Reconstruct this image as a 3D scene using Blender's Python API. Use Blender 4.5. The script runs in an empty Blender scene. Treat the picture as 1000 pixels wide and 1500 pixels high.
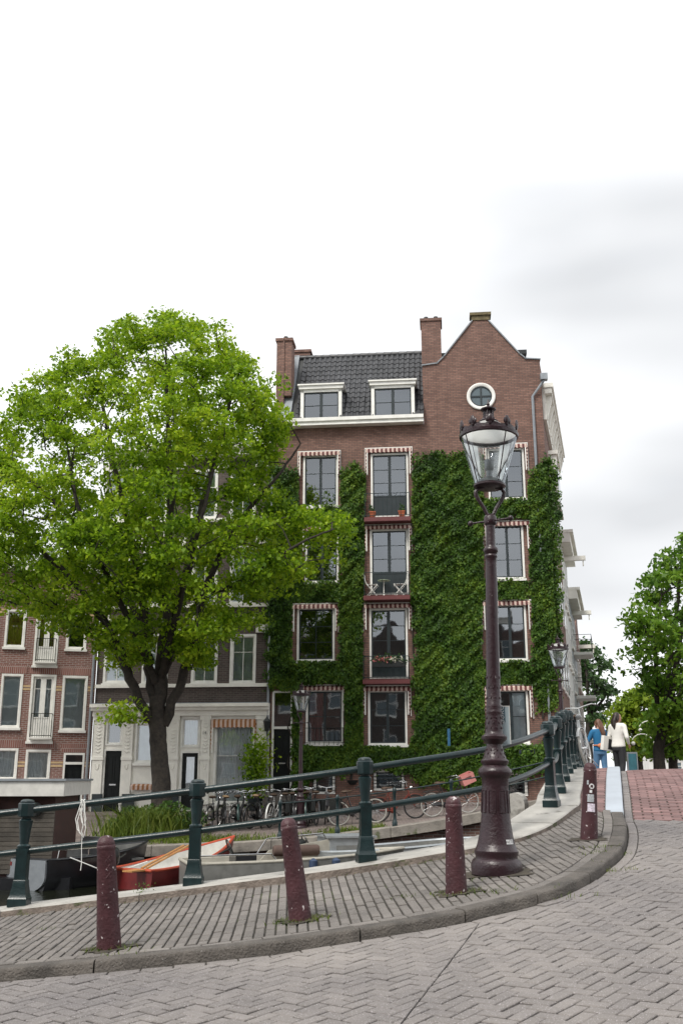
import bpy, math, random
import numpy as np
from mathutils import Vector, Matrix, Euler

random.seed(7); rng = np.random.default_rng(7)
R = math.radians
scene = bpy.context.scene
COL = scene.collection

# ------------------------------------------------------------------ camera
EYE = 1.6; PITCH = R(15.0); FPX = 1458.0
cam_d = bpy.data.cameras.new('camera'); cam = bpy.data.objects.new('camera', cam_d); COL.objects.link(cam)
cam.location = (0, 0, EYE); cam.rotation_euler = (R(90) + PITCH, 0, 0)
cam_d.sensor_fit = 'VERTICAL'; cam_d.sensor_height = 36; cam_d.sensor_width = 24
cam_d.lens = 36 * FPX / 1500; cam_d.clip_end = 3000; cam_d.clip_start = 0.05
scene.camera = cam

# ------------------------------------------------------------------ sky and sun
w = bpy.data.worlds.new('World'); scene.world = w; w.use_nodes = True
nt = w.node_tree; nt.nodes.clear()
SUN_EL, SUN_AZ = 52.0, 215.0          # compass style: 0 = +Y, clockwise
sky = nt.nodes.new('ShaderNodeTexSky'); sky.sky_type = 'NISHITA'; sky.sun_disc = False
sky.sun_elevation = R(SUN_EL); sky.sun_rotation = R(SUN_AZ); sky.air_density = 1; sky.dust_density = 2
tc = nt.nodes.new('ShaderNodeTexCoord'); mp = nt.nodes.new('ShaderNodeMapping'); mp.inputs['Scale'].default_value = (1.0, 1.0, 2.6)
mp.inputs['Location'].default_value = (5.2, 1.7, 0.3)
ns = nt.nodes.new('ShaderNodeTexNoise'); ns.inputs['Scale'].default_value = 1.9; ns.inputs['Detail'].default_value = 3.5; ns.inputs['Roughness'].default_value = 0.42
rp = nt.nodes.new('ShaderNodeValToRGB')
rp.color_ramp.elements[0].position = 0.32; rp.color_ramp.elements[0].color = (3.55, 3.63, 3.75, 1)
rp.color_ramp.elements[1].position = 0.86; rp.color_ramp.elements[1].color = (9.0, 9.05, 9.1, 1)
ns2 = nt.nodes.new('ShaderNodeTexNoise'); ns2.inputs['Scale'].default_value = 2.3; ns2.inputs['Detail'].default_value = 4
cov = nt.nodes.new('ShaderNodeMapRange'); cov.inputs[1].default_value = 0.25; cov.inputs[2].default_value = 0.5; cov.inputs[3].default_value = 0.86; cov.inputs[4].default_value = 1.0
mx = nt.nodes.new('ShaderNodeMixRGB')
bg = nt.nodes.new('ShaderNodeBackground'); bg.inputs['Strength'].default_value = 0.1
wo = nt.nodes.new('ShaderNodeOutputWorld')
L = nt.links.new
L(tc.outputs['Generated'], mp.inputs['Vector']); L(mp.outputs['Vector'], ns.inputs['Vector']); L(mp.outputs['Vector'], ns2.inputs['Vector'])
L(ns.outputs['Fac'], rp.inputs['Fac']); L(ns2.outputs['Fac'], cov.inputs[0])
L(cov.outputs[0], mx.inputs['Fac']); L(sky.outputs['Color'], mx.inputs[1]); L(rp.outputs['Color'], mx.inputs[2])
L(mx.outputs['Color'], bg.inputs['Color']); L(bg.outputs['Background'], wo.inputs['Surface'])

sd = bpy.data.lights.new('sun', 'SUN'); sd.energy = 1.5; sd.angle = R(20); sd.color = (1.0, 0.96, 0.89)
so = bpy.data.objects.new('sun', sd); COL.objects.link(so); so.location = (-10, -10, 40)
az = R(SUN_AZ); to_sun = Vector((math.sin(az) * math.cos(R(SUN_EL)), math.cos(az) * math.cos(R(SUN_EL)), math.sin(R(SUN_EL))))
so.rotation_euler = to_sun.to_track_quat('Z', 'Y').to_euler()

vs = scene.view_settings
vs.view_transform = 'Standard'; vs.look = 'None'; vs.gamma = 1; vs.exposure = 1.15; vs.use_curve_mapping = False

# ------------------------------------------------------------------ pixels to directions
CP, SP = math.cos(PITCH), math.sin(PITCH)
def ray(px, py):
    v = 750 - py; y = FPX * CP - v * SP; z = FPX * SP + v * CP
    return (px - 500) / y, z / y
def at(px, py, Y):
    a, b = ray(px, py); return Vector((a * Y, Y, EYE + b * Y))

# ------------------------------------------------------------------ mesh helpers
def link(o, parent=None):
    COL.objects.link(o)
    if parent is not None: o.parent = parent
    return o
def tag(o, label=None, cat=None, group=None, kind=None):
    if label: o['label'] = label
    if cat: o['category'] = cat
    if group: o['group'] = group
    if kind: o['kind'] = kind
    return o
def empty(name, loc=(0, 0, 0), rz=0.0):
    o = bpy.data.objects.new(name, None); o.empty_display_size = 0.2; COL.objects.link(o)
    o.location = loc; o.rotation_euler = (0, 0, rz); return o

class MB:
    def __init__(s): s.v = []; s.f = []; s.m = []; s.mat = 0
    def face(s, pts):
        n = len(s.v); s.v += [tuple(p) for p in pts]; s.f.append(tuple(range(n, n + len(pts)))); s.m.append(s.mat)
    def raw(s, vs, fs):
        n = len(s.v); s.v += [tuple(p) for p in vs]
        for f in fs: s.f.append(tuple(i + n for i in f)); s.m.append(s.mat)
    def box(s, x0, x1, y0, y1, z0, z1, M=None):
        vs = [(x0, y0, z0), (x1, y0, z0), (x1, y1, z0), (x0, y1, z0), (x0, y0, z1), (x1, y0, z1), (x1, y1, z1), (x0, y1, z1)]
        if M is not None: vs = [M @ Vector(p) for p in vs]
        s.raw(vs, [(0, 3, 2, 1), (4, 5, 6, 7), (0, 1, 5, 4), (1, 2, 6, 5), (2, 3, 7, 6), (3, 0, 4, 7)])
    def tube(s, path, r, n=8, cap=True, closed=False, flat=1.0):
        P = [Vector(p) for p in path]; k = len(P)
        rs = r if isinstance(r, (list, tuple)) else [r] * k
        rings = []; up = None
        for i in range(k):
            if closed: t = P[(i + 1) % k] - P[i - 1]
            else: t = P[min(i + 1, k - 1)] - P[max(i - 1, 0)]
            if t.length < 1e-9: t = Vector((0, 0, 1))
            t.normalize()
            if up is None:
                up = Vector((0, 0, 1)) if abs(t.z) < 0.9 else Vector((1, 0, 0))
            up = (up - t * up.dot(t))
            if up.length < 1e-6: up = Vector((1, 0, 0)) - t * t.x
            up.normalize(); sd_ = t.cross(up)
            rings.append([P[i] + (up * math.cos(a) * flat + sd_ * math.sin(a)) * rs[i] for a in [2 * math.pi * j / n for j in range(n)]])
        base = len(s.v)
        for rg in rings: s.v += [tuple(p) for p in rg]
        for i in range(k if closed else k - 1):
            a0 = base + i * n; b0 = base + ((i + 1) % k) * n
            for j in range(n):
                j2 = (j + 1) % n; s.f.append((a0 + j, b0 + j, b0 + j2, a0 + j2)); s.m.append(s.mat)
        if cap and not closed:
            s.f.append(tuple(base + j for j in range(n))); s.m.append(s.mat)
            s.f.append(tuple(base + (k - 1) * n + j for j in reversed(range(n)))); s.m.append(s.mat)
    def lathe(s, prof, n=16, c=(0, 0, 0), phase=0.0, M=None, cap=True):
        base = len(s.v); k = len(prof)
        for r, z in prof:
            for j in range(n):
                a = 2 * math.pi * j / n + phase
                p = Vector((c[0] + r * math.cos(a), c[1] + r * math.sin(a), c[2] + z))
                if M is not None: p = M @ p
                s.v.append(tuple(p))
        for i in range(k - 1):
            for j in range(n):
                j2 = (j + 1) % n
                s.f.append((base + i * n + j, base + i * n + j2, base + (i + 1) * n + j2, base + (i + 1) * n + j)); s.m.append(s.mat)
        if cap:
            if prof[0][0] > 1e-4: s.f.append(tuple(base + j for j in reversed(range(n)))); s.m.append(s.mat)
            if prof[-1][0] > 1e-4: s.f.append(tuple(base + (k - 1) * n + j for j in range(n))); s.m.append(s.mat)
    def ball(s, c, r, n=10, sc=(1, 1, 1), M=None):
        k = max(4, n // 2 + 1)
        prof = [(max(1e-5, math.sin(math.pi * i / k)) * 1.0, -math.cos(math.pi * i / k)) for i in range(k + 1)]
        T = Matrix.Translation(c) @ (M if M is not None else Matrix.Identity(4)) @ Matrix.Diagonal((r * sc[0], r * sc[1], r * sc[2], 1))
        s.lathe(prof, n, M=T, cap=False)
    def prism(s, poly, y0, y1):
        """poly in (x,z), counter-clockwise seen from -y, extruded y0..y1"""
        n = len(poly)
        s.face([(x, y0, z) for x, z in poly]); s.face([(x, y1, z) for x, z in reversed(poly)])
        for i in range(n):
            a = poly[i]; b = poly[(i + 1) % n]
            s.face([(a[0], y0, a[1]), (a[0], y1, a[1]), (b[0], y1, b[1]), (b[0], y0, b[1])])
    def mesh(s, name, mats, smooth=False):
        me = bpy.data.meshes.new(name); me.from_pydata(s.v, [], s.f)
        mats = mats if isinstance(mats, (list, tuple)) else [mats]
        for m in mats: me.materials.append(m)
        if len(mats) > 1: me.polygons.foreach_set('material_index', s.m)
        if smooth:
            me.polygons.foreach_set('use_smooth', [True] * len(me.polygons))
            try: me.set_sharp_from_angle(angle=R(smooth if smooth is not True else 40))
            except Exception: pass
        me.update(); return me
    def build(s, name, mats, parent=None, smooth=False, loc=None, rot=None):
        o = bpy.data.objects.new(name, s.mesh(name, mats, smooth)); link(o, parent)
        if loc is not None: o.location = loc
        if rot is not None: o.rotation_euler = rot
        return o

def fast_mesh(name, verts, quads, mat):
    """verts (N,3) float array, quads (M,k) int array"""
    me = bpy.data.meshes.new(name); nv = len(verts); nf, k = quads.shape
    me.vertices.add(nv); me.vertices.foreach_set('co', np.asarray(verts, dtype=np.float32).ravel())
    me.loops.add(nf * k); me.loops.foreach_set('vertex_index', np.asarray(quads, dtype=np.int32).ravel())
    me.polygons.add(nf); me.polygons.foreach_set('loop_start', np.arange(0, nf * k, k, dtype=np.int32))
    me.update(calc_edges=True); me.materials.append(mat); return me

def copy_tree(o, parent=None):
    c = o.copy(); COL.objects.link(c); c.parent = parent
    for ch in list(o.children): copy_tree(ch, c)
    return c

# ------------------------------------------------------------------ materials
def newmat(name):
    m = bpy.data.materials.new(name); m.use_nodes = True; n = m.node_tree
    for x in list(n.nodes): n.nodes.remove(x)
    out = n.nodes.new('ShaderNodeOutputMaterial'); p = n.nodes.new('ShaderNodeBsdfPrincipled')
    n.links.new(p.outputs[0], out.inputs[0]); return m, n, p, out
def node(n, t, **kw):
    x = n.nodes.new(t)
    for k, v in kw.items():
        if k.startswith('i_'): x.inputs[k[2:].replace('_', ' ')].default_value = v
        elif hasattr(x, k): setattr(x, k, v)
    return x
def c4(c): return (c[0], c[1], c[2], 1)
def mat(name, col, rough=0.6, metal=0.0, var=0.18, scale=6.0, bump=0.0, bscale=40.0, spots=None, rnd=0.0, coat=0.0, detail=5, alt=None, spec=0.5):
    """plain surface with two scales of tone variation, optional speckles / per-piece tone / bump"""
    m, n, p, out = newmat(name); Lk = n.links.new
    tcn = node(n, 'ShaderNodeTexCoord')
    geo = node(n, 'ShaderNodeNewGeometry')
    nz = node(n, 'ShaderNodeTexNoise'); nz.inputs['Scale'].default_value = scale; nz.inputs['Detail'].default_value = detail; nz.inputs['Roughness'].default_value = 0.62
    Lk(geo.outputs['Position'], nz.inputs['Vector'])
    a = tuple(max(0, c * (1 - var)) for c in col); b = tuple(min(1, c * (1 + var)) for c in col)
    if alt is not None: b = alt
    r = node(n, 'ShaderNodeValToRGB'); r.color_ramp.elements[0].position = 0.3; r.color_ramp.elements[1].position = 0.7
    r.color_ramp.elements[0].color = c4(a); r.color_ramp.elements[1].color = c4(b)
    Lk(nz.outputs['Fac'], r.inputs['Fac']); colout = r.outputs['Color']
    if rnd > 0:
        oi = node(n, 'ShaderNodeObjectInfo'); ad = node(n, 'ShaderNodeMath', operation='ADD'); fr = node(n, 'ShaderNodeMath', operation='FRACT')
        Lk(oi.outputs['Random'], ad.inputs[0]); Lk(geo.outputs['Random Per Island'], ad.inputs[1]); Lk(ad.outputs[0], fr.inputs[0])
        mr = node(n, 'ShaderNodeMapRange'); mr.inputs[3].default_value = 1 - rnd; mr.inputs[4].default_value = 1 + rnd
        Lk(fr.outputs[0], mr.inputs[0]); hs = node(n, 'ShaderNodeHueSaturation')
        Lk(mr.outputs[0], hs.inputs['Value']); Lk(colout, hs.inputs['Color']); colout = hs.outputs['Color']
    if spots is not None:
        sc_, th, scol = spots
        n2 = node(n, 'ShaderNodeTexNoise'); n2.inputs['Scale'].default_value = sc_; n2.inputs['Detail'].default_value = 3
        Lk(geo.outputs['Position'], n2.inputs['Vector'])
        mr2 = node(n, 'ShaderNodeMapRange'); mr2.inputs[1].default_value = th; mr2.inputs[2].default_value = th + 0.05
        Lk(n2.outputs['Fac'], mr2.inputs[0]); mm = node(n, 'ShaderNodeMixRGB'); mm.inputs[2].default_value = c4(scol)
        Lk(mr2.outputs[0], mm.inputs['Fac']); Lk(colout, mm.inputs[1]); colout = mm.outputs['Color']
    Lk(colout, p.inputs['Base Color'])
    p.inputs['Metallic'].default_value = metal
    p.inputs['Specular IOR Level'].default_value = spec
    mr3 = node(n, 'ShaderNodeMapRange'); mr3.inputs[3].default_value = max(0.02, rough - 0.12); mr3.inputs[4].default_value = min(1, rough + 0.12)
    Lk(nz.outputs['Fac'], mr3.inputs[0]); Lk(mr3.outputs[0], p.inputs['Roughness'])
    if coat: p.inputs['Coat Weight'].default_value = coat; p.inputs['Coat Roughness'].default_value = 0.15
    if bump > 0:
        n3 = node(n, 'ShaderNodeTexNoise'); n3.inputs['Scale'].default_value = bscale; n3.inputs['Detail'].default_value = 4
        Lk(geo.outputs['Position'], n3.inputs['Vector'])
        bp = node(n, 'ShaderNodeBump'); bp.inputs['Strength'].default_value = min(1, bump); bp.inputs['Distance'].default_value = 0.02
        Lk(n3.outputs['Fac'], bp.inputs['Height']); Lk(bp.outputs[0], p.inputs['Normal'])
    return m
def brickmat(name, c1, c2, mortar, bw=0.22, bh=0.07, ms=0.011, weather=0.25, bump=0.5, rough=0.85):
    m, n, p, out = newmat(name); Lk = n.links.new
    tcn = node(n, 'ShaderNodeTexCoord'); sp = node(n, 'ShaderNodeSeparateXYZ'); cb = node(n, 'ShaderNodeCombineXYZ'); ad = node(n, 'ShaderNodeMath', operation='ADD')
    Lk(tcn.outputs['Object'], sp.inputs[0]); Lk(sp.outputs[0], ad.inputs[0]); Lk(sp.outputs[1], ad.inputs[1]); Lk(ad.outputs[0], cb.inputs[0]); Lk(sp.outputs[2], cb.inputs[1])
    bt = node(n, 'ShaderNodeTexBrick'); bt.inputs['Scale'].default_value = 1; bt.inputs['Brick Width'].default_value = bw; bt.inputs['Row Height'].default_value = bh
    bt.inputs['Mortar Size'].default_value = ms; bt.inputs['Mortar Smooth'].default_value = 0.2; bt.inputs['Color1'].default_value = c4(c1); bt.inputs['Color2'].default_value = c4(c2); bt.inputs['Mortar'].default_value = c4(mortar)
    bt.inputs['Bias'].default_value = -0.1
    Lk(cb.outputs[0], bt.inputs['Vector'])
    nz = node(n, 'ShaderNodeTexNoise'); nz.inputs['Scale'].default_value = 0.55; nz.inputs['Detail'].default_value = 8; nz.inputs['Roughness'].default_value = 0.65; Lk(tcn.outputs['Object'], nz.inputs['Vector'])
    mr = node(n, 'ShaderNodeMapRange'); mr.inputs[1].default_value = 0.3; mr.inputs[2].default_value = 0.7; mr.inputs[3].default_value = 1 - weather; mr.inputs[4].default_value = 1 + weather
    Lk(nz.outputs['Fac'], mr.inputs[0]); hs = node(n, 'ShaderNodeHueSaturation'); Lk(mr.outputs[0], hs.inputs['Value']); Lk(bt.outputs['Color'], hs.inputs['Color'])
    # vertical streaks of grime
    mp_ = node(n, 'ShaderNodeMapping'); mp_.inputs['Scale'].default_value = (5, 5, 0.25); Lk(tcn.outputs['Object'], mp_.inputs[0])
    n2 = node(n, 'ShaderNodeTexNoise'); n2.inputs['Scale'].default_value = 1; n2.inputs['Detail'].default_value = 5; Lk(mp_.outputs[0], n2.inputs['Vector'])
    mr2 = node(n, 'ShaderNodeMapRange'); mr2.inputs[1].default_value = 0.52; mr2.inputs[2].default_value = 0.8; mr2.inputs[4].default_value = 0.35; Lk(n2.outputs['Fac'], mr2.inputs[0])
    mm = node(n, 'ShaderNodeMixRGB'); mm.inputs[2].default_value = c4(tuple(c * 0.45 for c in c1)); Lk(mr2.outputs[0], mm.inputs[0]); Lk(hs.outputs[0], mm.inputs[1])
    Lk(mm.outputs[0], p.inputs['Base Color']); p.inputs['Roughness'].default_value = rough
    bp = node(n, 'ShaderNodeBump'); bp.inputs['Strength'].default_value = bump; bp.inputs['Distance'].default_value = 0.01; bp.invert = True
    Lk(bt.outputs['Fac'], bp.inputs['Height']); Lk(bp.outputs[0], p.inputs['Normal']); return m
def glassmat(name, tint=(0.90, 0.93, 0.94), base=0.20, rough=0.02, milky=0.0):
    m, n, p, out = newmat(name); Lk = n.links.new; n.nodes.remove(p)
    tr = node(n, 'ShaderNodeBsdfTransparent'); tr.inputs[0].default_value = c4(tint)
    gl = node(n, 'ShaderNodeBsdfGlossy'); gl.inputs['Roughness'].default_value = rough; gl.inputs['Color'].default_value = (0.9, 0.95, 1, 1)
    fr = node(n, 'ShaderNodeFresnel'); fr.inputs[0].default_value = 1.5
    ad = node(n, 'ShaderNodeMath', operation='ADD'); ad.inputs[1].default_value = base; ad.use_clamp = True
    tcn = node(n, 'ShaderNodeTexCoord'); nz = node(n, 'ShaderNodeTexNoise'); nz.inputs['Scale'].default_value = 1.3
    geo = node(n, 'ShaderNodeNewGeometry'); Lk(geo.outputs['Position'], nz.inputs['Vector'])
    bp = node(n, 'ShaderNodeBump'); bp.inputs['Strength'].default_value = 0.025; bp.inputs['Distance'].default_value = 0.05; Lk(nz.outputs['Fac'], bp.inputs['Height'])
    Lk(bp.outputs[0], gl.inputs['Normal'])
    Lk(fr.outputs[0], ad.inputs[0]); mx_ = node(n, 'ShaderNodeMixShader'); Lk(ad.outputs[0], mx_.inputs[0]); Lk(tr.outputs[0], mx_.inputs[1]); Lk(gl.outputs[0], mx_.inputs[2])
    if milky:
        tl = node(n, 'ShaderNodeBsdfTranslucent'); tl.inputs[0].default_value = (.9, .95, .95, 1); df = node(n, 'ShaderNodeBsdfDiffuse'); df.inputs[0].default_value = (.85, .9, .9, 1); ad2 = node(n, 'ShaderNodeMixShader'); Lk(tl.outputs[0], ad2.inputs[1]); Lk(df.outputs[0], ad2.inputs[2])
        m3 = node(n, 'ShaderNodeMixShader'); m3.inputs[0].default_value = milky; Lk(mx_.outputs[0], m3.inputs[1]); Lk(ad2.outputs[0], m3.inputs[2]); mx_ = m3
    Lk(mx_.outputs[0], out.inputs[0]); return m
def leafmat(name, dark, mid, light, trans=0.35, nscale=0.7, rough=0.5):
    m, n, p, out = newmat(name); Lk = n.links.new
    geo = node(n, 'ShaderNodeNewGeometry'); nz = node(n, 'ShaderNodeTexNoise'); nz.inputs['Scale'].default_value = nscale; nz.inputs['Detail'].default_value = 3
    Lk(geo.outputs['Position'], nz.inputs['Vector'])
    ml = node(n, 'ShaderNodeMath', operation='MULTIPLY_ADD'); ml.inputs[1].default_value = 0.45; Lk(geo.outputs['Random Per Island'], ml.inputs[0])
    m2 = node(n, 'ShaderNodeMath', operation='MULTIPLY_ADD'); m2.inputs[1].default_value = 1.1; m2.inputs[2].default_value = -0.28; Lk(nz.outputs['Fac'], m2.inputs[0]); Lk(m2.outputs[0], ml.inputs[2])
    r = node(n, 'ShaderNodeValToRGB'); e = r.color_ramp.elements; e[0].position = 0.1; e[0].color = c4(dark); e[1].position = 0.95; e[1].color = c4(light)
    x = e.new(0.5); x.color = c4(mid); Lk(ml.outputs[0], r.inputs['Fac']); Lk(r.outputs[0], p.inputs['Base Color']); p.inputs['Roughness'].default_value = rough
    p.inputs['Specular IOR Level'].default_value = 0.35
    tl = node(n, 'ShaderNodeBsdfTranslucent'); Lk(r.outputs[0], tl.inputs[0]); ms_ = node(n, 'ShaderNodeMixShader'); ms_.inputs[0].default_value = trans
    Lk(p.outputs[0], ms_.inputs[1]); Lk(tl.outputs[0], ms_.inputs[2]); Lk(ms_.outputs[0], out.inputs[0]); return m

MT = {}
MT['brick_red'] = brickmat('brick_red', (0.155, 0.080, 0.061), (0.250, 0.137, 0.104), (0.095, 0.070, 0.060), weather=0.22)
MT['brick_left'] = brickmat('brick_left', (0.165, 0.068, 0.055), (0.225, 0.098, 0.08), (0.32, 0.27, 0.24), weather=0.15)
MT['brick_dark'] = brickmat('brick_dark', (0.058, 0.043, 0.038), (0.09, 0.066, 0.058), (0.11, 0.095, 0.085))
MT['brick_quay'] = brickmat('brick_quay', (0.085, 0.045, 0.037), (0.16, 0.082, 0.064), (0.19, 0.16, 0.14), bw=0.23, bh=0.075, ms=0.012, weather=0.4)
MT['cream_band'] = mat('cream_band', (0.5, 0.36, 0.2), 0.8)
MT['white_paint'] = mat('white_paint', (0.74, 0.73, 0.69), 0.45, var=0.12, scale=3)
MT['white_plaster'] = mat('white_plaster', (0.76, 0.74, 0.68), 0.6, var=0.1, scale=2.2, bump=0.1)
MT['dark_sash'] = mat('dark_sash', (0.016, 0.024, 0.027), 0.35, var=0.2)
MT['black_door'] = mat('black_door', (0.006, 0.008, 0.008), 0.5, var=0.2, spec=0.25)
MT['glass'] = glassmat('window_glass')
MT['lamp_glass'] = glassmat('lamp_glass', (0.97, 0.98, 0.97), 0.03, milky=.05)
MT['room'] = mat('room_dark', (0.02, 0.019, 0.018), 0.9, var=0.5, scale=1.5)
MT['blind'] = mat('blind', (0.60, 0.66, 0.67), 0.8, var=0.08)
MT['curtain_white'] = mat('curtain_white', (0.82, 0.83, 0.82), 0.9, var=0.08)
MT['curtain_yellow'] = mat('curtain_yellow', (0.38, 0.25, 0.05), 0.9, var=0.2)
MT['curtain_red'] = mat('curtain_red', (0.14, 0.03, 0.035), 0.9, var=0.3)
MT['stripe_cream'] = mat('stripe_cream', (0.58, 0.44, 0.38), 0.85, var=0.08)
MT['stripe_red'] = mat('stripe_red', (0.13, 0.042, 0.04), 0.85, var=0.15)
MT['stripe_orange'] = mat('stripe_orange', (0.30, 0.13, 0.05), 0.85, var=0.15)
MT['red_beam'] = mat('red_beam', (0.12, 0.030, 0.030), 0.5, var=0.12)
MT['iron_green'] = mat('iron_green', (0.0045, 0.0175, 0.0195), 0.36, var=0.3, scale=9, bump=0.12, bscale=60, coat=0.12)
MT['iron_purple'] = mat('iron_purple', (0.021, 0.0070, 0.0105), 0.36, var=0.25, scale=8, bump=0.25, bscale=55, coat=0.1, spots=(24, 0.735, (0.35, 0.3, 0.3)))
MT['bollard_paint'] = mat('bollard_paint', (0.055, 0.0165, 0.021), 0.55, var=0.28, scale=9, bump=0.35, bscale=45, spots=(26, 0.665, (0.55, 0.5, 0.5)))
MT['black_iron'] = mat('black_iron', (0.012, 0.014, 0.014), 0.4, var=0.2)
MT['grey_metal'] = mat('grey_metal', (0.26, 0.28, 0.30), 0.4, metal=0.5, var=0.15)
MT['chrome'] = mat('chrome', (0.6, 0.6, 0.6), 0.22, metal=1.0, var=0.1)
MT['roof_tile'] = mat('roof_tile', (0.050, 0.051, 0.055), 0.42, var=0.3, scale=2, rnd=0.3, bump=0.15)
MT['lead'] = mat('lead', (0.22, 0.24, 0.26), 0.55, var=0.15)
MT['bark'] = mat('bark', (0.030, 0.024, 0.019), 0.92, var=0.6, scale=7, bump=1.0, bscale=16)
MT['paver_grey'] = mat('paver_grey', (0.178, 0.163, 0.160), 0.85, var=0.24, alt=(.238, .216, .200), scale=.7, rnd=0.10, bump=0.4, bscale=90, spots=(120, 0.60, (0.34, 0.315, 0.32)))
MT['paver_walk'] = mat('paver_walk', (0.155, 0.141, 0.130), 0.9, var=0.30, scale=1.1, rnd=0.16, bump=0.4, bscale=90, spots=(130, 0.61, (0.27, 0.25, 0.23)))
MT['paver_red'] = mat('paver_red', (0.195, 0.117, 0.112), 0.85, var=0.25, scale=1.2, rnd=0.28, bump=0.3, bscale=90)
MT['joint_sand'] = mat('joint_sand', (0.042, 0.037, 0.030), 0.95, var=0.4, scale=3, bump=0.5, bscale=60, spots=(2.2, 0.60, (0.055, 0.062, 0.03)))
MT['kerb_stone'] = mat('kerb_stone', (0.098, 0.087, 0.077), 0.9, var=0.45, scale=4.0, bump=0.9, bscale=60, spots=(120, 0.66, (0.26, 0.25, 0.24)))
MT['coping'] = mat('coping_stone', (0.36, 0.347, 0.32), 0.8, var=0.25, scale=2.3, bump=0.35, bscale=40, spots=(3.1, 0.62, (0.2, 0.19, 0.17)))
MT['coping_side'] = mat('coping_rough', (0.20, 0.165, 0.14), 0.9, var=0.4, scale=6, bump=0.8, bscale=30, spots=(5, 0.6, (0.09, 0.095, 0.05)))
MT['metal_strip'] = mat('metal_strip', (0.40, 0.44, 0.49), 0.5, metal=0.15, var=0.12, scale=2)
# ------------------------------------------------------------------ height of the land (thin plate spline through surveyed points)
BD = Vector((0.26, 0.966)).normalized(); BN = Vector((BD.y, -BD.x))
CPT = [(-3.12, 10.3, .36), (-1.44, 10.3, .55), (.24, 10.3, .765), (1.6, 10.85, .98), (2.49, 12.3, 1.24), (2.86, 13.55, 1.37), (3.22, 14.9, 1.51), (3.59, 16.3, 1.63),
       (-1.5, 7.3, .455), (-.316, 7.96, .56), (.88, 8.3, .715), (1.346, 9.16, .813), (2.43, 10.3, 1.007), (3.25, 12.5, 1.2), (4.32, 17, 1.72),
       (6.4, 11.3, 1.2), (7.5, 15.3, 1.62), (4.9, 19.5, 1.79), (8.8, 18.5, 1.79), (6.5, 25.5, 1.42), (10.4, 24.5, 1.42), (7.4, 29, 1.08), (11.3, 28, 1.08), (5.5, 22.3, 1.68), (9.4, 21.3, 1.68),
       (-6, 10.3, .06), (-10, 10.3, -.04), (-4, 6.5, .22), (-6, 3, .05), (0, 3, .4), (0, 0, .25), (3.5, 6.5, .82), (5, 4, .8), (5, 0, .5), (-8, 0, 0), (8, 7, 1.0),
       (-5.4, 26.6, -.1), (-12, 26.6, -.12), (-.67, 26.6, .15), (2.6, 26.6, .57), (5, 26.9, .98), (-5, 31.5, .16), (-12, 31.5, .12), (2.6, 31.5, .6), (-1, 31.5, .32), (-9.3, 37, .38), (-16, 37, .38), (-2, 37, .52), (3, 37, .72), (7.7, 37, .88), (12, 37, .9), (10, 50, .8), (16, 70, .7), (25, 45, .8), (-12, 55, .4)]
_c = np.array(CPT); _n = len(_c)
def _phi(d2): return np.where(d2 > 1e-12, 0.5 * d2 * np.log(d2 + 1e-12), 0)
_D2 = ((_c[:, None, :2] - _c[None, :, :2]) ** 2).sum(-1)
_A = np.zeros((_n + 3, _n + 3)); _A[:_n, :_n] = _phi(_D2) + np.eye(_n) * 0.25
_P = np.c_[np.ones(_n), _c[:, :2]]; _A[:_n, _n:] = _P; _A[_n:, :_n] = _P.T
_W = np.linalg.solve(_A, np.r_[_c[:, 2], 0, 0, 0])
def zpa(x, y):
    x = np.clip(np.asarray(x, float), -12, 13); y = np.clip(np.asarray(y, float), -3, 65)
    sh = x.shape; x = x.ravel(); y = y.ravel()
    d2 = (x[:, None] - _c[:, 0]) ** 2 + (y[:, None] - _c[:, 1]) ** 2
    return (_phi(d2) @ _W[:_n] + _W[_n] + _W[_n + 1] * x + _W[_n + 2] * y).reshape(sh)
def zp(x, y): return float(zpa(np.array([x]), np.array([y]))[0])
def ground_hit(px, py, dz=0.0, y0=2.5, y1=60.0, step=0.02):
    a, b = ray(px, py); ys = np.arange(y0, y1, step)
    g = EYE + b * ys - (zpa(a * ys, ys) + dz); i = np.argmax(g < 0)
    Y = ys[i]; return Vector((a * Y, Y, zp(a * Y, Y) + dz))
WATER = -0.72

def catmull(P, step=0.1):
    P = [Vector(p) for p in P]; out = []
    for i in range(len(P) - 1):
        p0 = P[max(i - 1, 0)]; p1 = P[i]; p2 = P[i + 1]; p3 = P[min(i + 2, len(P) - 1)]
        k = max(1, int((p2 - p1).length / step))
        for j in range(k):
            t = j / k
            out.append(0.5 * ((2 * p1) + (p2 - p0) * t + (2 * p0 - 5 * p1 + 4 * p2 - p3) * t * t + (3 * p1 - p0 - 3 * p2 + p3) * t ** 3))
    out.append(P[-1]); return out
def resample(P, step):
    d = [0]
    for i in range(1, len(P)): d.append(d[-1] + (P[i] - P[i - 1]).length)
    n = max(1, int(round(d[-1] / step))); out = []
    xs = np.interp(np.linspace(0, d[-1], n + 1), d, [p.x for p in P]); ys = np.interp(np.linspace(0, d[-1], n + 1), d, [p.y for p in P])
    return [Vector((a, b)) for a, b in zip(xs, ys)]
def tang(P, i):
    t = P[min(i + 1, len(P) - 1)] - P[max(i - 1, 0)]; return t.normalized()
def offset(P, d):
    """positive d = to the right of the direction of travel"""
    out = []
    for i, p in enumerate(P):
        t = tang(P, i); out.append(p + Vector((t.y, -t.x)) * d)
    return out
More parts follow.
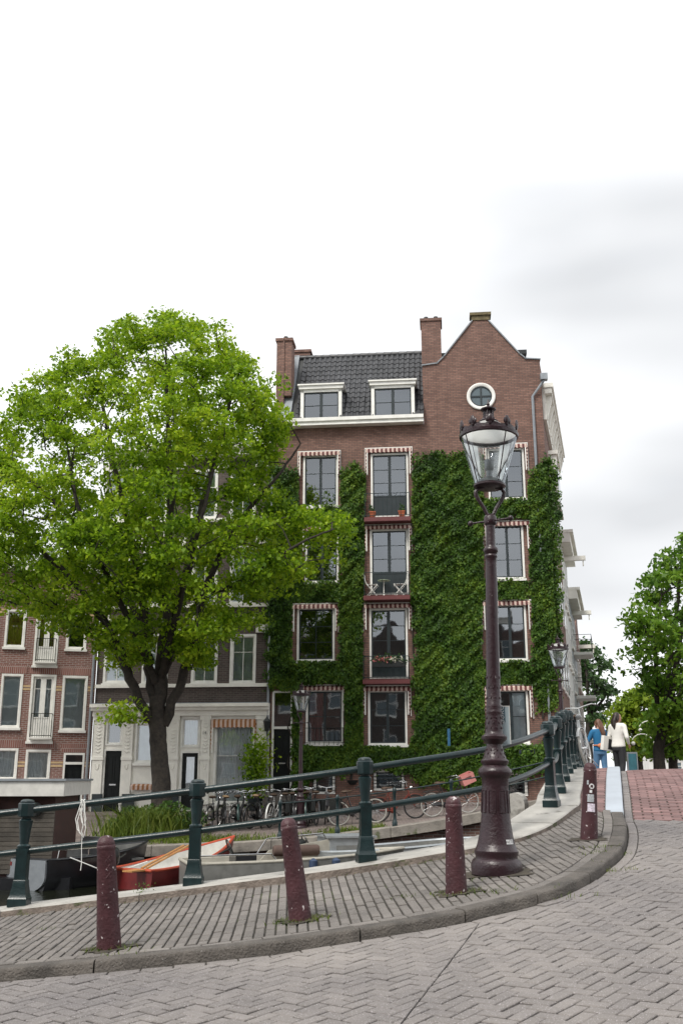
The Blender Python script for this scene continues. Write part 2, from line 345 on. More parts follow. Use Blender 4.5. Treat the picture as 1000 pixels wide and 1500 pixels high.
def sub(P, a, b):
    """part of a resampled polyline by arc length"""
    d = [0.0]
    for i in range(1, len(P)): d.append(d[-1] + (P[i] - P[i - 1]).length)
    def pt(s_): return Vector((float(np.interp(s_, d, [p.x for p in P])), float(np.interp(s_, d, [p.y for p in P]))))
    return [pt(a)] + [P[i] for i in range(len(P)) if a + 0.02 < d[i] < b - 0.02] + [pt(b)]
def plen(P): return sum((P[i] - P[i - 1]).length for i in range(1, len(P)))

# railing line (near quay wing, bridge, far wing, far quay)
RAILP = [(-3.12, 10.3), (-1.44, 10.3), (.24, 10.3), (1.62, 10.83), (2.49, 12.3), (2.86, 13.6), (3.22, 14.95), (3.59, 16.35)]
e_ = Vector(RAILP[-1]); BRP = [tuple(e_ + BD * 1.42 * k) for k in range(1, 7)]
NEAR_PATH = resample(catmull([(-40, 10.35), (-15, 10.32), (-6.4, 10.3), (-4.7, 10.3)] + RAILP + BRP), 0.1)
be = Vector(BRP[-1])
FAR_PATH = resample(catmull([tuple(be), (be.x + .1, be.y + .8), (be.x - .45, be.y + 1.6), (be.x - 1.7, be.y + 2.0), (2.6, 26.7), (-.67, 26.65), (-6, 26.6), (-15, 26.5), (-40, 26.4)]), 0.2)
# kerb: foot of its road face, read off the photograph and dropped on the road
EP = [(-420, 1492), (-250, 1470), (-100, 1450), (0, 1437), (150, 1424), (300, 1409), (400, 1397), (532, 1377), (676, 1351), (800, 1321), (840, 1305), (868, 1290), (893, 1271), (911, 1254), (918, 1233), (918, 1214)]
KP = [ground_hit(a, b, -0.072).to_2d() for a, b in EP]
k0 = Vector((3.39, 12.5)); KP += [k0 + BD * t for t in (0.0, 1.5, 3, 5, 8, 11, 14)]
KERB = resample(catmull([(-40, 4.6), (-14, 5.0), (-8, 5.3)] + [tuple(p) for p in KP]), 0.1)

# -- land sheet under the paving (everything that is not canal)
canal = [(p.x, p.y) for p in NEAR_PATH[::4]] + [(p.x, p.y) for p in FAR_PATH[::3]]
def in_poly(x, y, poly):
    px_ = np.array([p[0] for p in poly]); py_ = np.array([p[1] for p in poly]); inside = np.zeros(x.shape, bool); j = len(poly) - 1
    for i in range(len(poly)):
        c = ((py_[i] > y) != (py_[j] > y)) & (x < (px_[j] - px_[i]) * (y - py_[i]) / (py_[j] - py_[i] + 1e-12) + px_[i]); inside ^= c; j = i
    return inside
gx = np.r_[np.linspace(-60, -7, 40), np.arange(-6.8, 9.01, .2), np.linspace(9.5, 60, 40)]
gy = np.r_[np.linspace(-40, 3, 22), np.arange(3.2, 32, .2), np.linspace(32.5, 46, 24)]
GX, GY = np.meshgrid(gx, gy); GZ = zpa(GX, GY) - 0.087
cx = (GX[:-1, :-1] + GX[1:, 1:]) / 2; cy = (GY[:-1, :-1] + GY[1:, 1:]) / 2
land = ~in_poly(cx, cy, canal); nxg = len(gx)
ii, jj = np.nonzero(land); a_ = ii * nxg + jj
quads = np.c_[a_, a_ + 1, a_ + nxg + 1, a_ + nxg]
MT['street_brick'] = mat('street_brick', (0.155, 0.128, 0.118), 0.9, var=0.25, scale=1.6, bump=0.4, bscale=30)
me = fast_mesh('road', np.c_[GX.ravel(), GY.ravel(), GZ.ravel()], quads, MT['joint_sand'])
me.polygons.foreach_set('use_smooth', [True] * len(me.polygons))
def floorbrick(name, c1, c2, mo):
    m, n, p, out = newmat(name); geo = node(n, 'ShaderNodeNewGeometry'); bt = node(n, 'ShaderNodeTexBrick'); bt.inputs['Scale'].default_value = 1; bt.inputs['Brick Width'].default_value = .21; bt.inputs['Row Height'].default_value = .105; bt.inputs['Mortar Size'].default_value = .008
    bt.inputs['Color1'].default_value = c4(c1); bt.inputs['Color2'].default_value = c4(c2); bt.inputs['Mortar'].default_value = c4(mo); n.links.new(geo.outputs['Position'], bt.inputs['Vector'])
    nz = node(n, 'ShaderNodeTexNoise'); nz.inputs['Scale'].default_value = .9; nz.inputs['Detail'].default_value = 6; n.links.new(geo.outputs['Position'], nz.inputs['Vector']); mr = node(n, 'ShaderNodeMapRange'); mr.inputs[1].default_value = .3; mr.inputs[2].default_value = .7; mr.inputs[3].default_value = .7; mr.inputs[4].default_value = 1.3; n.links.new(nz.outputs['Fac'], mr.inputs[0])
    hs = node(n, 'ShaderNodeHueSaturation'); n.links.new(bt.outputs['Color'], hs.inputs['Color']); n.links.new(mr.outputs[0], hs.inputs['Value']); n.links.new(hs.outputs[0], p.inputs['Base Color']); p.inputs['Roughness'].default_value = .9; return m
MT['street_brick'] = floorbrick('street_brick', (.15, .118, .108), (.205, .165, .15), (.08, .07, .06))
me.materials.append(MT['street_brick']); me.polygons.foreach_set('material_index', (cy[ii, jj] > 22.0).astype(np.int32))
road = link(bpy.data.objects.new('road', me)); tag(road, 'brick paved road climbing over the humpbacked bridge', 'road', kind='structure')
# far ground to the horizon
mb = MB()
ZF = 0.2
mb.face([(-900, 45.8, ZF), (900, 45.8, ZF), (900, 1500, ZF), (-900, 1500, ZF)])
g = mb.build('ground', MT['street_brick']); tag(g, 'flat city ground stretching away beyond the houses', 'ground', kind='structure')
# water
m, n_, p_, out_ = newmat('canal_water'); p_.inputs['Base Color'].default_value = (0.012, 0.014, 0.008, 1); p_.inputs['Roughness'].default_value = 0.06
gq = node(n_, 'ShaderNodeNewGeometry'); nzw = node(n_, 'ShaderNodeTexNoise'); nzw.inputs['Scale'].default_value = 2.2; nzw.inputs['Detail'].default_value = 4
mpw = node(n_, 'ShaderNodeMapping'); mpw.inputs['Scale'].default_value = (1, 2.5, 1); n_.links.new(gq.outputs['Position'], mpw.inputs[0]); n_.links.new(mpw.outputs[0], nzw.inputs['Vector'])
bpw = node(n_, 'ShaderNodeBump'); bpw.inputs['Strength'].default_value = 0.25; bpw.inputs['Distance'].default_value = 0.1; n_.links.new(nzw.outputs['Fac'], bpw.inputs['Height']); n_.links.new(bpw.outputs[0], p_.inputs['Normal'])
MT['water'] = m
mb = MB(); mb.face([(-70, 9.5, WATER), (9, 9.5, WATER), (9, 28.5, WATER), (-70, 28.5, WATER)])
o = mb.build('canal_water', MT['water']); tag(o, 'dark green canal water under the moored boats', 'water', kind='structure')

# -- swept blocks
def sweep_block(mb, P, prof):
    """prof: list of (offset to the right, height above zp, material); absolute height if given as ('abs', z)"""
    rows = []
    for i, p in enumerate(P):
        t = tang(P, i); nrm = Vector((t.y, -t.x)); row = []
        c = zp(p.x, p.y)
        for off, h in prof:
            q = p + nrm * off; z = h[1] if isinstance(h, tuple) else c + h
            row.append((q.x, q.y, z))
        rows.append(row)
    k = len(prof); base = len(mb.v)
    for r_ in rows: mb.v += r_
    for i in range(len(P) - 1):
        for j in range(k):
            j2 = (j + 1) % k; mb.f.append((base + i * k + j, base + i * k + j2, base + (i + 1) * k + j2, base + (i + 1) * k + j)); mb.m.append(mb.mat)
    mb.f.append(tuple(base + j for j in reversed(range(k)))); mb.m.append(mb.mat)
    mb.f.append(tuple(base + (len(P) - 1) * k + j for j in range(k))); mb.m.append(mb.mat)

# pavement sheet between kerb and coping
pav = []
NK = 260
s0k, s0c = 30.0, 30.0
def arc_pts(P, a, b, n):
    d = np.r_[0, np.cumsum([(P[i] - P[i - 1]).length for i in range(1, len(P))])]
    s_ = np.linspace(a, b, n); return np.interp(s_, d, [p.x for p in P]), np.interp(s_, d, [p.y for p in P])
def s_near(P, x, y):
    d = 0; best = (1e9, 0)
    for i, p in enumerate(P):
        if i: d += (p - P[i - 1]).length
        q = (p.x - x) ** 2 + (p.y - y) ** 2
        if q < best[0]: best = (q, d)
    return best[1]
knots = [((-40, 4.6), (-40, 10.35)), ((-8, 5.3), (-8, 10.3)), ((KP[6].x, KP[6].y), (KP[6].x, 10.3)), ((KP[8].x, KP[8].y), (1.2, 10.6)), ((KP[12].x, KP[12].y), (2.3, 11.7)), ((k0.x, k0.y), (2.6, 12.6)), ((k0.x + BD.x * 13, k0.y + BD.y * 13), (be.x, be.y))]
KI = offset(KERB, -0.10); CI = offset(NEAR_PATH, 0.18)
vs_, fs_ = [], []
W_ = 9; cnt = 0
for a, b in zip(knots[:-1], knots[1:]):
    n = 40
    kx, ky = arc_pts(KI, s_near(KI, *a[0]), s_near(KI, *b[0]), n); cxx, cyy = arc_pts(CI, s_near(CI, *a[1]), s_near(CI, *b[1]), n)
    for i in range(n):
        for j in range(W_):
            t = j / (W_ - 1); x = kx[i] * (1 - t) + cxx[i] * t; y = ky[i] * (1 - t) + cyy[i] * t; vs_.append((x, y))
        if i:
            for j in range(W_ - 1): q = cnt + (i - 1) * W_ + j; fs_.append((q, q + W_, q + W_ + 1, q + 1))
    cnt += n * W_
vs_ = np.array(vs_); zz = zpa(vs_[:, 0], vs_[:, 1]) - 0.013
me = fast_mesh('pavement', np.c_[vs_, zz], np.array(fs_), MT['joint_sand'])
pavement = link(bpy.data.objects.new('pavement', me)); tag(pavement, 'sloping brick footpath between the kerb and the green railing', 'pavement', kind='structure')

# kerb stones (dark, rounded nose), then the pale metal kerb plate over the bridge
sK0 = s_near(KERB, KP[0].x, KP[0].y); sKs = s_near(KERB, k0.x, k0.y)
cuts = [s_near(KERB, *ground_hit(px, py, -.072).to_2d()) for px, py in ((131, 1426), (532, 1377), (676, 1351), (790, 1324), (866, 1291))]
seq = [0.0] + list(np.arange(1.2, cuts[0] - .6, 1.25)) + cuts + [sKs - .02]
seq2 = [seq[0]]
for c in seq[1:]:
    while c - seq2[-1] > 2.1: seq2.append(seq2[-1] + (c - seq2[-1]) / math.ceil((c - seq2[-1]) / 1.6))
    seq2.append(c)
for a, b in zip(seq2[:-1], seq2[1:]):
    if b < sK0 - 6: continue
    mb = MB(); dz = random.uniform(-.006, .006)
    sweep_block(mb, sub(KERB, a + .006, b - .006), [(-.145, -.2), (0.0, -.2), (-.006, -.020 + dz), (-.011, -.006 + dz), (-.021, .002 + dz), (-.04, .005 + dz), (-.145, .004 + dz)])
    mb.build('kerb_stone', MT['kerb_stone'], pavement, smooth=35)
sKe = plen(KERB)
s_ = sKs
while s_ < sKe - 1.0:
    mb = MB(); sweep_block(mb, sub(KERB, s_ + .003, min(s_ + 1.5, sKe) - .003), [(-.215, -.15), (0, -.15), (0, -.004), (-.01, .006), (-.205, .006), (-.215, -.004)])
    mb.build('metal_kerb_plate', MT['metal_strip'], pavement); s_ += 1.5

# ------------------------------------------------------------------ paving bricks
BLn, BWd = 0.203, 0.097
def brick_mesh(name, l, w_, h, m_):
    mb = MB(); c = 0.0045
    def ring(dx, dy, z): return [(-dx, -dy, z), (dx, -dy, z), (dx, dy, z), (-dx, dy, z)]
    mb.raw(ring(l / 2, w_ / 2, -h) + ring(l / 2, w_ / 2, -c) + ring(l / 2 - c, w_ / 2 - c, 0),
           [(0, 1, 5, 4), (1, 2, 6, 5), (2, 3, 7, 6), (3, 0, 4, 7), (4, 5, 9, 8), (5, 6, 10, 9), (6, 7, 11, 10), (7, 4, 8, 11), (8, 9, 10, 11)])
    return mb.mesh(name, m_)
def clip(poly, p, nrm):
    """keep the side where (q-p).nrm >= 0"""
    out = []
    for i in range(len(poly)):
        a = poly[i]; b = poly[(i + 1) % len(poly)]; da = (a - p).dot(nrm); db = (b - p).dot(nrm)
        if da >= 0: out.append(a)
        if (da >= 0) != (db >= 0): out.append(a + (b - a) * (da / (da - db)))
    return out
class Edge:
    """which side of a polyline, with the nearest tangent (fast)"""
    def __init__(s, P): s.x = np.array([p.x for p in P]); s.y = np.array([p.y for p in P]); s.P = P
    def near(s, x, y):
        i = int(np.argmin((s.x - x) ** 2 + (s.y - y) ** 2)); t = tang(s.P, i); nr = Vector((t.y, -t.x)); p = s.P[i]
        return p, nr, (Vector((x, y)) - p).dot(nr)      # >0 = right of path
def corners(c, ax, l, w_):
    ay = Vector((-ax.y, ax.x)); return [c - ax * l / 2 - ay * w_ / 2, c + ax * l / 2 - ay * w_ / 2, c + ax * l / 2 + ay * w_ / 2, c - ax * l / 2 + ay * w_ / 2]
def lay(bricks, dz, parent, material, meshname, edges, nobj, key):
    """bricks: list of (centre, axis, l, w); edges: list of (Edge, keep_sign). whole bricks -> objects for the nobj that show largest, rest joined"""
    whole, cut = [], []
    for c, ax, l, w_ in bricks:
        bad = False; need = False; poly = None
        for E, sg, off in edges:
            p, nr, d = E.near(c.x, c.y); d = (d - off) * sg
            if d < -0.13: bad = True; break
            if d < 0.125: need = True
        if bad: continue
        if not need: whole.append((c, ax, l, w_)); continue
        poly = corners(c, ax, l, w_); n0 = 4; touched = False
        for E, sg, off in edges:
            p, nr, d = E.near(c.x, c.y); q = clip(poly, p + nr * (off + 0.004 * sg), nr * sg)
            if len(q) < 3: poly = []; break
            if any((a - b).length > 1e-6 for a, b in zip(q, poly)) or len(q) != len(poly): touched = True
            poly = q
        if len(poly) < 3: continue
        if not touched: whole.append((c, ax, l, w_))
        else: cut.append(poly)
    whole.sort(key=key)
    allc = np.array([[b[0].x, b[0].y] for b in whole]); e = 0.08
    z = zpa(allc[:, 0], allc[:, 1]); dx = (zpa(allc[:, 0] + e, allc[:, 1]) - z) / e; dy = (zpa(allc[:, 0], allc[:, 1] + e) - z) / e
    me_cache = {}
    vsJ, fsJ = [], []
    for i, (c, ax, l, w_) in enumerate(whole):
        jz = random.gauss(0, .0022); gxx = dx[i] + random.gauss(0, .010); gyy = dy[i] + random.gauss(0, .010)
        N = Vector((-gxx, -gyy, 1)).normalized(); ja = random.gauss(0, .008)
        ax2 = Vector((ax.x * math.cos(ja) - ax.y * math.sin(ja), ax.x * math.sin(ja) + ax.y * math.cos(ja), 0)); ax3 = (ax2 - N * ax2.dot(N)).normalized(); ay3 = N.cross(ax3)
        o3 = Vector((c.x, c.y, z[i] + dz + jz))
        if i < nobj:
            kk = (round(l, 3), round(w_, 3))
            if kk not in me_cache: me_cache[kk] = brick_mesh(meshname, l, w_, .035, material)
            ob = bpy.data.objects.new(meshname, me_cache[kk]); COL.objects.link(ob); ob.parent = parent
            ob.matrix_world = Matrix(((ax3.x, ay3.x, N.x, o3.x), (ax3.y, ay3.y, N.y, o3.y), (ax3.z, ay3.z, N.z, o3.z), (0, 0, 0, 1)))
        else:
            b = len(vsJ); cc = .0045
            for hx, hy, hz in ((l / 2, w_ / 2, -.02), (l / 2, w_ / 2, -cc), (l / 2 - cc, w_ / 2 - cc, 0)):
                for sx, sy in ((-1, -1), (1, -1), (1, 1), (-1, 1)): vsJ.append(o3 + ax3 * hx * sx + ay3 * hy * sy + N * hz)
            fsJ += [tuple(b + q for q in f) for f in ((0, 1, 5, 4), (1, 2, 6, 5), (2, 3, 7, 6), (3, 0, 4, 7), (4, 5, 9, 8), (5, 6, 10, 9), (6, 7, 11, 10), (7, 4, 8, 11), (8, 9, 10, 11))]
    for poly in cut:
        b = len(vsJ); k = len(poly); cen = sum(poly, Vector((0, 0))) / k
        zz_ = [zp(q.x, q.y) + dz for q in poly]; jz = random.gauss(0, .0015)
        for q, z_ in zip(poly, zz_): vsJ.append(Vector((q.x, q.y, z_ - .02)))
        for q, z_ in zip(poly, zz_): vsJ.append(Vector((q.x, q.y, z_ - .004 + jz)))
        for q, z_ in zip(poly, zz_):
            d_ = (cen - q); d_ = d_ * min(.3, .006 / max(d_.length, 1e-5)); vsJ.append(Vector((q.x + d_.x, q.y + d_.y, z_ + jz)))
        for i in range(k):
            i2 = (i + 1) % k; fsJ += [(b + i, b + i2, b + k + i2, b + k + i), (b + k + i, b + k + i2, b + 2 * k + i2, b + 2 * k + i)]
        fsJ.append(tuple(b + 2 * k + i for i in range(k)))
    if fsJ:
        mb = MB(); mb.v = [tuple(v) for v in vsJ]; mb.f = fsJ; mb.m = [0] * len(fsJ)
        tag(mb.build(meshname + 's_joined' if False else 'distant_' + meshname + 's', material, parent), kind='stuff')

E_k = Edge(KERB); E_c = Edge(NEAR_PATH)
ax_s = BD; sLine = (k0 + BD * -0.05)
def in_red(c): return (c - sLine).dot(BD) > 0.0
# footpath: one stretcher row along the kerb, then rows running away from it
PAX = Vector((-.05, 1)).normalized(); PAY = Vector((PAX.y, -PAX.x))
bl = []
p0 = Vector((-1.5, 7.3)); px_ = BWd + .011; pl_ = BLn + .022
PW = .064; px_ = PW + .0135
for i in range(-95, 85):
    for j in range(-14, 34):
        c = p0 + PAY * (i * px_) + PAX * ((j + (0.5 if i % 2 else 0) + random.gauss(0, .012)) * pl_)
        if c.y > 13.2 or in_red(c): continue
        bl.append((c, PAX, BLn, PW))
redsplit = Edge([sLine + BN * t for t in np.arange(-6, 6, .1)])
lay(bl, 0.0, pavement, MT['paver_walk'], 'footpath_brick', [(E_k, -1, -.25), (E_c, 1, .26), (redsplit, 1, 0.0)], 300, key=lambda b: abs(b[0].x + .3) + abs(b[0].y - 8.6) * .8)
# row along the kerb + gutter row in the road
row = []
for P_, off in ((KERB, -.198),):
    Q = resample(offset(P_, off), .211); d = 0
    for i in range(len(Q) - 1):
        c = (Q[i] + Q[i + 1]) / 2
        if c.x < -6 or c.y > 12.6: continue
        row.append((c, (Q[i + 1] - Q[i]).normalized(), BLn, .092))
lay(row, 0.001, pavement, MT['paver_walk'], 'edge_brick', [], 60, key=lambda b: b[0].y)
row = []
Q = resample(offset(KERB, .055), .213)
for i in range(len(Q) - 1):
    c = (Q[i] + Q[i + 1]) / 2
    if c.x < -6 or c.y > 19: continue
    row.append((c, (Q[i + 1] - Q[i]).normalized(), BLn, .09))
lay(row, -.076, road, MT['paver_grey'], 'gutter_brick', [], 60, key=lambda b: b[0].y)
# bridge footpath in red brick
bl = []; px_ = BWd + .011
for i in range(0, 70):
    for j in range(-10, 12):
        c = sLine + BD * (.055 + i * px_) + BN * ((j + (0.5 if i % 2 else 0)) * pl_)
        bl.append((c, BN, BLn, BWd))
lay(bl, 0.0, pavement, MT['paver_red'], 'bridge_footpath_brick', [(E_k, -1, -.215), (E_c, 1, .26)], 60, key=lambda b: b[0].y)
# road: herringbone in grey, courses across the bridge in red
RL, RW = .166, .078; sA_ = ground_hit(590, 1495, -.072).to_2d(); sB_ = ground_hit(690, 1368, -.072).to_2d(); sD = (sB_ - sA_).normalized()
seam = Edge([sA_ + sD * t for t in np.arange(-8, 8, .1)])
for side, deg, c0 in ((-1, 44, Vector((0.6, 8.0))), (1, 49, Vector((.65, 8.03)))):
    ang = R(deg); HX = Vector((math.cos(ang), math.sin(ang))); HY = Vector((-HX.y, HX.x)); u = RW + .010; bl = []
    for m_ in range(-95, 96):
        for k_ in range(-60, 61):
            # herringbone lattice: unit steps (1,1) and (2,-2) in brick widths
            o2 = Vector((m_ * 1 + k_ * 2, m_ * 1 - k_ * 2)) * u
            for (dx_, dy_, axx) in ((1.0, .5, HX), (0.5, 2.0, HY)):
                c = c0 + HX * (o2.x + dx_ * u) + HY * (o2.y + dy_ * u)
                if not (-4.5 < c.x < 7.5 and 4.2 < c.y < 13.3): continue
                if c.x > c.y * .36 + .6 or c.x < -c.y * .36 - .6: continue
                if in_red(c): continue
                bl.append((c, axx, RL, RW))
    lay(bl, -.074, road, MT['paver_grey'], 'road_brick', [(E_k, 1, .105), (redsplit, 1, .0), (seam, side, .0)], 150, key=lambda b: b[0].y + abs(b[0].x) * .15)
bl = []
for i in range(0, 95):
    for j in range(-12, 26):
        c = sLine + BD * (.055 + i * px_) + BN * ((j + (0.5 if i % 2 else 0)) * pl_)
        if c.x > c.y * .36 + .8: continue
        bl.append((c, BN, BLn, BWd))
lay(bl, -.074, road, MT['paver_red'], 'bridge_road_brick', [(E_k, 1, .105)], 200, key=lambda b: b[0].y)
# one loose slab in the gutter, as in the photo
gh = ground_hit(326, 1409, -.12)

# ------------------------------------------------------------------ near wall, bridge and coping
bridge = empty('bridge', (0, 0, 0)); tag(bridge, 'humpbacked canal bridge and ramp wall edged with pale stone coping', 'bridge')
Cp = NEAR_PATH; s_start = s_near(Cp, -12, 10.3); s_end = plen(Cp); s_ = s_start; first = True
while s_ < s_end - .3:
    ln = random.choice((1.15, 1.3, 1.45)); b = min(s_ + ln, s_end); mb = MB(); dz = random.uniform(-.004, .004)
    P_ = sub(Cp, s_ + .004, b - .004); hgt = .05
    sweep_block(mb, P_, [(-.27, -.16), (.27, -.16), (.27, hgt - .012 + dz), (.258, hgt + dz), (-.258, hgt + dz), (-.27, hgt - .012 + dz)])
    mb.m = [1 if (f_i % 6) in (0, 1, 5) and f_i < 6 * (len(P_) - 1) else 0 for f_i in range(len(mb.f))]
    mb.build('coping_stone', [MT['coping'], MT['coping_side']], bridge); s_ = b
mb = MB(); sweep_block(mb, sub(Cp, s_near(Cp, -38, 10.35), s_end), [(-.2, ('abs', -1.6)), (.1, ('abs', -1.6)), (.1, -.17), (-.2, -.155)]); mb.build('brick_wall', MT['brick_quay'], bridge)
# rounded stone at the canal side of the coping
q = Vector((2.33, 13.3)); mb = MB(); zq = zp(q.x, q.y)
prof = [(-.16, -.5), (.16, -.5), (.16, .02)] + [(.16 * math.cos(a), .02 + .14 * math.sin(a)) for a in np.linspace(0, math.pi, 9)[1:-1]] + [(-.16, .02)]
mb.prism([(x * .8, zq + z - .06) for x, z in prof], -.3, .3)
mb.build('end_block', MT['coping'], bridge, smooth=40, loc=(q.x - .02, q.y + .4, 0), rot=(0, 0, -R(15)))

# far quay wall
quay = empty('quay_wall', (0, 0, 0)); tag(quay, 'brick canal quay wall with worn grey coping below the parked bicycles', 'quay wall')
Fp = FAR_PATH; L_ = plen(Fp); s_ = 0.0
MT['quay_coping'] = mat('quay_coping', (0.22, 0.2, 0.175), 0.9, var=0.35, scale=2.5, bump=0.5, bscale=25, spots=(3, .62, (.1, .11, .06)))
while s_ < L_ - 22:
    b = s_ + random.choice((1.3, 1.5, 1.7)); mb = MB(); dz = random.uniform(-.01, .01)
    sweep_block(mb, sub(Fp, s_ + .008, b - .008), [(-.3, -.2), (.25, -.2), (.25, .03 + dz), (.23, .045 + dz), (-.28, .045 + dz), (-.3, .03 + dz)])
    mb.build('coping_stone', MT['quay_coping'], quay); s_ = b
mb = MB(); sweep_block(mb, Fp, [(-.16, ('abs', -1.6)), (.16, ('abs', -1.6)), (.16, -.2), (-.16, -.2)]); mb.build('brick_wall', MT['brick_quay'], quay)
# ------------------------------------------------------------------ green iron railing
def post_mesh(h=1.0):
    mb = MB(); k = h
    mb.lathe([(.128, 0), (.128, .075 * k), (.118, .085 * k), (.108, .12 * k), (.098, .16 * k), (.088, .20 * k), (.086, .235 * k), (.078, .245 * k)], 4, phase=R(45))
    mb.lathe([(.078, .24 * k), (.076, .50 * k), (.083, .515 * k), (.083, .535 * k)], 4, phase=R(45))
    mb.lathe([(.058, .53 * k), (.066, .545 * k), (.066, .56 * k), (.044, .575 * k), (.046, .60 * k), (.056, .70 * k), (.067, .775 * k), (.070, .795 * k), (.060, .805 * k), (.048, .815 * k), (.05, .83 * k)], 12)
    mb.lathe([(.068, .828 * k), (.084, .838 * k), (.086, .85 * k), (.086, .955 * k), (.076, .965 * k)], 8, phase=R(22.5))
    mb.lathe([(.062, .964 * k), (.070, .972 * k), (.066, .985 * k), (.048, .995 * k), (.001, 1.0 * k)], 12)
    return mb
def smooth_rail(P, h, step=.12):
    Q = resample(catmull(P, .05), step); return [(p.x, p.y, zp(p.x, p.y) + .05 + h) for p in Q]
rail_pts = [(-6.48, 10.3), (-4.8, 10.3)] + RAILP + BRP
railing = empty('bridge_railing', (RAILP[1][0], RAILP[1][1], zp(*RAILP[1]))); tag(railing, 'dark green cast iron railing with turned posts along the bridge coping', 'railing')
o0 = Vector(railing.location)
pm = post_mesh(1.0).mesh('post', MT['iron_green'], smooth=35)
for i, (x, y) in enumerate(rail_pts):
    a = Vector(rail_pts[max(0, i - 1)]); b = Vector(rail_pts[min(len(rail_pts) - 1, i + 1)]); t = b - a
    ob = link(bpy.data.objects.new('post', pm), railing); ob.location = Vector((x, y, zp(x, y) + .045)) - o0; ob.rotation_euler = (random.gauss(0, .006), random.gauss(0, .006), math.atan2(t.y, t.x))
for h, r in ((.885, .033), (.50, .030)):
    mb = MB(); mb.tube([Vector(p) - o0 for p in smooth_rail([(-11, 10.31)] + rail_pts, h)], r, 12); mb.build('top_rail' if h > .7 else 'lower_rail', MT['iron_green'], railing, smooth=True)

# far quay railing: thin, simpler
far_r = [FAR_PATH[i] for i in range(0, len(FAR_PATH))]
frail = empty('quay_railing', (2.6, 26.7, zp(2.6, 26.7))); tag(frail, 'thin dark green railing along the far quay beside the bicycles', 'railing')
o0 = Vector(frail.location)
sF = 0.0; fpts = []
Lf = s_near(FAR_PATH, -1.6, 26.65)
pf = MB(); pf.lathe([(.07, 0), (.07, .1), (.055, .13), (.04, .2), (.036, .5), (.05, .52), (.036, .55), (.042, .8), (.055, .83), (.055, .91), (.03, .95), (.001, .96)], 10)
pfm = pf.mesh('post', MT['iron_green'], smooth=35)
d_ = 0.0
while d_ <= Lf + .01:
    P_ = sub(FAR_PATH, d_, d_ + .1)[0]; fpts.append(P_)
    ob = link(bpy.data.objects.new('post', pfm), frail); ob.location = Vector((P_.x, P_.y, zp(P_.x, P_.y) + .04)) - o0; d_ += Lf / 6
for h, r in ((.87, .018), (.5, .018)):
    mb = MB(); mb.tube([Vector((p.x, p.y, zp(p.x, p.y) + .04 + h)) - o0 for p in sub(FAR_PATH, 0, Lf)], r, 8); mb.build('rail', MT['iron_green'], frail, smooth=True)

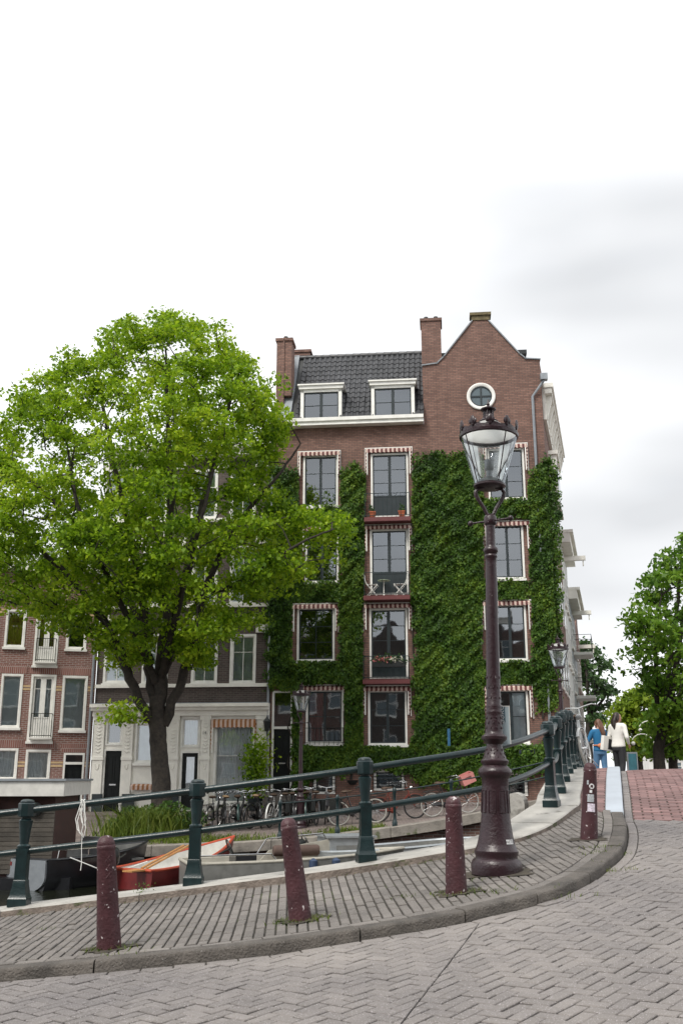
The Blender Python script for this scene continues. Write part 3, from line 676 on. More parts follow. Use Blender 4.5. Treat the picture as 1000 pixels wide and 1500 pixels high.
# ------------------------------------------------------------------ street lamps
LD = 9.16; LB = at(727, 1278, LD)
def lz(py): return at(727, py, LD).z - LB.z          # height on the pole for a row of the photo
def lr(hw, py): return hw / (FPX * CP - (750 - py) * SP) * LD
MT['opal'] = leafmat('opal_glass', (.75, .75, .72), (.8, .8, .77), (.85, .85, .82), trans=.6, rough=.3)
def make_lamp(label, loc, tilt=(0, 0, 0)):
    root = empty('street_lamp', loc); root.rotation_euler = tilt; tag(root, label, 'street lamp')
    def prof(pts): return [(lr(h_, y_), lz(y_)) for h_, y_ in pts]
    base = MB()
    base.lathe(prof([(37, 1281), (37.5, 1268), (36, 1262), (34, 1259), (31, 1257), (30.5, 1254), (32, 1250), (32, 1246), (30, 1243), (27.5, 1236)]), 28)
    base.build('plinth', MT['iron_purple'], root, smooth=35)
    body = MB()
    body.lathe(prof([(27.5, 1236), (24.5, 1222), (22, 1205), (20.5, 1190), (19.6, 1172), (19.2, 1152), (19.6, 1141), (21.5, 1138)]), 24)
    for k in range(8):          # raised panels on the bell
        a = 2 * math.pi * (k + .5) / 8
        for yy in ((1190, 1158),):
            M_ = Matrix.Rotation(a, 4, 'Z')
            z0, z1 = lz(yy[0]), lz(yy[1]); r0 = lr(20.4, yy[0]); r1 = lr(19.2, yy[1])
            for sx in (-1, 1): body.tube([M_ @ Vector((r0 * .985, sx * .030, z0)), M_ @ Vector((r1 * .985, sx * .028, z1))], .0055, 5)
            for z_, r_ in ((z0, r0), (z1, r1)): body.tube([M_ @ Vector((r_ * .985, -.03, z_)), M_ @ Vector((r_ * .985, .03, z_))], .0055, 5)
    body.build('bell_base', MT['iron_purple'], root, smooth=35)
    col = MB()
    col.lathe(prof([(21.5, 1138), (24, 1135), (24.8, 1131), (24, 1127), (21, 1124), (18, 1121), (20.5, 1116.5), (20.5, 1114), (17, 1111), (14.5, 1104), (12.6, 1098), (11.5, 1093), (11.5, 1090), (14, 1087), (18.5, 1083), (19, 1079), (15, 1076), (12.8, 1073), (12.8, 1070), (12.2, 1066), (11.6, 1050), (11.2, 1046), (11.8, 1044), (11.8, 1042), (10.9, 1040), (11.4, 1036), (11.4, 1034), (10.6, 1032), (10.2, 1000), (9.7, 950), (9.2, 900), (8.7, 860), (8.2, 825), (8.2, 818), (9.6, 816), (9.6, 814), (8, 812), (10.6, 808), (11.0, 806), (10.6, 804), (7.2, 801), (6.9, 799), (6.7, 770), (8.6, 768), (9.2, 765), (9.2, 758), (8, 756), (6, 754), (.1, 753)]), 20)
    for (ya, yb, hw) in ((1112, 1096, 14.5), (1070, 1048, 12.0), (1030, 985, 10.2)):   # cast ornament as small leaf bosses
        for k in range(9):
            for r_ in range(3):
                f = (r_ + .5) / 3; y_ = ya + (yb - ya) * f; a = 2 * math.pi * (k + .5 * (r_ % 2)) / 9
                hw_ = {1112: 16.5 - 4.2 * f, 1070: 12.4 - .7 * f, 1030: 10.5 - .3 * f}[ya]; rr = lr(hw_, y_)
                col.ball((rr * math.cos(a), rr * math.sin(a), lz(y_)), .0095, 6, (.7, .7, 1.5))
    col.build('column', MT['iron_purple'], root, smooth=40)
    bar = MB(); zb = lz(763); dv = Vector((.82, -.57, 0)); L2 = .21
    bar.tube([-dv * L2 + Vector((0, 0, zb)), dv * L2 + Vector((0, 0, zb))], [.010, .010], 8)
    for s_ in (-1, 1): bar.ball(Vector((0, 0, zb)) + dv * s_ * L2, .027, 12)
    bar.build('ladder_bar', MT['iron_purple'], root, smooth=True)
    yoke = MB()
    for s_ in (-1, 1):
        pts = [(0.02 * s_, 0, lz(757)), (lr(9, 742) * s_, 0, lz(744)), (lr(15, 735) * s_, 0, lz(735)), (lr(20, 727) * s_, 0, lz(727)), (lr(21, 720) * s_, 0, lz(721)), (lr(17, 715) * s_, 0, lz(716)), (lr(8, 713) * s_, 0, lz(714))]
        yoke.tube([Vector(p) for p in pts], [.016, .017, .018, .02, .019, .016, .013], 8)
    yoke.lathe(prof([(20, 715), (23.5, 713), (23.5, 710.5), (20, 709)]), 24)
    yoke.build('yoke', MT['iron_purple'], root, smooth=True)
    # lantern: ribs, glass, roof, crown
    hd = MB(); hd.lathe(prof([(21, 709), (17, 704), (9, 701), (5, 699), (4.6, 690), (6.5, 688), (7.5, 676), (7, 674)]), 16); hd.build('burner', MT['grey_metal'], root, smooth=True)
    gl = MB(); gl.lathe([(lr(21.5, 709), lz(709)), (lr(41, 641), lz(641))], 24, cap=False); gl.build('lantern_glass', MT['lamp_glass'], root, smooth=True)
    ribs = MB()
    for k in range(4):
        a = R(28) + math.pi / 2 * k; p0_ = Vector((lr(21.8, 709) * math.cos(a), lr(21.8, 709) * math.sin(a), lz(709))); p1_ = Vector((lr(41.3, 641) * math.cos(a), lr(41.3, 641) * math.sin(a), lz(641)))
        ribs.tube([p0_, p1_], .0055, 6)
    ribs.build('rib', MT['iron_purple'], root, smooth=True)
    og = MB(); og.lathe(prof([(39.5, 636.5), (26, 627), (13, 619)]), 32, cap=False); og.build('roof_glass', MT['opal'], root, smooth=True)
    rf = MB(); rf.lathe(prof([(40.5, 643), (43, 642), (43.5, 638), (41, 636), (39.5, 638)]), 24, cap=False); rf.lathe(prof([(13, 620), (14, 617.5), (12, 616), (8.5, 614), (8.5, 612)]), 24, cap=False)
    rf.lathe(prof([(6.2, 613), (6, 612), (6, 602), (7, 601.5)]), 8)
    rf.lathe(prof([(8, 602), (11.3, 600.5), (11.3, 599), (8, 597.5), (4, 596), (2, 594), (2.6, 592), (1.6, 590), (1.2, 586), (.2, 584)]), 16)
    for k in range(6):
        a = 2 * math.pi * k / 6 + .2; rf.tube([(lr(7.5, 607) * math.cos(a), lr(7.5, 607) * math.sin(a), lz(613)), (lr(7.5, 607) * math.cos(a), lr(7.5, 607) * math.sin(a), lz(601))], .007, 5)
    rf.build('lantern_roof', MT['iron_purple'], root, smooth=35)
    cr = MB(); rc = lr(41, 636)
    for k in range(48):       # scalloped band
        a = 2 * math.pi * k / 48; a2 = 2 * math.pi * (k + 1) / 48; h1 = .030 + .026 * abs(math.sin(5 * a)); h2 = .030 + .026 * abs(math.sin(5 * a2)); z0 = lz(638)
        for rr in (rc, rc - .006):
            cr.face([(rr * math.cos(a), rr * math.sin(a), z0), (rr * math.cos(a2), rr * math.sin(a2), z0), (rr * math.cos(a2), rr * math.sin(a2), z0 + h2), (rr * math.cos(a), rr * math.sin(a), z0 + h1)])
    for k in range(10):
        a = 2 * math.pi * (k + .35) / 10; M_ = Matrix.Rotation(a, 4, 'Z'); z0 = lz(634)
        for (dy, dz_, r_) in ((0, .058, .036), (-.026, .045, .024), (.026, .045, .024), (0, .02, .022)):
            cr.ball(M_ @ Vector((rc + .004, dy, z0 + dz_)), r_, 8, (.35, .8, 1.25), M=M_)
    cr.build('crown_ornament', MT['iron_purple'], root, smooth=True)
    return root
lamp = make_lamp('tall maroon cast iron lamp with glass lantern on the brick footpath', LB, (0, R(1.2), 0))
# white sticker on the bell of the near lamp
def text_mesh(name, body, size, material, parent, loc, rot, extrude=0.0, align='CENTER'):
    cu = bpy.data.curves.new(name, 'FONT'); cu.body = body; cu.size = size; cu.align_x = align; cu.align_y = 'CENTER'; cu.extrude = extrude; cu.resolution_u = 2
    ob = bpy.data.objects.new(name, cu); COL.objects.link(ob); dg = bpy.context.evaluated_depsgraph_get(); me_ = bpy.data.meshes.new_from_object(ob.evaluated_get(dg))
    bpy.data.objects.remove(ob); me_.materials.clear(); me_.materials.append(material)
    o = link(bpy.data.objects.new(name, me_), parent); o.location = loc; o.rotation_euler = rot; return o
MT['sticker_white'] = mat('sticker_white', (.7, .7, .7), .6, var=.1)
MT['ink'] = mat('ink', (.04, .035, .045), .6, var=.1)
MT['sticker_grey'] = mat('sticker_grey', (.38, .40, .42), .6, var=.35, scale=60)
MT['sticker_pale'] = mat('sticker_pale', (.62, .56, .64), .6, var=.35, scale=45)
def curved_sticker(parent, name, a0, a1, z0, z1, rfun, material, off=.003):
    mb = MB(); n = 6
    for i in range(n):
        b0 = a0 + (a1 - a0) * i / n; b1 = a0 + (a1 - a0) * (i + 1) / n
        mb.face([((rfun(z) + off) * math.cos(b), (rfun(z) + off) * math.sin(b), z) for b, z in ((b0, z0), (b1, z0), (b1, z1), (b0, z1))])
    return mb.build(name, material, parent)
def bell_r(z): return float(np.interp(z, [lz(1236), lz(1222), lz(1205), lz(1190)], [lr(27.5, 1236), lr(24.5, 1222), lr(22, 1205), lr(20.5, 1190)]))
a_l = -R(90) + R(10)
curved_sticker(lamp, 'sticker', R(-66), R(-36), lz(1235), lz(1228.5), bell_r, MT['sticker_white'])
zt = lz(1231.7); am = R(-51); text_mesh('sticker_lettering', 'WETIC', .036, MT['ink'], lamp, ((bell_r(zt) + .006) * math.cos(am), (bell_r(zt) + .006) * math.sin(am), zt), (R(80), 0, am + R(90)))
# the two other lamps of the same pattern (far quay, far end of the bridge)
def lamp_copy(label, loc, sc):
    c = copy_tree(lamp)
    c.location = loc; c.rotation_euler = (0, 0, .6); c['label'] = label; c.scale = (sc, sc, sc)
    for ch in list(c.children):
        if ch.name.startswith('sticker'): bpy.data.objects.remove(ch)
    return c
lq = lamp_copy('maroon lamp with glass lantern standing before the ivy covered facade', (at(440, 1165, 31).x, 31, zp(at(440, 1165, 31).x, 31) - .13), .985)
lb = lamp_copy('maroon lamp with glass lantern at the far end of the bridge railing', (at(825, 1100, 28.6).x, 28.6, zp(at(825, 1100, 28.6).x, 28.6) - .02), 1.05)

# board tied to the back of the near lamp
bd = empty('advert_board', (at(739, 1090, 9.5).x, 9.5, at(739, 1090, 9.5).z)); tag(bd, 'narrow grey advert board with white lettering tied behind the near lamp', 'sign')
MT['board_grey'] = mat('board_grey', (.33, .40, .43), .6, var=.06); MT['board_dark'] = mat('board_dark', (.07, .12, .15), .6, var=.1)
hz = at(739, 1035, 9.5).z - at(739, 1090, 9.5).z
mb = MB(); mb.box(-.052, .052, -.006, .006, 0, hz); mb.build('panel', MT['board_grey'], bd)
mb = MB(); mb.box(-.05, .012, -.0085, -.0062, hz * .58, hz * .985); mb.build('printed_field', MT['board_dark'], bd)
mb = MB()
for x0, x1, z0, z1 in ((-.056, -.05, 0, hz), (.05, .056, 0, hz), (-.056, .056, hz, hz + .006)): mb.box(x0, x1, -.009, .009, z0, z1)
mb.build('edge_trim', MT['white_paint'], bd)
text_mesh('lettering', 'BUKO', .062, MT['sticker_white'], bd, (-.018, -.0105, hz * .80), (R(90), -R(90), 0))
mb = MB(); mb.lathe([(.085, hz * .5), (.085, hz * .5 + .01)], 14, c=(at(724, 1060, 9.16).x - at(739, 1090, 9.5).x, -.3, 0)); 
bd.location.y = 9.235 + .0; sc_ = 9.235 / 9.5; bd.location = Vector((at(739, 1090, 9.235).x, 9.235, at(739, 1090, 9.235).z)); bd.scale = (sc_, sc_, sc_)

# ------------------------------------------------------------------ bollards
HB = .75
def bollard_mesh():
    mb = MB()
    mb.lathe([(.087, -.12), (.087, 0), (.0855, .05), (.0645, .655), (.067, .663), (.068, .672), (.066, .682), (.062, .688), (.063, .695), (.058, .715), (.045, .735), (.025, .747), (.001, HB)], 20)
    for k in range(3):      # three raised crosses on two faces
        for a in (R(-90), R(90)):
            M_ = Matrix.Rotation(a, 4, 'Z'); z = .60 - k * .055; r = .0855 + (.0645 - .0855) * (z - .05) / .605
            for s_ in (-1, 1): mb.tube([M_ @ Vector((r - .001, -.016, z - .018 * s_)), M_ @ Vector((r - .001, .016, z + .018 * s_))], .004, 5)
    return mb
bm_ = bollard_mesh().mesh('bollard', MT['bollard_paint'], smooth=35)
BOL = [((160, 1394), 7.3, -5.5, 2, 'chipped maroon bollard leaning towards the canal near the hanging white rope'),
       ((440, 1352), 7.96, -8.5, 0, 'strongly tilted maroon bollard with a grass tuft round its foot'),
       ((668, 1312), 8.3, -.4, 0, 'upright maroon bollard with white paint specks beside the tall lamp'),
       ((862, 1233), 10.3, 4.6, 0, 'maroon bollard covered in stickers at the bridge kerb')]
BOLO = []; TOPY = {160: 1223, 440: 1198, 668: 1166, 862: 1117}
for (bx, by), D_, lean, lean2, lab in BOL:
    p = ground_hit(bx, by - 4, 0.0); tz = EYE + ray(bx, TOPY[bx])[1] * p.y; sc_ = (tz - p.z) / HB / math.cos(R(lean))
    root = link(bpy.data.objects.new('bollard', bm_)); root.location = p; root.scale = (1.0, 1.0, sc_); root.rotation_euler = (R(lean2), R(lean), random.uniform(-.4, .4)); tag(root, lab, 'bollard', 'bollards along the kerb'); BOLO.append(root)
MT['soil_shade'] = mat('soil_shade', (.055, .046, .034), .95, var=.4, scale=12, bump=.6, bscale=70)
for b_, rr in [(b, .16) for b in BOLO] + [(lamp, .27)]:      # dark sand and soil round each foot, standing in for contact shade
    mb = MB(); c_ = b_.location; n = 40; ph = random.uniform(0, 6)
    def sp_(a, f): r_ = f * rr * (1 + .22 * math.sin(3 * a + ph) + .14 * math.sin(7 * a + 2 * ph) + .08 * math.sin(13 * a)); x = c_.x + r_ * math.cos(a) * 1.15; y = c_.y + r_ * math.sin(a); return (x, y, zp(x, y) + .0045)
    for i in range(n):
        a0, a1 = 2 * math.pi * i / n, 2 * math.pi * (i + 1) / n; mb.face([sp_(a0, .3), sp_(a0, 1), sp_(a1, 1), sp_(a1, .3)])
    mb.build('soil_shade_patch', MT['soil_shade'], pavement)
b4 = BOLO[3]; b4.rotation_euler.z = 0
b4r = lambda z: .0855 + (.0645 - .0855) * (z - .05) / .605
mb = MB()
z0 = .515; a = R(-88)
for i in range(16):
    t0, t1 = 2 * math.pi * i / 16, 2 * math.pi * (i + 1) / 16
    def pt(t, r_): z = z0 + r_ * math.sin(t); aa = a + r_ * math.cos(t) / .07; rr = b4r(z) + .003; return (rr * math.cos(aa), rr * math.sin(aa), z)
    mb.face([pt(t0, .026), pt(t1, .026), pt(t1, .014), pt(t0, .014)])
mb.build('round_sticker', MT['sticker_white'], b4)
curved_sticker(b4, 'sticker', R(-120), R(-70), .36, .435, b4r, MT['sticker_grey'])
curved_sticker(b4, 'sticker', R(-118), R(-62), .265, .345, b4r, MT['sticker_pale'])
curved_sticker(b4, 'sticker', R(-105), R(-85), .45, .478, b4r, MT['sticker_white'])
curved_sticker(b4, 'sticker', R(-128), R(-112), .53, .57, b4r, MT['sticker_grey'])

# white rope hung over the top rail
MT['rope'] = mat('rope', (.75, .75, .72), .8, var=.08)
rp0 = at(122, 1172, 10.27); mb = MB(); zt_ = zp(rp0.x, 10.3) + .05 + .885
loopz = [(0, .03), (-.02, -.05), (-.045, -.14), (-.02, -.24), (.02, -.28), (.035, -.2), (.015, -.1), (.01, .03)]
for off, sc in ((-.012, 1.0), (.012, 1.12), (.022, .72)):
    mb.tube([(x * sc + off, -.037 - .004 * i_, z * sc) for i_, (x, z) in enumerate(loopz)], .0042, 6)
mb.tube([(.0, -.035, .03), (.01, 0, .042), (.01, .035, .02)], .006, 6); mb.tube([(-.02, -.035, .03), (-.015, 0, .042), (-.01, .035, .02)], .006, 6)
mb.tube([(.02, -.055, -.27), (.02, -.05, -.4), (.03, -.05, -.55), (.025, -.05, -.62)], .0038, 6)
o = mb.build('hanging_rope', MT['rope'], None, smooth=True, loc=(rp0.x, 10.3, zt_)); tag(o, 'loops of thin white rope hung over the green top rail', 'rope')
# ------------------------------------------------------------------ facades
class Fac:
    """a house front: local x along the wall, -y towards the street, z up"""
    def __init__(s, name, label, anchor_px, Y, slope, left_px, base_z, cat='house'):
        d = Vector((1, slope)).normalized(); s.d = d; a = ray(*anchor_px)[0]; q = Vector((a * Y, Y))
        s.o = q; s.oz = base_z; s.d = d
        u, _ = s.hit(*left_px); s.o = q + d * u
        s.rz = math.atan2(d.y, d.x); s.root = empty(name, (s.o.x, s.o.y, base_z), s.rz); tag(s.root, label, cat); s.holes = []
    def hit(s, px, py, depth=0.0):
        nb = Vector((-s.d.y, s.d.x)); O = s.o + nb * depth; a, b = ray(px, py)
        Y = (O.x * s.d.y - O.y * s.d.x) / (a * s.d.y - s.d.x); X = a * Y
        return (X - O.x) * s.d.x + (Y - O.y) * s.d.y, EYE + b * Y - s.oz
    def rect(s, x0, y0, x1, y1, depth=0.0):
        ym = (y0 + y1) / 2; xm = (x0 + x1) / 2
        return s.hit(x0, ym, depth)[0], s.hit(x1, ym, depth)[0], s.hit(xm, y1, depth)[1], s.hit(xm, y0, depth)[1]

def wall_mesh(mb, u0, u1, z0, z1, holes, rev=.14):
    us = sorted(set([u0, u1] + [h[k] for h in holes for k in (0, 1) if u0 < h[k] < u1])); zs = sorted(set([z0, z1] + [h[k] for h in holes for k in (2, 3) if z0 < h[k] < z1]))
    for i in range(len(us) - 1):
        for j in range(len(zs) - 1):
            uc = (us[i] + us[i + 1]) / 2; zc = (zs[j] + zs[j + 1]) / 2
            if any(h[0] < uc < h[1] and h[2] < zc < h[3] for h in holes): continue
            mb.face([(us[i], 0, zs[j]), (us[i + 1], 0, zs[j]), (us[i + 1], 0, zs[j + 1]), (us[i], 0, zs[j + 1])])
    for a, b, c, d in holes:
        mb.face([(a, 0, c), (a, 0, d), (a, rev, d), (a, rev, c)]); mb.face([(b, 0, c), (b, rev, c), (b, rev, d), (b, 0, d)])
        mb.face([(a, 0, c), (a, rev, c), (b, rev, c), (b, 0, c)]); mb.face([(a, 0, d), (b, 0, d), (b, rev, d), (a, rev, d)])

def window(root, r, cols=2, rows=3, frame='white_paint', sash='dark_sash', fw=.075, sw=.05, bar=.022, sill=True, curtain=None, mull=.0, holes=None, name='window', proud=.025, cpleat=0, lowpanel=0.0, rowz=None, panel_mat=None, glass='glass'):
    a, b, c, d = r
    if holes is not None: holes.append((a, b, c, d))
    mb = MB(); y0, y1 = -proud, .11
    mb.box(a, a + fw, y0, y1, c, d); mb.box(b - fw, b, y0, y1, c, d); mb.box(a + fw, b - fw, y0, y1, d - fw, d); mb.box(a + fw, b - fw, y0, y1, c, c + fw * .8)
    W = mb.build(name, MT[frame], root)
    A, B, C, D = a + fw, b - fw, c + fw * .8, d - fw
    sb = MB(); sy0, sy1 = .035, .085
    sb.box(A, A + sw, sy0, sy1, C, D); sb.box(B - sw, B, sy0, sy1, C, D); sb.box(A + sw, B - sw, sy0, sy1, D - sw, D); sb.box(A + sw, B - sw, sy0, sy1, C, C + sw)
    A += sw; B -= sw; C += sw; D -= sw
    if lowpanel > 0:
        zc = C + (D - C) * lowpanel; (MB if False else sb).box(A, B, .05, .075, C, zc); sb.box(A, B, sy0, sy1, zc, zc + .05); C = zc + .05
    if mull > 0: xm = (A + B) / 2; sb.box(xm - mull / 2, xm + mull / 2, sy0 - .004, sy1, C, D)
    xs = [A + (B - A) * i / cols for i in range(cols + 1)]
    fr = rowz if rowz else [j / rows for j in range(rows + 1)]
    zs = [C + (D - C) * f for f in fr]
    for x in xs[1:-1]:
        if mull == 0: sb.box(x - bar / 2, x + bar / 2, .045, .08, C, D)
    for z in zs[1:-1]: sb.box(A, B, .047, .078, z - bar / 2, z + bar / 2)
    sb.build('sash', MT[sash], W)
    for i in range(cols):
        for j in range(len(zs) - 1):
            pm = MB(); g = max(mull, bar) / 2
            xa_, xb_, za_, zb_ = xs[i] + (g if i else 0), xs[i + 1] - (g if i < cols - 1 else 0), zs[j] + (bar / 2 if j else 0), zs[j + 1] - (bar / 2 if j < len(zs) - 2 else 0)
            pm.face([(xa_, .06, za_), (xb_, .06, za_), (xb_, .06, zb_), (xa_, .06, zb_)])
            po = pm.build('pane', MT[glass], W)
            t1, t2 = random.gauss(0, .004), random.gauss(0, .004)   # panes never sit perfectly flush
            me_ = po.data
            for v in me_.vertices: v.co.y += (v.co.x - xs[i]) * t1 + (v.co.z - zs[j]) * t2
    rm = MB(); e = .02
    rm.face([(a + e, .13, c + e), (a + e, .13, d - e), (a + e, .8, d - e), (a + e, .8, c + e)]); rm.face([(b - e, .13, c + e), (b - e, .8, c + e), (b - e, .8, d - e), (b - e, .13, d - e)])
    rm.face([(a + e, .8, c + e), (b - e, .8, c + e), (b - e, .8, d - e), (a + e, .8, d - e)]); rm.face([(a + e, .13, c + e), (a + e, .8, c + e), (b - e, .8, c + e), (b - e, .13, c + e)]); rm.face([(a + e, .13, d - e), (b - e, .13, d - e), (b - e, .8, d - e), (a + e, .8, d - e)])
    rm.build('room_recess', MT['room'], W)
    if curtain:
        cm, c0, c1, zt = curtain     # material, fraction range across, top fraction
        cu = MB(); n = max(6, int((B - A) * (c1 - c0) / .05)); n += n % 2
        X0 = A + (B - A) * c0; X1 = A + (B - A) * c1; zb = C + (D - C) * zt
        for i in range(n):
            xa = X0 + (X1 - X0) * i / n; xb = X0 + (X1 - X0) * (i + 1) / n; amp = .03 if cpleat else .002
            ya = .10 + amp * (i % 2); yb = .10 + amp * ((i + 1) % 2)
            cu.face([(xa, ya, zb), (xb, yb, zb), (xb, yb, D + .02), (xa, ya, D + .02)])
        cu.build('curtain', MT[cm], W)
    if sill:
        sm = MB(); sm.box(a - .04, b + .04, -.09, .02, c - .09, c - .002); sm.build('sill', MT[frame], W)
    return W
def door(root, r, holes, mat_='black_door', frame='white_paint', transom=.0, panels=True):
    a, b, c, d = r; holes.append((a, b, c, d)); fw = .07
    mb = MB(); mb.box(a, a + fw, -.02, .11, c, d); mb.box(b - fw, b, -.02, .11, c, d); mb.box(a + fw, b - fw, -.02, .11, d - fw, d)
    zt = d - fw - (d - c) * transom
    if transom > 0: mb.box(a + fw, b - fw, -.02, .11, zt - .09, zt)
    Do = mb.build('door', MT[frame], root)
    lf = MB(); A, B = a + fw, b - fw; zt2 = zt - (.09 if transom else 0)
    lf.box(A, B, .06, .1, c, zt2)
    if panels:
        w_ = B - A; h = zt2 - c
        for (fx0, fx1, fz0, fz1) in ((.12, .45, .08, .42), (.55, .88, .08, .42), (.12, .45, .50, .92), (.55, .88, .50, .92)):
            x0, x1, z0, z1 = A + w_ * fx0, A + w_ * fx1, c + h * fz0, c + h * fz1
            for q in ((x0, x1, z0, z0 + .025), (x0, x1, z1 - .025, z1), (x0, x0 + .025, z0 + .025, z1 - .025), (x1 - .025, x1, z0 + .025, z1 - .025)): lf.box(q[0], q[1], .045, .062, q[2], q[3])
    lf.build('door_leaf', MT[mat_], Do)
    kn = MB(); kn.box(A + (B - A) * .3, A + (B - A) * .7, .048, .0605, c + (zt2 - c) * .44, c + (zt2 - c) * .44 + .05); kn.build('letter_slot', MT['chrome'], Do)
    if transom > 0:
        pm = MB(); pm.face([(A, .06, zt), (B, .06, zt), (B, .06, d - fw), (A, .06, d - fw)]); pm.build('pane', MT['glass'], Do)
        rm = MB(); rm.box(A, B, .3, .34, zt - .05, d); rm.build('room_recess', MT['room'], Do)
    return Do
def awning(root, a, b, zt, arm, stripe='stripe_red', fabric=.17, side=True):
    """folded window awning: guide frame, scalloped striped valance, side arms"""
    mb = MB(); t = .022
    mb.box(a, b, -.06, -.028, zt, zt + .035); 
    for x in (a, b - t): mb.box(x, x + t, -.055, -.028, zt - arm - .05, zt)
    A = mb.build('awning', MT['white_paint'], root)
    va = MB(); n = max(6, int(round((b - a - .1) / .085))); x0 = a + .05; sw = (b - a - .1) / n
    for i in range(n):
        va.mat = i % 2; xa = x0 + sw * i; xb = xa + sw
        k = 4
        for j in range(k):
            p = xa + sw * j / k; q = xa + sw * (j + 1) / k
            sa = .035 * abs(math.sin(math.pi * (p - x0) / (2 * sw))); sb_ = .035 * abs(math.sin(math.pi * (q - x0) / (2 * sw)))
            va.face([(p, -.15, zt - fabric - sa), (q, -.15, zt - fabric - sb_), (q, -.155, zt - .075), (p, -.155, zt - .075)])
            va.face([(p, -.155, zt - .075), (q, -.155, zt - .075), (q, -.06, zt - .012), (p, -.06, zt - .012)])
    va.build('valance', [MT['stripe_cream'], MT[stripe]], A)
    for x, s_ in ((a + .085, 1), (b - .125, -1)):
        ar = MB(); ar.box(x, x + .04, -.15, -.11, zt - arm, zt - .1); ar.box(x + .005, x + .035, -.11, -.03, zt - arm, zt - arm + .03); ar.build('arm', MT['white_paint'], A)
        if side:
            fb = MB(); xx = x - .045 if s_ > 0 else x + .045
            m_ = max(4, int(arm / .08))
            for j in range(m_):
                fb.mat = j % 2; z0 = zt - .1 - arm * .85 * j / m_; z1 = zt - .1 - arm * .85 * (j + 1) / m_; wd = .05 * (1 - j / m_) + .02; bul = .02 * math.sin(j * 1.7)
                fb.face([(xx, -.12 - bul, z1), (xx + wd, -.12, z1), (xx + wd, -.12, z0), (xx, -.12 - bul, z0)])
            fb.build('side_fabric', [MT['stripe_cream'], MT[stripe]], A)
    return A
def balcony(root, a, b, z, h, depth=.55, beam='red_beam', bars=True, iron='black_iron', nb=11, slab=True):
    mb = MB()
    if slab: mb.box(a, b, -depth, -.002, z - .16, z); B_ = mb.build('balcony', MT[beam], root)
    else: mb.box(a, b, -depth, -.002, z - .05, z); B_ = mb.build('balcony', MT[beam], root)
    rl = MB(); e = .03
    for zz in (z + h, z + .07): rl.tube([(a + e, -.01, zz), (a + e, -depth + e, zz), (b - e, -depth + e, zz), (b - e, -.01, zz)], .014, 6)
    rl.build('handrail', MT[iron], B_)
    for i in range(nb + 1):
        bb = MB(); x = a + e + (b - a - 2 * e) * i / nb; bb.tube([(x, -depth + e, z), (x, -depth + e, z + h)], .014 if i in (0, nb) else .007, 6); bb.build('baluster', MT[iron], B_)
    return B_

# ------------------------------------------------------------------ main ivy house
MH = Fac('corner_house', 'tall red brick corner house covered in ivy with neck gable and mansard roof', (568, 900), 37.5, -.1034, (405, 560), .35)
U0 = 0.0; U1 = MH.hit(790, 530)[0]
ZE = (MH.hit(450, 632)[1] + MH.hit(612, 617)[1]) / 2          # under the white eaves board
WINS = {}
def mw(x0, y0, x1, y1, **k):
    r = MH.rect(x0, y0, x1, y1); WINS[(x0, y0)] = r; return window(MH.root, r, holes=MH.holes, **k)
S = dict(sash='dark_sash')
# left column
mw(444, 667, 495, 742, cols=2, rows=3, mull=.10)
mw(447, 776, 496, 853, cols=2, rows=3, mull=.10)
mw(435, 890, 490, 968, cols=2, rows=3, mull=.0, bar=.03)
mw(448, 1010, 503, 1089, cols=2, rows=2, mull=.07, curtain=('curtain_red', 0, .42, .0), cpleat=1)
# middle column: french doors on balconies
mw(543, 664, 598, 757, cols=2, rows=3, mull=.11, lowpanel=.3, sill=False, rowz=[0, .32, .66, 1])
mw(542, 775, 598, 871, cols=2, rows=3, mull=.12, lowpanel=.3, sill=False)
mw(541, 891, 597, 994, cols=2, rows=3, mull=.12, lowpanel=.3, sill=False)
mw(539, 1011, 596, 1091, cols=2, rows=3, mull=.10)
# right column
mw(714, 657, 768, 731, cols=2, rows=3, mull=.10)
mw(718, 768, 767, 848, cols=2, rows=3, mull=.10)
mw(722, 885, 771, 967, cols=2, rows=3, mull=.10)
mw(724, 1010, 774, 1089, cols=2, rows=2, mull=.10, curtain=('blind', .45, 1.0, .0))
for (x0, y0, x1, yt, arm) in ((436, 0, 499, 661, 1.0), (441, 0, 499, 770, 1.0), (427, 0, 496, 884, 1.05), (441, 0, 507, 1003, .95), (534, 0, 604, 656, 1.1), (533, 0, 603, 768, 1.05), (532, 0, 603, 883, 1.0), (531, 0, 602, 1004, 1.05), (707, 0, 773, 650, 1.1), (707, 0, 776, 763, 1.1), (705, 0, 778, 879, 1.1), (708, 0, 780, 1003, 1.15)):
    ua = MH.hit(x0, yt + 20)[0]; ub = MH.hit(x1, yt + 20)[0]; zt = MH.hit((x0 + x1) / 2, yt)[1]; awning(MH.root, ua, ub, zt - .03, arm)
for (x0, x1, zb, zr) in ((533, 601, 757, 722), (532, 600, 872, 838), (531, 600, 995, 961)):
    ua = MH.hit(x0, zb, -.55)[0]; ub = MH.hit(x1, zb, -.55)[0]; z = MH.hit(566, zb, -.55)[1]; h = MH.hit(566, zr, -.55)[1] - z; balcony(MH.root, ua, ub, z, h, iron='iron_green', nb=10)
# front door with transom light, stoop
rD = MH.rect(396, 1012, 428, 1160); rD = (max(.06, rD[0]), rD[1], rD[2], rD[3]); door(MH.root, rD, MH.holes, transom=.34)
mb = MB(); mb.box(rD[0] - .1, rD[1] + .25, -.75, -.003, -.8, rD[2] - .02); mb.box(rD[0] - .1, rD[1] + .25, -1.1, -.752, -.8, rD[2] - .22); mb.build('stoop', MT['kerb_stone'], MH.root)
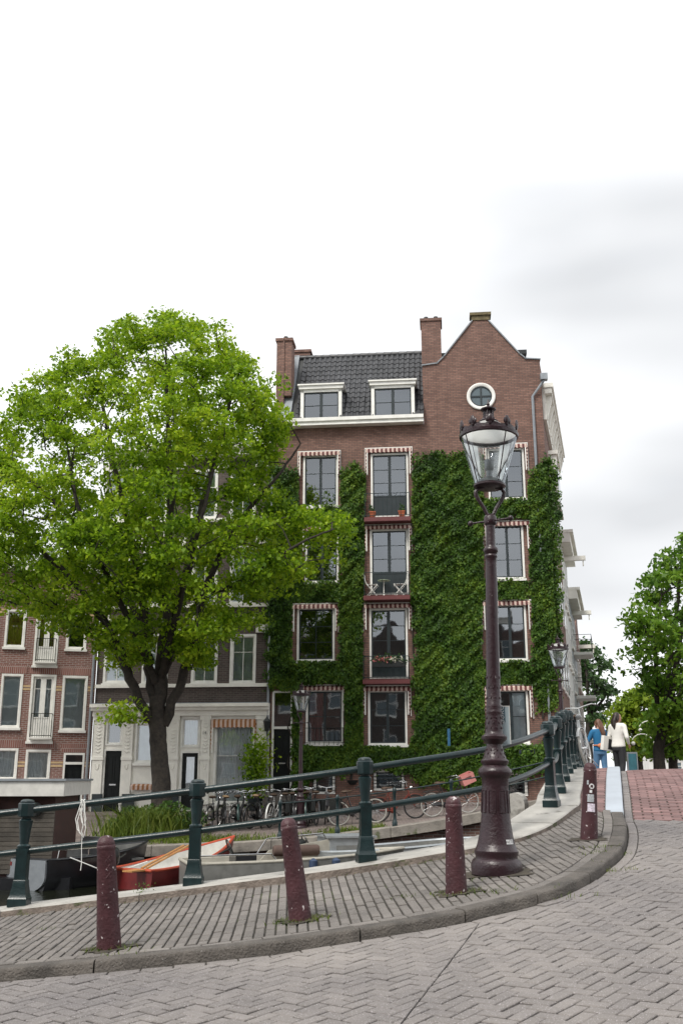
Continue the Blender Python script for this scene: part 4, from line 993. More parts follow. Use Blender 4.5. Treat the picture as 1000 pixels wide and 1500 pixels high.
# basement openings
for (x0, y0, x1, y1, c_, r_) in ((459, 1131, 491, 1163, 1, 1), (547, 1127, 592, 1158, 2, 1), (735, 1131, 772, 1166, 2, 2)):
    r = MH.rect(x0, y0, x1, y1); WINS[(x0, y0)] = r; W_ = window(MH.root, r, cols=c_, rows=r_, holes=MH.holes, sill=False, fw=.1)
    gr = MB()
    for k in range(1, 6): z = r[2] + (r[3] - r[2]) * k / 6; gr.tube([(r[0] - .05, -.07, z), (r[1] + .05, -.07, z)], .012, 6)
    for k in (0, 1): x = (r[0], r[1])[k]; gr.tube([(x, -.07, r[2] + .05), (x, -.07, r[3] - .05)], .012, 6); 
    gr.build('window_grille', MT['black_iron'], W_)
gr = MB(); r = WINS[(448, 1010)]
for k in range(9): x = r[0] + (r[1] - r[0]) * k / 8; gr.tube([(x, -.13, r[2] - .05), (x, -.13, r[2] + .55)], .010, 5)
for z in (r[2] + .02, r[2] + .55): gr.tube([(r[0] - .05, -.13, z), (r[1] + .05, -.13, z)], .012, 5)
gr.build('guard_rail', MT['black_iron'], MH.root)
mb = MB(); wall_mesh(mb, U0, U1, -.9, ZE, MH.holes); mb.build('wall', MT['brick_red'], MH.root)
# gable above the eaves
gx0 = MH.hit(619, 560)[0]
pts = [(gx0, ZE), (U1, ZE)] + [MH.hit(*p) for p in ((790, 527), (769, 526), (760, 519), (715, 471), (715, 462), (691, 462), (691, 471), (650, 523), (640, 533), (619, 536))]
pts[2] = (U1, pts[2][1]); pts[-1] = (gx0, pts[-1][1])
mb = MB(); mb.prism(pts, 0.0, .34); mb.build('gable', MT['brick_red'], MH.root)
cap = MB()
for i in range(2, len(pts) - 1):
    a, b = Vector(pts[i]), Vector(pts[i + 1])
    if i in (5, 7): continue
    t = (b - a); ln = t.length; t.normalize(); ang_ = math.atan2(t.y, t.x)
    M_ = Matrix.Translation((a.x, 0, a.y)) @ Matrix.Rotation(-ang_, 4, 'Y'); cap.box(-.03, ln + .03, -.06, .40, -.045, -.002 if False else .0, M_)
cap.build('gable_coping', MT['lead'], MH.root)
a, b = pts[6], pts[7]; mb = MB(); mb.box(b[0] - .10, a[0] + .10, -.1, .44, a[1] + .002, a[1] + .12); mb.box(b[0] - .03, a[0] + .03, -.04, .4, a[1] - .2, a[1]); mb.build('gable_cap', mat('mossy_stone', (.13, .105, .055), .9, var=.4, scale=6, bump=.5), MH.root)
# round window
uc, zc = MH.hit(704, 581); ro = 21 / 1378 * 37.2; ri = 16 / 1378 * 37.2
M_ = Matrix.Translation((uc, 0, zc)) @ Matrix.Rotation(R(90), 4, 'X')
mb = MB(); mb.lathe([(ro, -.01), (ro, .06), (ro - .03, .075), (ri + .03, .07), (ri, .05), (ri, -.01)], 40, M=M_, cap=False); rw = mb.build('round_window', MT['white_paint'], MH.root, smooth=30)
mb = MB(); mb.lathe([(ri, .012), (.001, .012)], 40, M=M_, cap=False)
m_op = mat('dark_pane', (.10, .13, .145), .04, var=.1, scale=1); MT['dark_pane'] = m_op
mb.build('pane', MT['dark_pane'], rw)
mb = MB(); mb.box(uc - .03, uc + .03, -.04, -.013, zc - ri, zc + ri); mb.box(uc - ri, uc - .03, -.04, -.013, zc - .03, zc + .03); mb.box(uc + .03, uc + ri, -.04, -.013, zc - .03, zc + .03)
mb.lathe([(ri, .014), (ri, .045), (ri - .04, .045), (ri - .04, .014)], 40, M=M_, cap=False); mb.build('sash', MT['dark_sash'], rw)
# eaves board
ea = MH.hit(441, 628)[0]; mb = MB()
mb.box(-.1, gx0 - .003, -.32, .0, ZE - .0, ZE + .26); mb.box(-.1, gx0 - .003, -.40, -.322, ZE + .16, ZE + .30); mb.box(-.1, gx0 - .003, -.36, -.322, ZE - .0, ZE + .06)
mb.build('eaves_board', MT['white_paint'], MH.root)
# mansard roof: sheathing + each pantile
y_e, y_r = -.30, 2.0; z_e = ZE + .27; z_r = MH.hit(540, 521, y_r)[1]
rl = math.hypot(y_r - y_e, z_r - z_e); th = math.atan2(z_r - z_e, y_r - y_e)
RM = Matrix.Translation((0, y_e, z_e)) @ Matrix.Rotation(th, 4, 'X')     # x=u, y up the slope, z outwards
ul = MH.hit(440, 560, .6)[0] - .25
roof = empty('x'); bpy.data.objects.remove(roof)
mb = MB(); mb.box(0.0, gx0, 0, rl, -.06, -.02, RM); mb.box(0.0, U1 - .3, y_r - .0, 9.4, z_r - .2, z_r - .02)
roof = mb.build('roof', MT['black_iron'], MH.root)
dorm = [MH.rect(441, 566, 501, 625, -.1), MH.rect(544, 560, 607, 619, -.1)]
tw, tl = .222, .325
def tile_mesh():
    mb = MB(); n = 8; xs = [-.005 + (tw + .02) * i / n for i in range(n + 1)]
    def h(x): f = x / tw; return .030 * math.sin(2 * math.pi * (f + .1)) * (1 if f < .9 else .9) + .02
    for (ya, za, yb, zb) in ((0, .034, tl * 1.18, .004),):
        for i in range(n): mb.face([(xs[i], ya, h(xs[i]) + za), (xs[i + 1], ya, h(xs[i + 1]) + za), (xs[i + 1], yb, h(xs[i + 1]) + zb), (xs[i], yb, h(xs[i]) + zb)])
        for i in range(n): mb.face([(xs[i], ya, h(xs[i]) + za - .028), (xs[i + 1], ya, h(xs[i + 1]) + za - .028), (xs[i + 1], ya, h(xs[i + 1]) + za), (xs[i], ya, h(xs[i]) + za)])
    return mb.mesh('roof_tile', MT['roof_tile'], smooth=50)
tm = tile_mesh()
nr = int(rl / tl); ncl = int((gx0 - ul) / tw)
for j in range(nr):
    for i in range(ncl):
        u_ = gx0 - (i + 1) * tw; s_ = j * tl; zc_ = z_e + (s_ + tl * .5) * math.sin(th)
        if any(a + .02 < u_ + tw * .5 < b - .02 and zc_ < d + .05 for a, b, c, d in dorm): continue
        ob = link(bpy.data.objects.new('roof_tile', tm), roof); ob.matrix_local = RM @ Matrix.Translation((u_, s_, random.uniform(0, .008))) @ Matrix.Rotation(random.gauss(0, .008), 4, 'Z')
mb = MB()
k = int((gx0 - .3) / .33)
for i in range(k): mb.lathe([(.1, 0), (.115, .02), (.1, .36)], 10, M=RM @ Matrix.Translation((.3 + i * .33, rl + .02, 0)) @ Matrix.Rotation(R(90), 4, 'Y'))
mb.build('ridge_tiles', MT['roof_tile'], roof, smooth=True)
mb = MB(); mb.box(ul - .4, ul - .0, -.0, rl + .1, -.01, .10, RM); mb.build('lead_flashing', MT['lead'], roof)
mb = MB(); mb.prism([(0, ZE), (ul - .35, ZE), (ul - .35, z_r + .2), (0, z_r - 1.2)], .05, 2.4); mb.build('party_wall', MT['brick_red'], MH.root)
for (a, b, c, d) in dorm:       # dormers
    c = z_e - .02; yb = 1.9
    mb = MB(); f = .13
    mb.box(a, a + f, -.30, -.16, c, d - .22); mb.box(b - f, b, -.30, -.16, c, d - .22); mb.box(a, b, -.30, -.16, d - .32, d - .2); mb.box(a - .06, b + .06, -.38, -.1, d - .20, d - .06); mb.box(a - .11, b + .11, -.44, yb, d - .06, d)
    DM = mb.build('dormer', MT['white_paint'], MH.root)
    ck = MB(); ck.box(a + .02, a + .08, -.158, yb, c, d - .21); ck.box(b - .08, b - .02, -.158, yb, c, d - .21); ck.box(a + .05, b - .05, -.1, yb, d - .22, d - .065); ck.build('cheek', MT['lead'], DM)
    A, B, C, D = a + f, b - f, c + .04, d - .32; xm = (A + B) / 2; zm = (C + D) / 2
    sh = MB()
    for q in ((A, A + .05, C, D), (B - .05, B, C, D), (A, B, D - .05, D), (A, B, C, C + .05), (xm - .06, xm + .06, C, D)): sh.box(q[0], q[1], -.25, -.19, q[2], q[3])
    for (p0_, p1_) in ((A, xm), (xm, B)): sh.box(p0_ + .05, p1_ - .05, -.24, -.2, zm - .012, zm + .012)
    sh.build('sash', MT['dark_sash'], DM)
    for (p0_, p1_) in ((A + .05, xm - .06), (xm + .06, B - .05)):
        for (q0, q1) in ((C + .05, zm - .012), (zm + .012, D - .05)):
            pm = MB(); pm.face([(p0_, -.223, q0), (p1_, -.223, q0), (p1_, -.223, q1), (p0_, -.223, q1)]); pm.build('pane', MT['glass'], DM)
    rm = MB(); rm.box(a + .09, b - .09, .3, .34, c, d - .25); rm.build('room_recess', MT['curtain_white'] if a > dorm[0][0] + .1 and False else MT['room'], DM)
# chimneys
def chimney(x0, x1, ytop, ybot, depth, dd, pots, lab):
    a = MH.hit(x0, (ytop + ybot) / 2, depth)[0]; b = MH.hit(x1, (ytop + ybot) / 2, depth)[0]; zt = MH.hit(x0, ytop, depth)[1]; zb = MH.hit(x0, ybot, depth)[1] - .6
    mb = MB(); mb.box(a, b, depth, depth + dd, zb, zt); mb.box(a - .05, b + .05, depth - .05, depth + dd + .05, zt - .12, zt - .0); ch = mb.build('chimney', MT['brick_red'], MH.root)
    for k in range(pots): 
        pt = MB(); pt.lathe([(.12, 0), (.12, .12), (.15, .13), (.15, .16), (.09, .2), (.09, .24)], 12, c=(a + (b - a) * (k + .5) / pots, depth + dd / 2, zt)); pt.build('chimney_pot', MT['black_iron'], ch, smooth=30)
chimney(617, 646, 467, 545, .5, .8, 2, ''); chimney(405, 427, 496, 560, .1, .8, 1, ''); chimney(429, 454, 513, 535, 2.2, .9, 0, '')
# rear and side walls (the side runs along the bridge street)
sdir = Vector((.159, .988)); depth = 9.6
mb = MB(); zt_ = pts[2][1]
mb.face([(U1, 0, -.9), (U1 + sdir.x * depth, sdir.y * depth, -.9), (U1 + sdir.x * depth, sdir.y * depth, zt_ - .2), (U1, 0, zt_ - .2)])
mb.face([(U0, 0, -.9), (U0, 0, ZE), (U0, depth, ZE), (U0, depth, -.9)]); mb.face([(U0, depth, -.9), (U0, depth, ZE), (U1 + 1.4, depth, ZE), (U1 + 1.4, depth, -.9)])
mb.build('rear_walls', MT['brick_red'], MH.root)
mb = MB(); mb.face([(gx0, .34, pts[-1][1] - .4), ((pts[6][0] + pts[7][0]) / 2, .34, pts[5][1] - .1), ((pts[6][0] + pts[7][0]) / 2, depth, pts[5][1] - .1), (gx0, depth, pts[-1][1] - .4)]); mb.face([(U1, .34, zt_ - .3), (U1, depth, zt_ - .3), ((pts[6][0] + pts[7][0]) / 2, depth, pts[5][1] - .1), ((pts[6][0] + pts[7][0]) / 2, .34, pts[5][1] - .1)]); mb.build('rear_roof', MT['roof_tile'], MH.root)
# street-side cornice with brackets, bay, downpipe
SM = Matrix.Translation((U1, 0, 0)) @ Matrix.Rotation(math.atan2(sdir.y, sdir.x), 4, 'Z')    # x along the side street, -y out of the wall
zc0 = MH.hit(800, 610)[1]; zc1 = MH.hit(800, 558)[1]
mb = MB(); mb.box(.35, 9.5, -.12, -.004, zc0, zc1, SM); mb.box(.3, 9.6, -.38, -.10, zc1 - .42, zc1 - .18, SM); mb.box(.25, 9.7, -.45, -.08, zc1 - .18, zc1, SM)
CN = mb.build('cornice', MT['white_plaster'], MH.root)
for k in range(9):
    bk = MB(); x = .6 + k * 1.05
    poly = [(-.12, zc0 + .1), (-.16, zc0 + .12), (-.22, zc0 + .45), (-.35, zc1 - .62), (-.35, zc1 - .43), (-.12, zc1 - .43)]
    n0 = len(bk.v)
    for xx in (x, x + .22): bk.v += [tuple(SM @ Vector((xx, y, z))) for y, z in poly]
    kk = len(poly); bk.f += [tuple(range(kk)), tuple(range(2 * kk - 1, kk - 1, -1))] + [(i, kk + i, kk + (i + 1) % kk, (i + 1) % kk) for i in range(kk)]; bk.m = [0] * len(bk.f); bk.build('bracket', MT['white_plaster'], CN)
for k in range(4):
    for zf in range(4):
        z0 = 1.6 + zf * 3.1; x0 = 1.2 + k * 2.1; mb = MB(); mb.box(x0, x0 + 1.2, -.06, -.003, z0, z0 + 1.9, SM); Wd = mb.build('side_window', MT['white_paint'], MH.root)
        mb = MB(); mb.box(x0 + .1, x0 + 1.1, -.075, -.062, z0 + .1, z0 + 1.8, SM); mb.build('pane', MT['dark_pane'], Wd)
zb0 = MH.hit(806, 728)[1]; zb1 = MH.hit(806, 655)[1]; mb = MB(); mb.box(1.0, 3.2, -.38, -.08, zb0, zb1, SM); mb.box(.9, 3.3, -.45, -.08, zb1, zb1 + .15, SM); mb.box(.9, 3.3, -.45, -.08, zb0 - .12, zb0, SM); ow = mb.build('bay_window', MT['white_plaster'], MH.root)
mb = MB(); mb.box(1.25, 2.95, -.395, -.382, zb0 + .3, zb1 - .2, SM); mb.build('pane', MT['dark_pane'], ow)
pu, pz = MH.hit(783, 572); mb = MB()
pd = [(MH.hit(790, 565)[0] + .15, -.2, MH.hit(790, 560)[1]), (MH.hit(788, 565)[0] + .08, -.16, MH.hit(788, 566)[1]), (MH.hit(779, 580)[0], -.07, MH.hit(779, 582)[1]), (MH.hit(779, 580)[0], -.07, MH.hit(777, 690)[1]), (MH.hit(779, 580)[0], -.07, -.4)]
mb.tube(pd, .055, 8); mb.box(pd[0][0] - .14, pd[0][0] + .14, -.34, -.08, pd[0][2], pd[0][2] + .26); mb.build('downpipe', MT['grey_metal'], MH.root, smooth=35)
# blue and dark street plates
mb = MB(); r = MH.rect(655, 1068, 659, 1093); mb.box(r[0], r[1], -.32, -.29, r[2], r[3]); mb.build('blue_plate', mat('plate_blue', (.02, .10, .20), .5), MH.root)
r = MH.rect(759, 1098, 782, 1104); mb = MB(); mb.box(r[0], r[1], -.30, -.27, r[2], r[3]); mb.build('street_plate', mat('plate_dark', (.015, .02, .05), .4), MH.root)
# hanging basket bowl under the window
u_, z_ = MH.hit(517, 1143); mb = MB(); mb.lathe([(.01, -.18), (.12, -.15), (.2, -.05), (.22, 0), (.18, 0)], 14, c=(u_, -.25, z_)); mb.build('wall_bowl', MT['black_iron'], MH.root, smooth=True)
# wall lantern by the door
u_, z_ = MH.hit(394, 1062); mb = MB(); mb.lathe([(.05, -.25), (.09, -.22), (.13, .1), (.16, .11), (.05, .24), (.01, .3)], 6, c=(u_ - .02, -.35, z_)); mb.tube([(u_ - .02, -.35, z_ - .25), (u_ - .02, -.2, z_ - .4), (u_ - .02, 0, z_ - .4)], .018, 6); mb.build('wall_lantern', MT['black_iron'], MH.root)

# things on the balconies
def loc_of(F, u, y, z): return F.root.matrix_basis @ Vector((u, y, z))
MT['terracotta'] = mat('terracotta', (.36, .10, .045), .85, var=.15)
zb = MH.hit(566, 757, -.55)[1]
MT['flower_leaf'] = leafmat('flower_leaf', (.03, .07, .02), (.05, .11, .03), (.10, .17, .05))
def leaf_cloud(name, pts_, size, material, parent=None, up=.3, spread=1.0, loc=(0, 0, 0), droop=0.0, seed=1, bias=None):
    r_ = np.random.default_rng(seed); P = np.asarray(pts_, float); n = len(P)
    d = r_.normal(size=(n, 3)); d[:, 2] -= droop; d /= np.linalg.norm(d, axis=1)[:, None]
    nr_ = r_.normal(size=(n, 3)) * spread; nr_[:, 2] += up
    if bias is not None: nr_ += bias
    nr_ -= (nr_ * d).sum(1)[:, None] * d; nr_ /= (np.linalg.norm(nr_, axis=1)[:, None] + 1e-9); sd_ = np.cross(d, nr_); wd_ = r_.uniform(.26, .46, n)[:, None]
    sz = size * r_.uniform(.5, 1.45, n)[:, None]
    v = np.stack([P - d * sz * .5, P + sd_ * sz * wd_ + nr_ * sz * .10, P + d * sz * .55 - nr_ * sz * .06, P - sd_ * sz * wd_ + nr_ * sz * .10], 1).reshape(-1, 3)
    q = np.arange(n * 4).reshape(n, 4); me_ = fast_mesh(name, v, q, material); o = link(bpy.data.objects.new(name, me_), parent); o.location = loc; return o
for k, (x_, lab) in enumerate(((545, 'square terracotta pot on the top balcony beside the left jamb'), (588, 'square terracotta pot on the top balcony beside the right jamb'))):
    u_ = MH.hit(x_, 750, -.4)[0]; L0 = loc_of(MH, u_, -.38, zb)
    pot = empty('plant_pot', L0, MH.rz); tag(pot, lab, 'plant pot', 'terracotta pots on the top balcony')
    mb = MB(); mb.lathe([(.13, 0), (.17, .2), (.19, .2), (.19, .25), (.16, .25)], 4, phase=R(45)); mb.build('pot', MT['terracotta'], pot)
    leaf_cloud('plant', rng.normal(size=(60, 3)) * (.06, .06, .1) + (0, 0, .35), .09, MT['flower_leaf'], pot, seed=k)
# flower box on the second balcony
ua, ub = MH.hit(545, 960, -.6)[0], MH.hit(592, 960, -.6)[0]; z_ = MH.hit(566, 968, -.6)[1]
fb = empty('flower_box', loc_of(MH, (ua + ub) / 2, -.52, z_ - .12), MH.rz); tag(fb, 'long flower box with pale pink and white blossom on a balcony rail', 'flower box')
w2 = (ub - ua) / 2; mb = MB(); mb.box(-w2, w2, -.1, .1, -.1, .1); mb.build('trough', MT['black_iron'], fb)
leaf_cloud('foliage', rng.normal(size=(420, 3)) * (w2 * .55, .07, .09) + (0, 0, .17), .08, MT['flower_leaf'], fb, seed=4)
for cl, nm, x0 in (((.62, .2, .2), 'pink_blossom', -.4), ((.75, .72, .6), 'white_blossom', .3)):
    mt_ = mat(nm, cl, .8); leaf_cloud(nm, np.clip(rng.normal(size=(90, 3)), -1.6, 1.6) * (w2 * .35, .06, .07) + (x0 * w2, -.08, .17), .065, mt_, fb, seed=5)
# folding chairs and table on the third balcony
zb = MH.hit(566, 872, -.55)[1]
def fold_chair(px, flip, lab):
    u_ = MH.hit(px, 860, -.35)[0]; ch = empty('folding_chair', loc_of(MH, u_, -.30, zb), MH.rz); tag(ch, lab, 'chair', 'white folding chairs on a balcony')
    f = -1 if flip else 1
    for y in (-.17, .17):
        mb = MB(); mb.tube([(-.2 * f, y, 0), (.22 * f, y, .45)], .014, 6); mb.build('leg', MT['white_paint'], ch)
        mb = MB(); mb.tube([(.2 * f, y, 0), (-.2 * f, y, .45), (-.28 * f, y, .62), (-.30 * f, y, .86)], .014, 6); mb.build('leg', MT['white_paint'], ch)
    mb = MB()
    for k in range(5): mb.box(-.2 + k * .085, -.2 + k * .085 + .06, -.17, .17, .44, .455)
    mb.build('seat', MT['white_paint'], ch)
    mb = MB()
    for k in range(2): mb.box(-.31 * f - .008, -.31 * f + .008, -.17, .17, .66 + k * .11, .73 + k * .11)
    mb.build('backrest', MT['white_paint'], ch)
fold_chair(545, False, 'white folding chair facing right on the third floor balcony'); fold_chair(585, True, 'white folding chair facing left on the third floor balcony')
u_ = MH.hit(552, 860, -.35)[0] + .25; tb = empty('small_table', loc_of(MH, u_, -.25, zb), MH.rz); tag(tb, 'small round pale green table between the white folding chairs', 'table')
mb = MB(); mb.lathe([(.22, .60), (.24, .61), (.24, .625), (.22, .63)], 16); mb.build('table_top', mat('pale_green', (.35, .42, .3), .5), tb, smooth=30)
mb = MB(); mb.tube([(0, 0, .02), (0, 0, .61)], .02, 8); mb.lathe([(.16, 0), (.15, .02), (.02, .04)], 12); mb.build('leg', MT['white_paint'], tb, smooth=30)

# ------------------------------------------------------------------ white fronted house
WH = Fac('canal_house', 'dark brick canal house with white plaster ground floor pilasters and cornice', (568, 900), 37.52, -.1034, (141, 1000), .33)
# its right end meets the corner house
WU = (MH.o - WH.o).dot(WH.d) - .03
zcor = WH.hit(265, 1041)[1]; ztop = WH.hit(265, 655)[1]
gholes = []; uholes = []
def ww(r, **k): return window(WH.root, r, **k)
ww(WH.rect(155, 1051, 181, 1092), cols=1, rows=1, holes=gholes, sash='white_paint', sill=False)
door(WH.root, WH.rect(150, 1097, 179, 1191), gholes)
ww(WH.rect(198, 1058, 232, 1118), cols=1, rows=1, holes=gholes, sash='white_paint', curtain=('blind', 0, 1, 0))
ww(WH.rect(265, 1050, 294, 1095), cols=1, rows=1, holes=gholes, sash='white_paint', sill=False, curtain=('blind', 0, 1, .0), cpleat=1)
ww(WH.rect(263, 1100, 292, 1186), cols=1, rows=1, holes=gholes, sash='black_door', frame='white_paint', sill=False, sw=.14, lowpanel=.25, curtain=('curtain_white', 0, 1, .0), cpleat=1, name='door')
ww(WH.rect(313, 1056, 373, 1177), cols=1, rows=2, rowz=[0, .58, 1], holes=gholes, sash='white_paint', sw=.03, curtain=('curtain_white', 0, 1, .0), cpleat=1)
r = WH.rect(308, 1053, 377, 1106); awning(WH.root, r[0], r[1], r[3], 1.25, stripe='stripe_orange', fabric=.3)
r = WH.rect(191, 1148, 228, 1160); awning(WH.root, r[0], r[1], r[3], .3, stripe='stripe_orange', fabric=.2, side=False)
mb = MB(); wall_mesh(mb, 0, WU, -.8, zcor, gholes); mb.build('plaster_front', MT['white_plaster'], WH.root)
for (x0, x1) in ((138, 153), (181, 195), (247, 262), (295, 308), (376, 391)):
    a = WH.hit(x0, 1090)[0]; b = WH.hit(x1, 1090)[0]; a = max(a, .02); b = min(b, WU - .02); zb_ = .35
    mb = MB(); mb.box(a, b, -.09, -.003, zb_, zcor - .35); mb.box(a - .04, b + .04, -.13, -.003, zcor - .35, zcor - .2); mb.box(a - .03, b + .03, -.12, -.003, zb_ + 1.6, zb_ + 1.72); mb.box(a - .03, b + .03, -.12, -.003, zb_, zb_ + .12)
    Pi = mb.build('pilaster', MT['white_plaster'], WH.root)
    om = MB(); xm = (a + b) / 2; hw = (b - a) * .25
    for k in range(9): z = zcor - .5 - k * .13; om.tube([(xm - hw, -.095, z + .05), (xm, -.105, z), (xm + hw, -.095, z + .05)], .016, 5)
    om.tube([(xm - hw * .8, -.095, zb_ + 1.45), (xm - hw * .5, -.1, zb_ + 1.3), (xm, -.1, zb_ + 1.25), (xm + hw * .5, -.1, zb_ + 1.3), (xm + hw * .8, -.095, zb_ + 1.45)], .018, 5); om.build('relief_ornament', MT['white_plaster'], Pi, smooth=True)
mb = MB(); mb.box(0, WU, -.16, -.003, zcor - .2, zcor + .0); mb.box(-.03, WU, -.30, -.003, zcor + .0, zcor + .12); mb.box(-.05, WU, -.42, -.003, zcor + .12, zcor + .24); mb.build('shop_cornice', MT['white_plaster'], WH.root)
mb = MB(); mb.box(0, WU, -.4, .0, zcor + .242, zcor + .27); mb.build('cornice_lead', MT['lead'], WH.root)
for (x0, x1) in ((136, 151), (180, 198), (246, 263)):
    r = WH.rect(x0, 1163, x1, 1192); mb = MB(); mb.box(max(r[0], .02), r[1], -.15, -.092, -.3, r[3]); mb.build('plinth', MT['dark_sash'], WH.root)
for (y0, y1) in ((929, 1001), (800, 885), (688, 760)):
    for cx_ in (172, 228, 300, 356):
        r = WH.rect(cx_ - 19, y0, cx_ + 19, y1); ww(r, cols=2, rows=2, rowz=[0, .66, 1], holes=uholes, sash='white_paint', sw=.04, curtain=('blind', 0, 1, 0), fw=.09)
    a = WH.rect(150, y1 + 1, 390, y1 + 6); mb = MB(); mb.box(.0, WU, -.12, -.003, a[2], a[3] - .0); mb.build('sill_band', MT['white_plaster'], WH.root)
    zl = WH.hit(300, y0 - 3)[1]
    for i_, cx_ in enumerate((144, 200, 264, 328, 384)):
        a = WH.hit(cx_ - 9, y0)[0]; b = WH.hit(cx_ + 9, y0)[0]; a = max(a, .01); b = min(b, WU - .01); mb = MB(); mb.box(a, b, -.07, -.003, zl - .05, zl + .28); mb.build('impost_block', MT['white_plaster'], WH.root)
    for cx_ in (172, 228, 300, 356):
        uc_ = WH.hit(cx_, y0)[0]; 
        for s_ in (-1, 1):
            lm = MB(); M_ = Matrix.Translation((uc_ + s_ * .36, 0, zl + .52)) @ Matrix.Rotation(s_ * R(35), 4, 'Y'); lm.box(-.12, .12, -.05, -.003, -.16, .16, M_)
            lm.build('arch_stone', MT['white_plaster'], WH.root)
mb = MB(); wall_mesh(mb, 0, WU, zcor, ztop, uholes); mb.face([(0, 0, -.8), (0, 0, ztop), (0, 9, ztop), (0, 9, -.8)]); mb.face([(0, 9, -.8), (0, 9, ztop), (WU, 9, ztop), (WU, 9, -.8)]); mb.build('upper_wall', MT['brick_dark'], WH.root)
mb = MB(); mb.box(-.05, WU, -.35, 0, ztop - .5, ztop - .25); mb.box(-.1, WU, -.5, .1, ztop - .25, ztop); mb.build('top_cornice', MT['white_plaster'], WH.root)
mb = MB(); mb.box(0, WU, .1, 9, ztop - .3, ztop - .05); mb.build('roof', MT['black_iron'], WH.root)
mb = MB(); mb.tube([(WU - .06, -.12, .2), (WU - .06, -.12, ztop)], .045, 8); mb.build('downpipe', MT['lead'], WH.root, smooth=True)
text_mesh('house_number', '14', .16, MT['dark_sash'], WH.root, (WH.hit(300, 1095)[0] - .0, -.14, WH.hit(300, 1074)[1]), (R(90), 0, 0))

# ------------------------------------------------------------------ left brick house
JX = WH.o; LH = Fac('brick_house', 'red brick house with cream banding, white windows and small balconies', (131, 1000), JX.y - .1, .26, (-75, 1000), .3)
LU = (JX - LH.o).dot(LH.d) - .02; LH_holes = LH.holes
lztop = LH.hit(60, 838)[1]
def lw(r, **k): return window(LH.root, r, holes=LH_holes, sash='white_paint', fw=.08, sw=.03, **k)
lw(LH.rect(8, 893, 38, 948), cols=1, rows=1, curtain=('curtain_yellow', 0, 1, 0), cpleat=1)
lw(LH.rect(98, 899, 128, 951), cols=1, rows=1)
lw(LH.rect(-62, 891, -32, 946), cols=1, rows=1, curtain=('curtain_yellow', 0, 1, 0), cpleat=1)
lw(LH.rect(0, 987, 32, 1066), cols=1, rows=1, curtain=('blind', 0, 1, 0)); lw(LH.rect(90, 990, 127, 1070), cols=1, rows=1, curtain=('blind', 0, 1, 0))
lw(LH.rect(-68, 984, -30, 1064), cols=1, rows=1, curtain=('blind', 0, 1, 0))
lw(LH.rect(-10, 1096, 26, 1142), cols=1, rows=1, curtain=('curtain_white', 0, 1, 0), cpleat=1); lw(LH.rect(37, 1098, 74, 1143), cols=1, rows=1, curtain=('curtain_white', 0, 1, 0), cpleat=1)
for (x0, y0, x1, y1, bz, bt, cm, tr) in ((51, 900, 86, 975, 969, 935, 'curtain_yellow', False), (43, 988, 80, 1086, 1080, 1045, 'blind', True)):
    r = LH.rect(x0, y0, x1, y1); window(LH.root, r, holes=LH_holes, cols=2, rows=1, sash='white_paint', fw=.08, sw=.09, mull=.20, lowpanel=.32, curtain=(cm, 0, 1, 0), cpleat=1, rowz=[0, .74, 1] if tr else None)
    a, b, z, t = LH.rect(x0 + 1, bt, x1 - 3, bz, -.3); balcony(LH.root, a, b, z, t - z, depth=.3, beam='white_paint', nb=9, slab=False)
door(LH.root, LH.rect(91, 1103, 122, 1191), LH_holes, transom=.12)
mb = MB(); wall_mesh(mb, 0, LU, -.8, lztop, LH_holes); mb.face([(0, 0, -.8), (0, 0, lztop), (0, 9, lztop), (0, 9, -.8)]); mb.face([(LU, 0, -.8), (LU, 9, -.8), (LU, 9, lztop), (LU, 0, lztop)]); mb.build('wall', MT['brick_left'], LH.root)
for yb in (896, 899.5, 1006, 1010.5, 1117, 1122):
    z = LH.hit(84, yb)[1]; us = [0.0] + sorted([h[k] for h in LH_holes if h[2] < z < h[3] for k in (0, 1)]) + [LU]
    for i in range(0, len(us) - 1, 2):
        if us[i + 1] - us[i] > .1: mb = MB(); mb.box(us[i] + .01, us[i + 1] - .01, -.012, -.002, z - .035, z + .035); mb.build('cream_band', MT['cream_band'], LH.root)
MT['soldier'] = brickmat('brick_soldier', (.19, .075, .06), (.25, .10, .08), (.33, .28, .25), bw=.075, bh=.30, ms=.01)
for h in LH_holes: mb = MB(); mb.box(h[0] - .12, h[1] + .12, -.012, -.002, h[3] + .02, h[3] + .34); mb.build('flat_arch', MT['soldier'], LH.root)
mb = MB(); mb.box(-.05, LU, -.3, .2, lztop, lztop + .3); mb.build('cornice', MT['white_plaster'], LH.root)
mb = MB(); mb.box(0, LU, .2, 9, lztop - .1, lztop + .1); mb.build('roof', MT['black_iron'], LH.root)
mb = MB(); mb.tube([(LU - .12, -.09, .1), (LU - .12, -.09, lztop)], .05, 8); mb.build('downpipe', MT['lead'], LH.root, smooth=True)

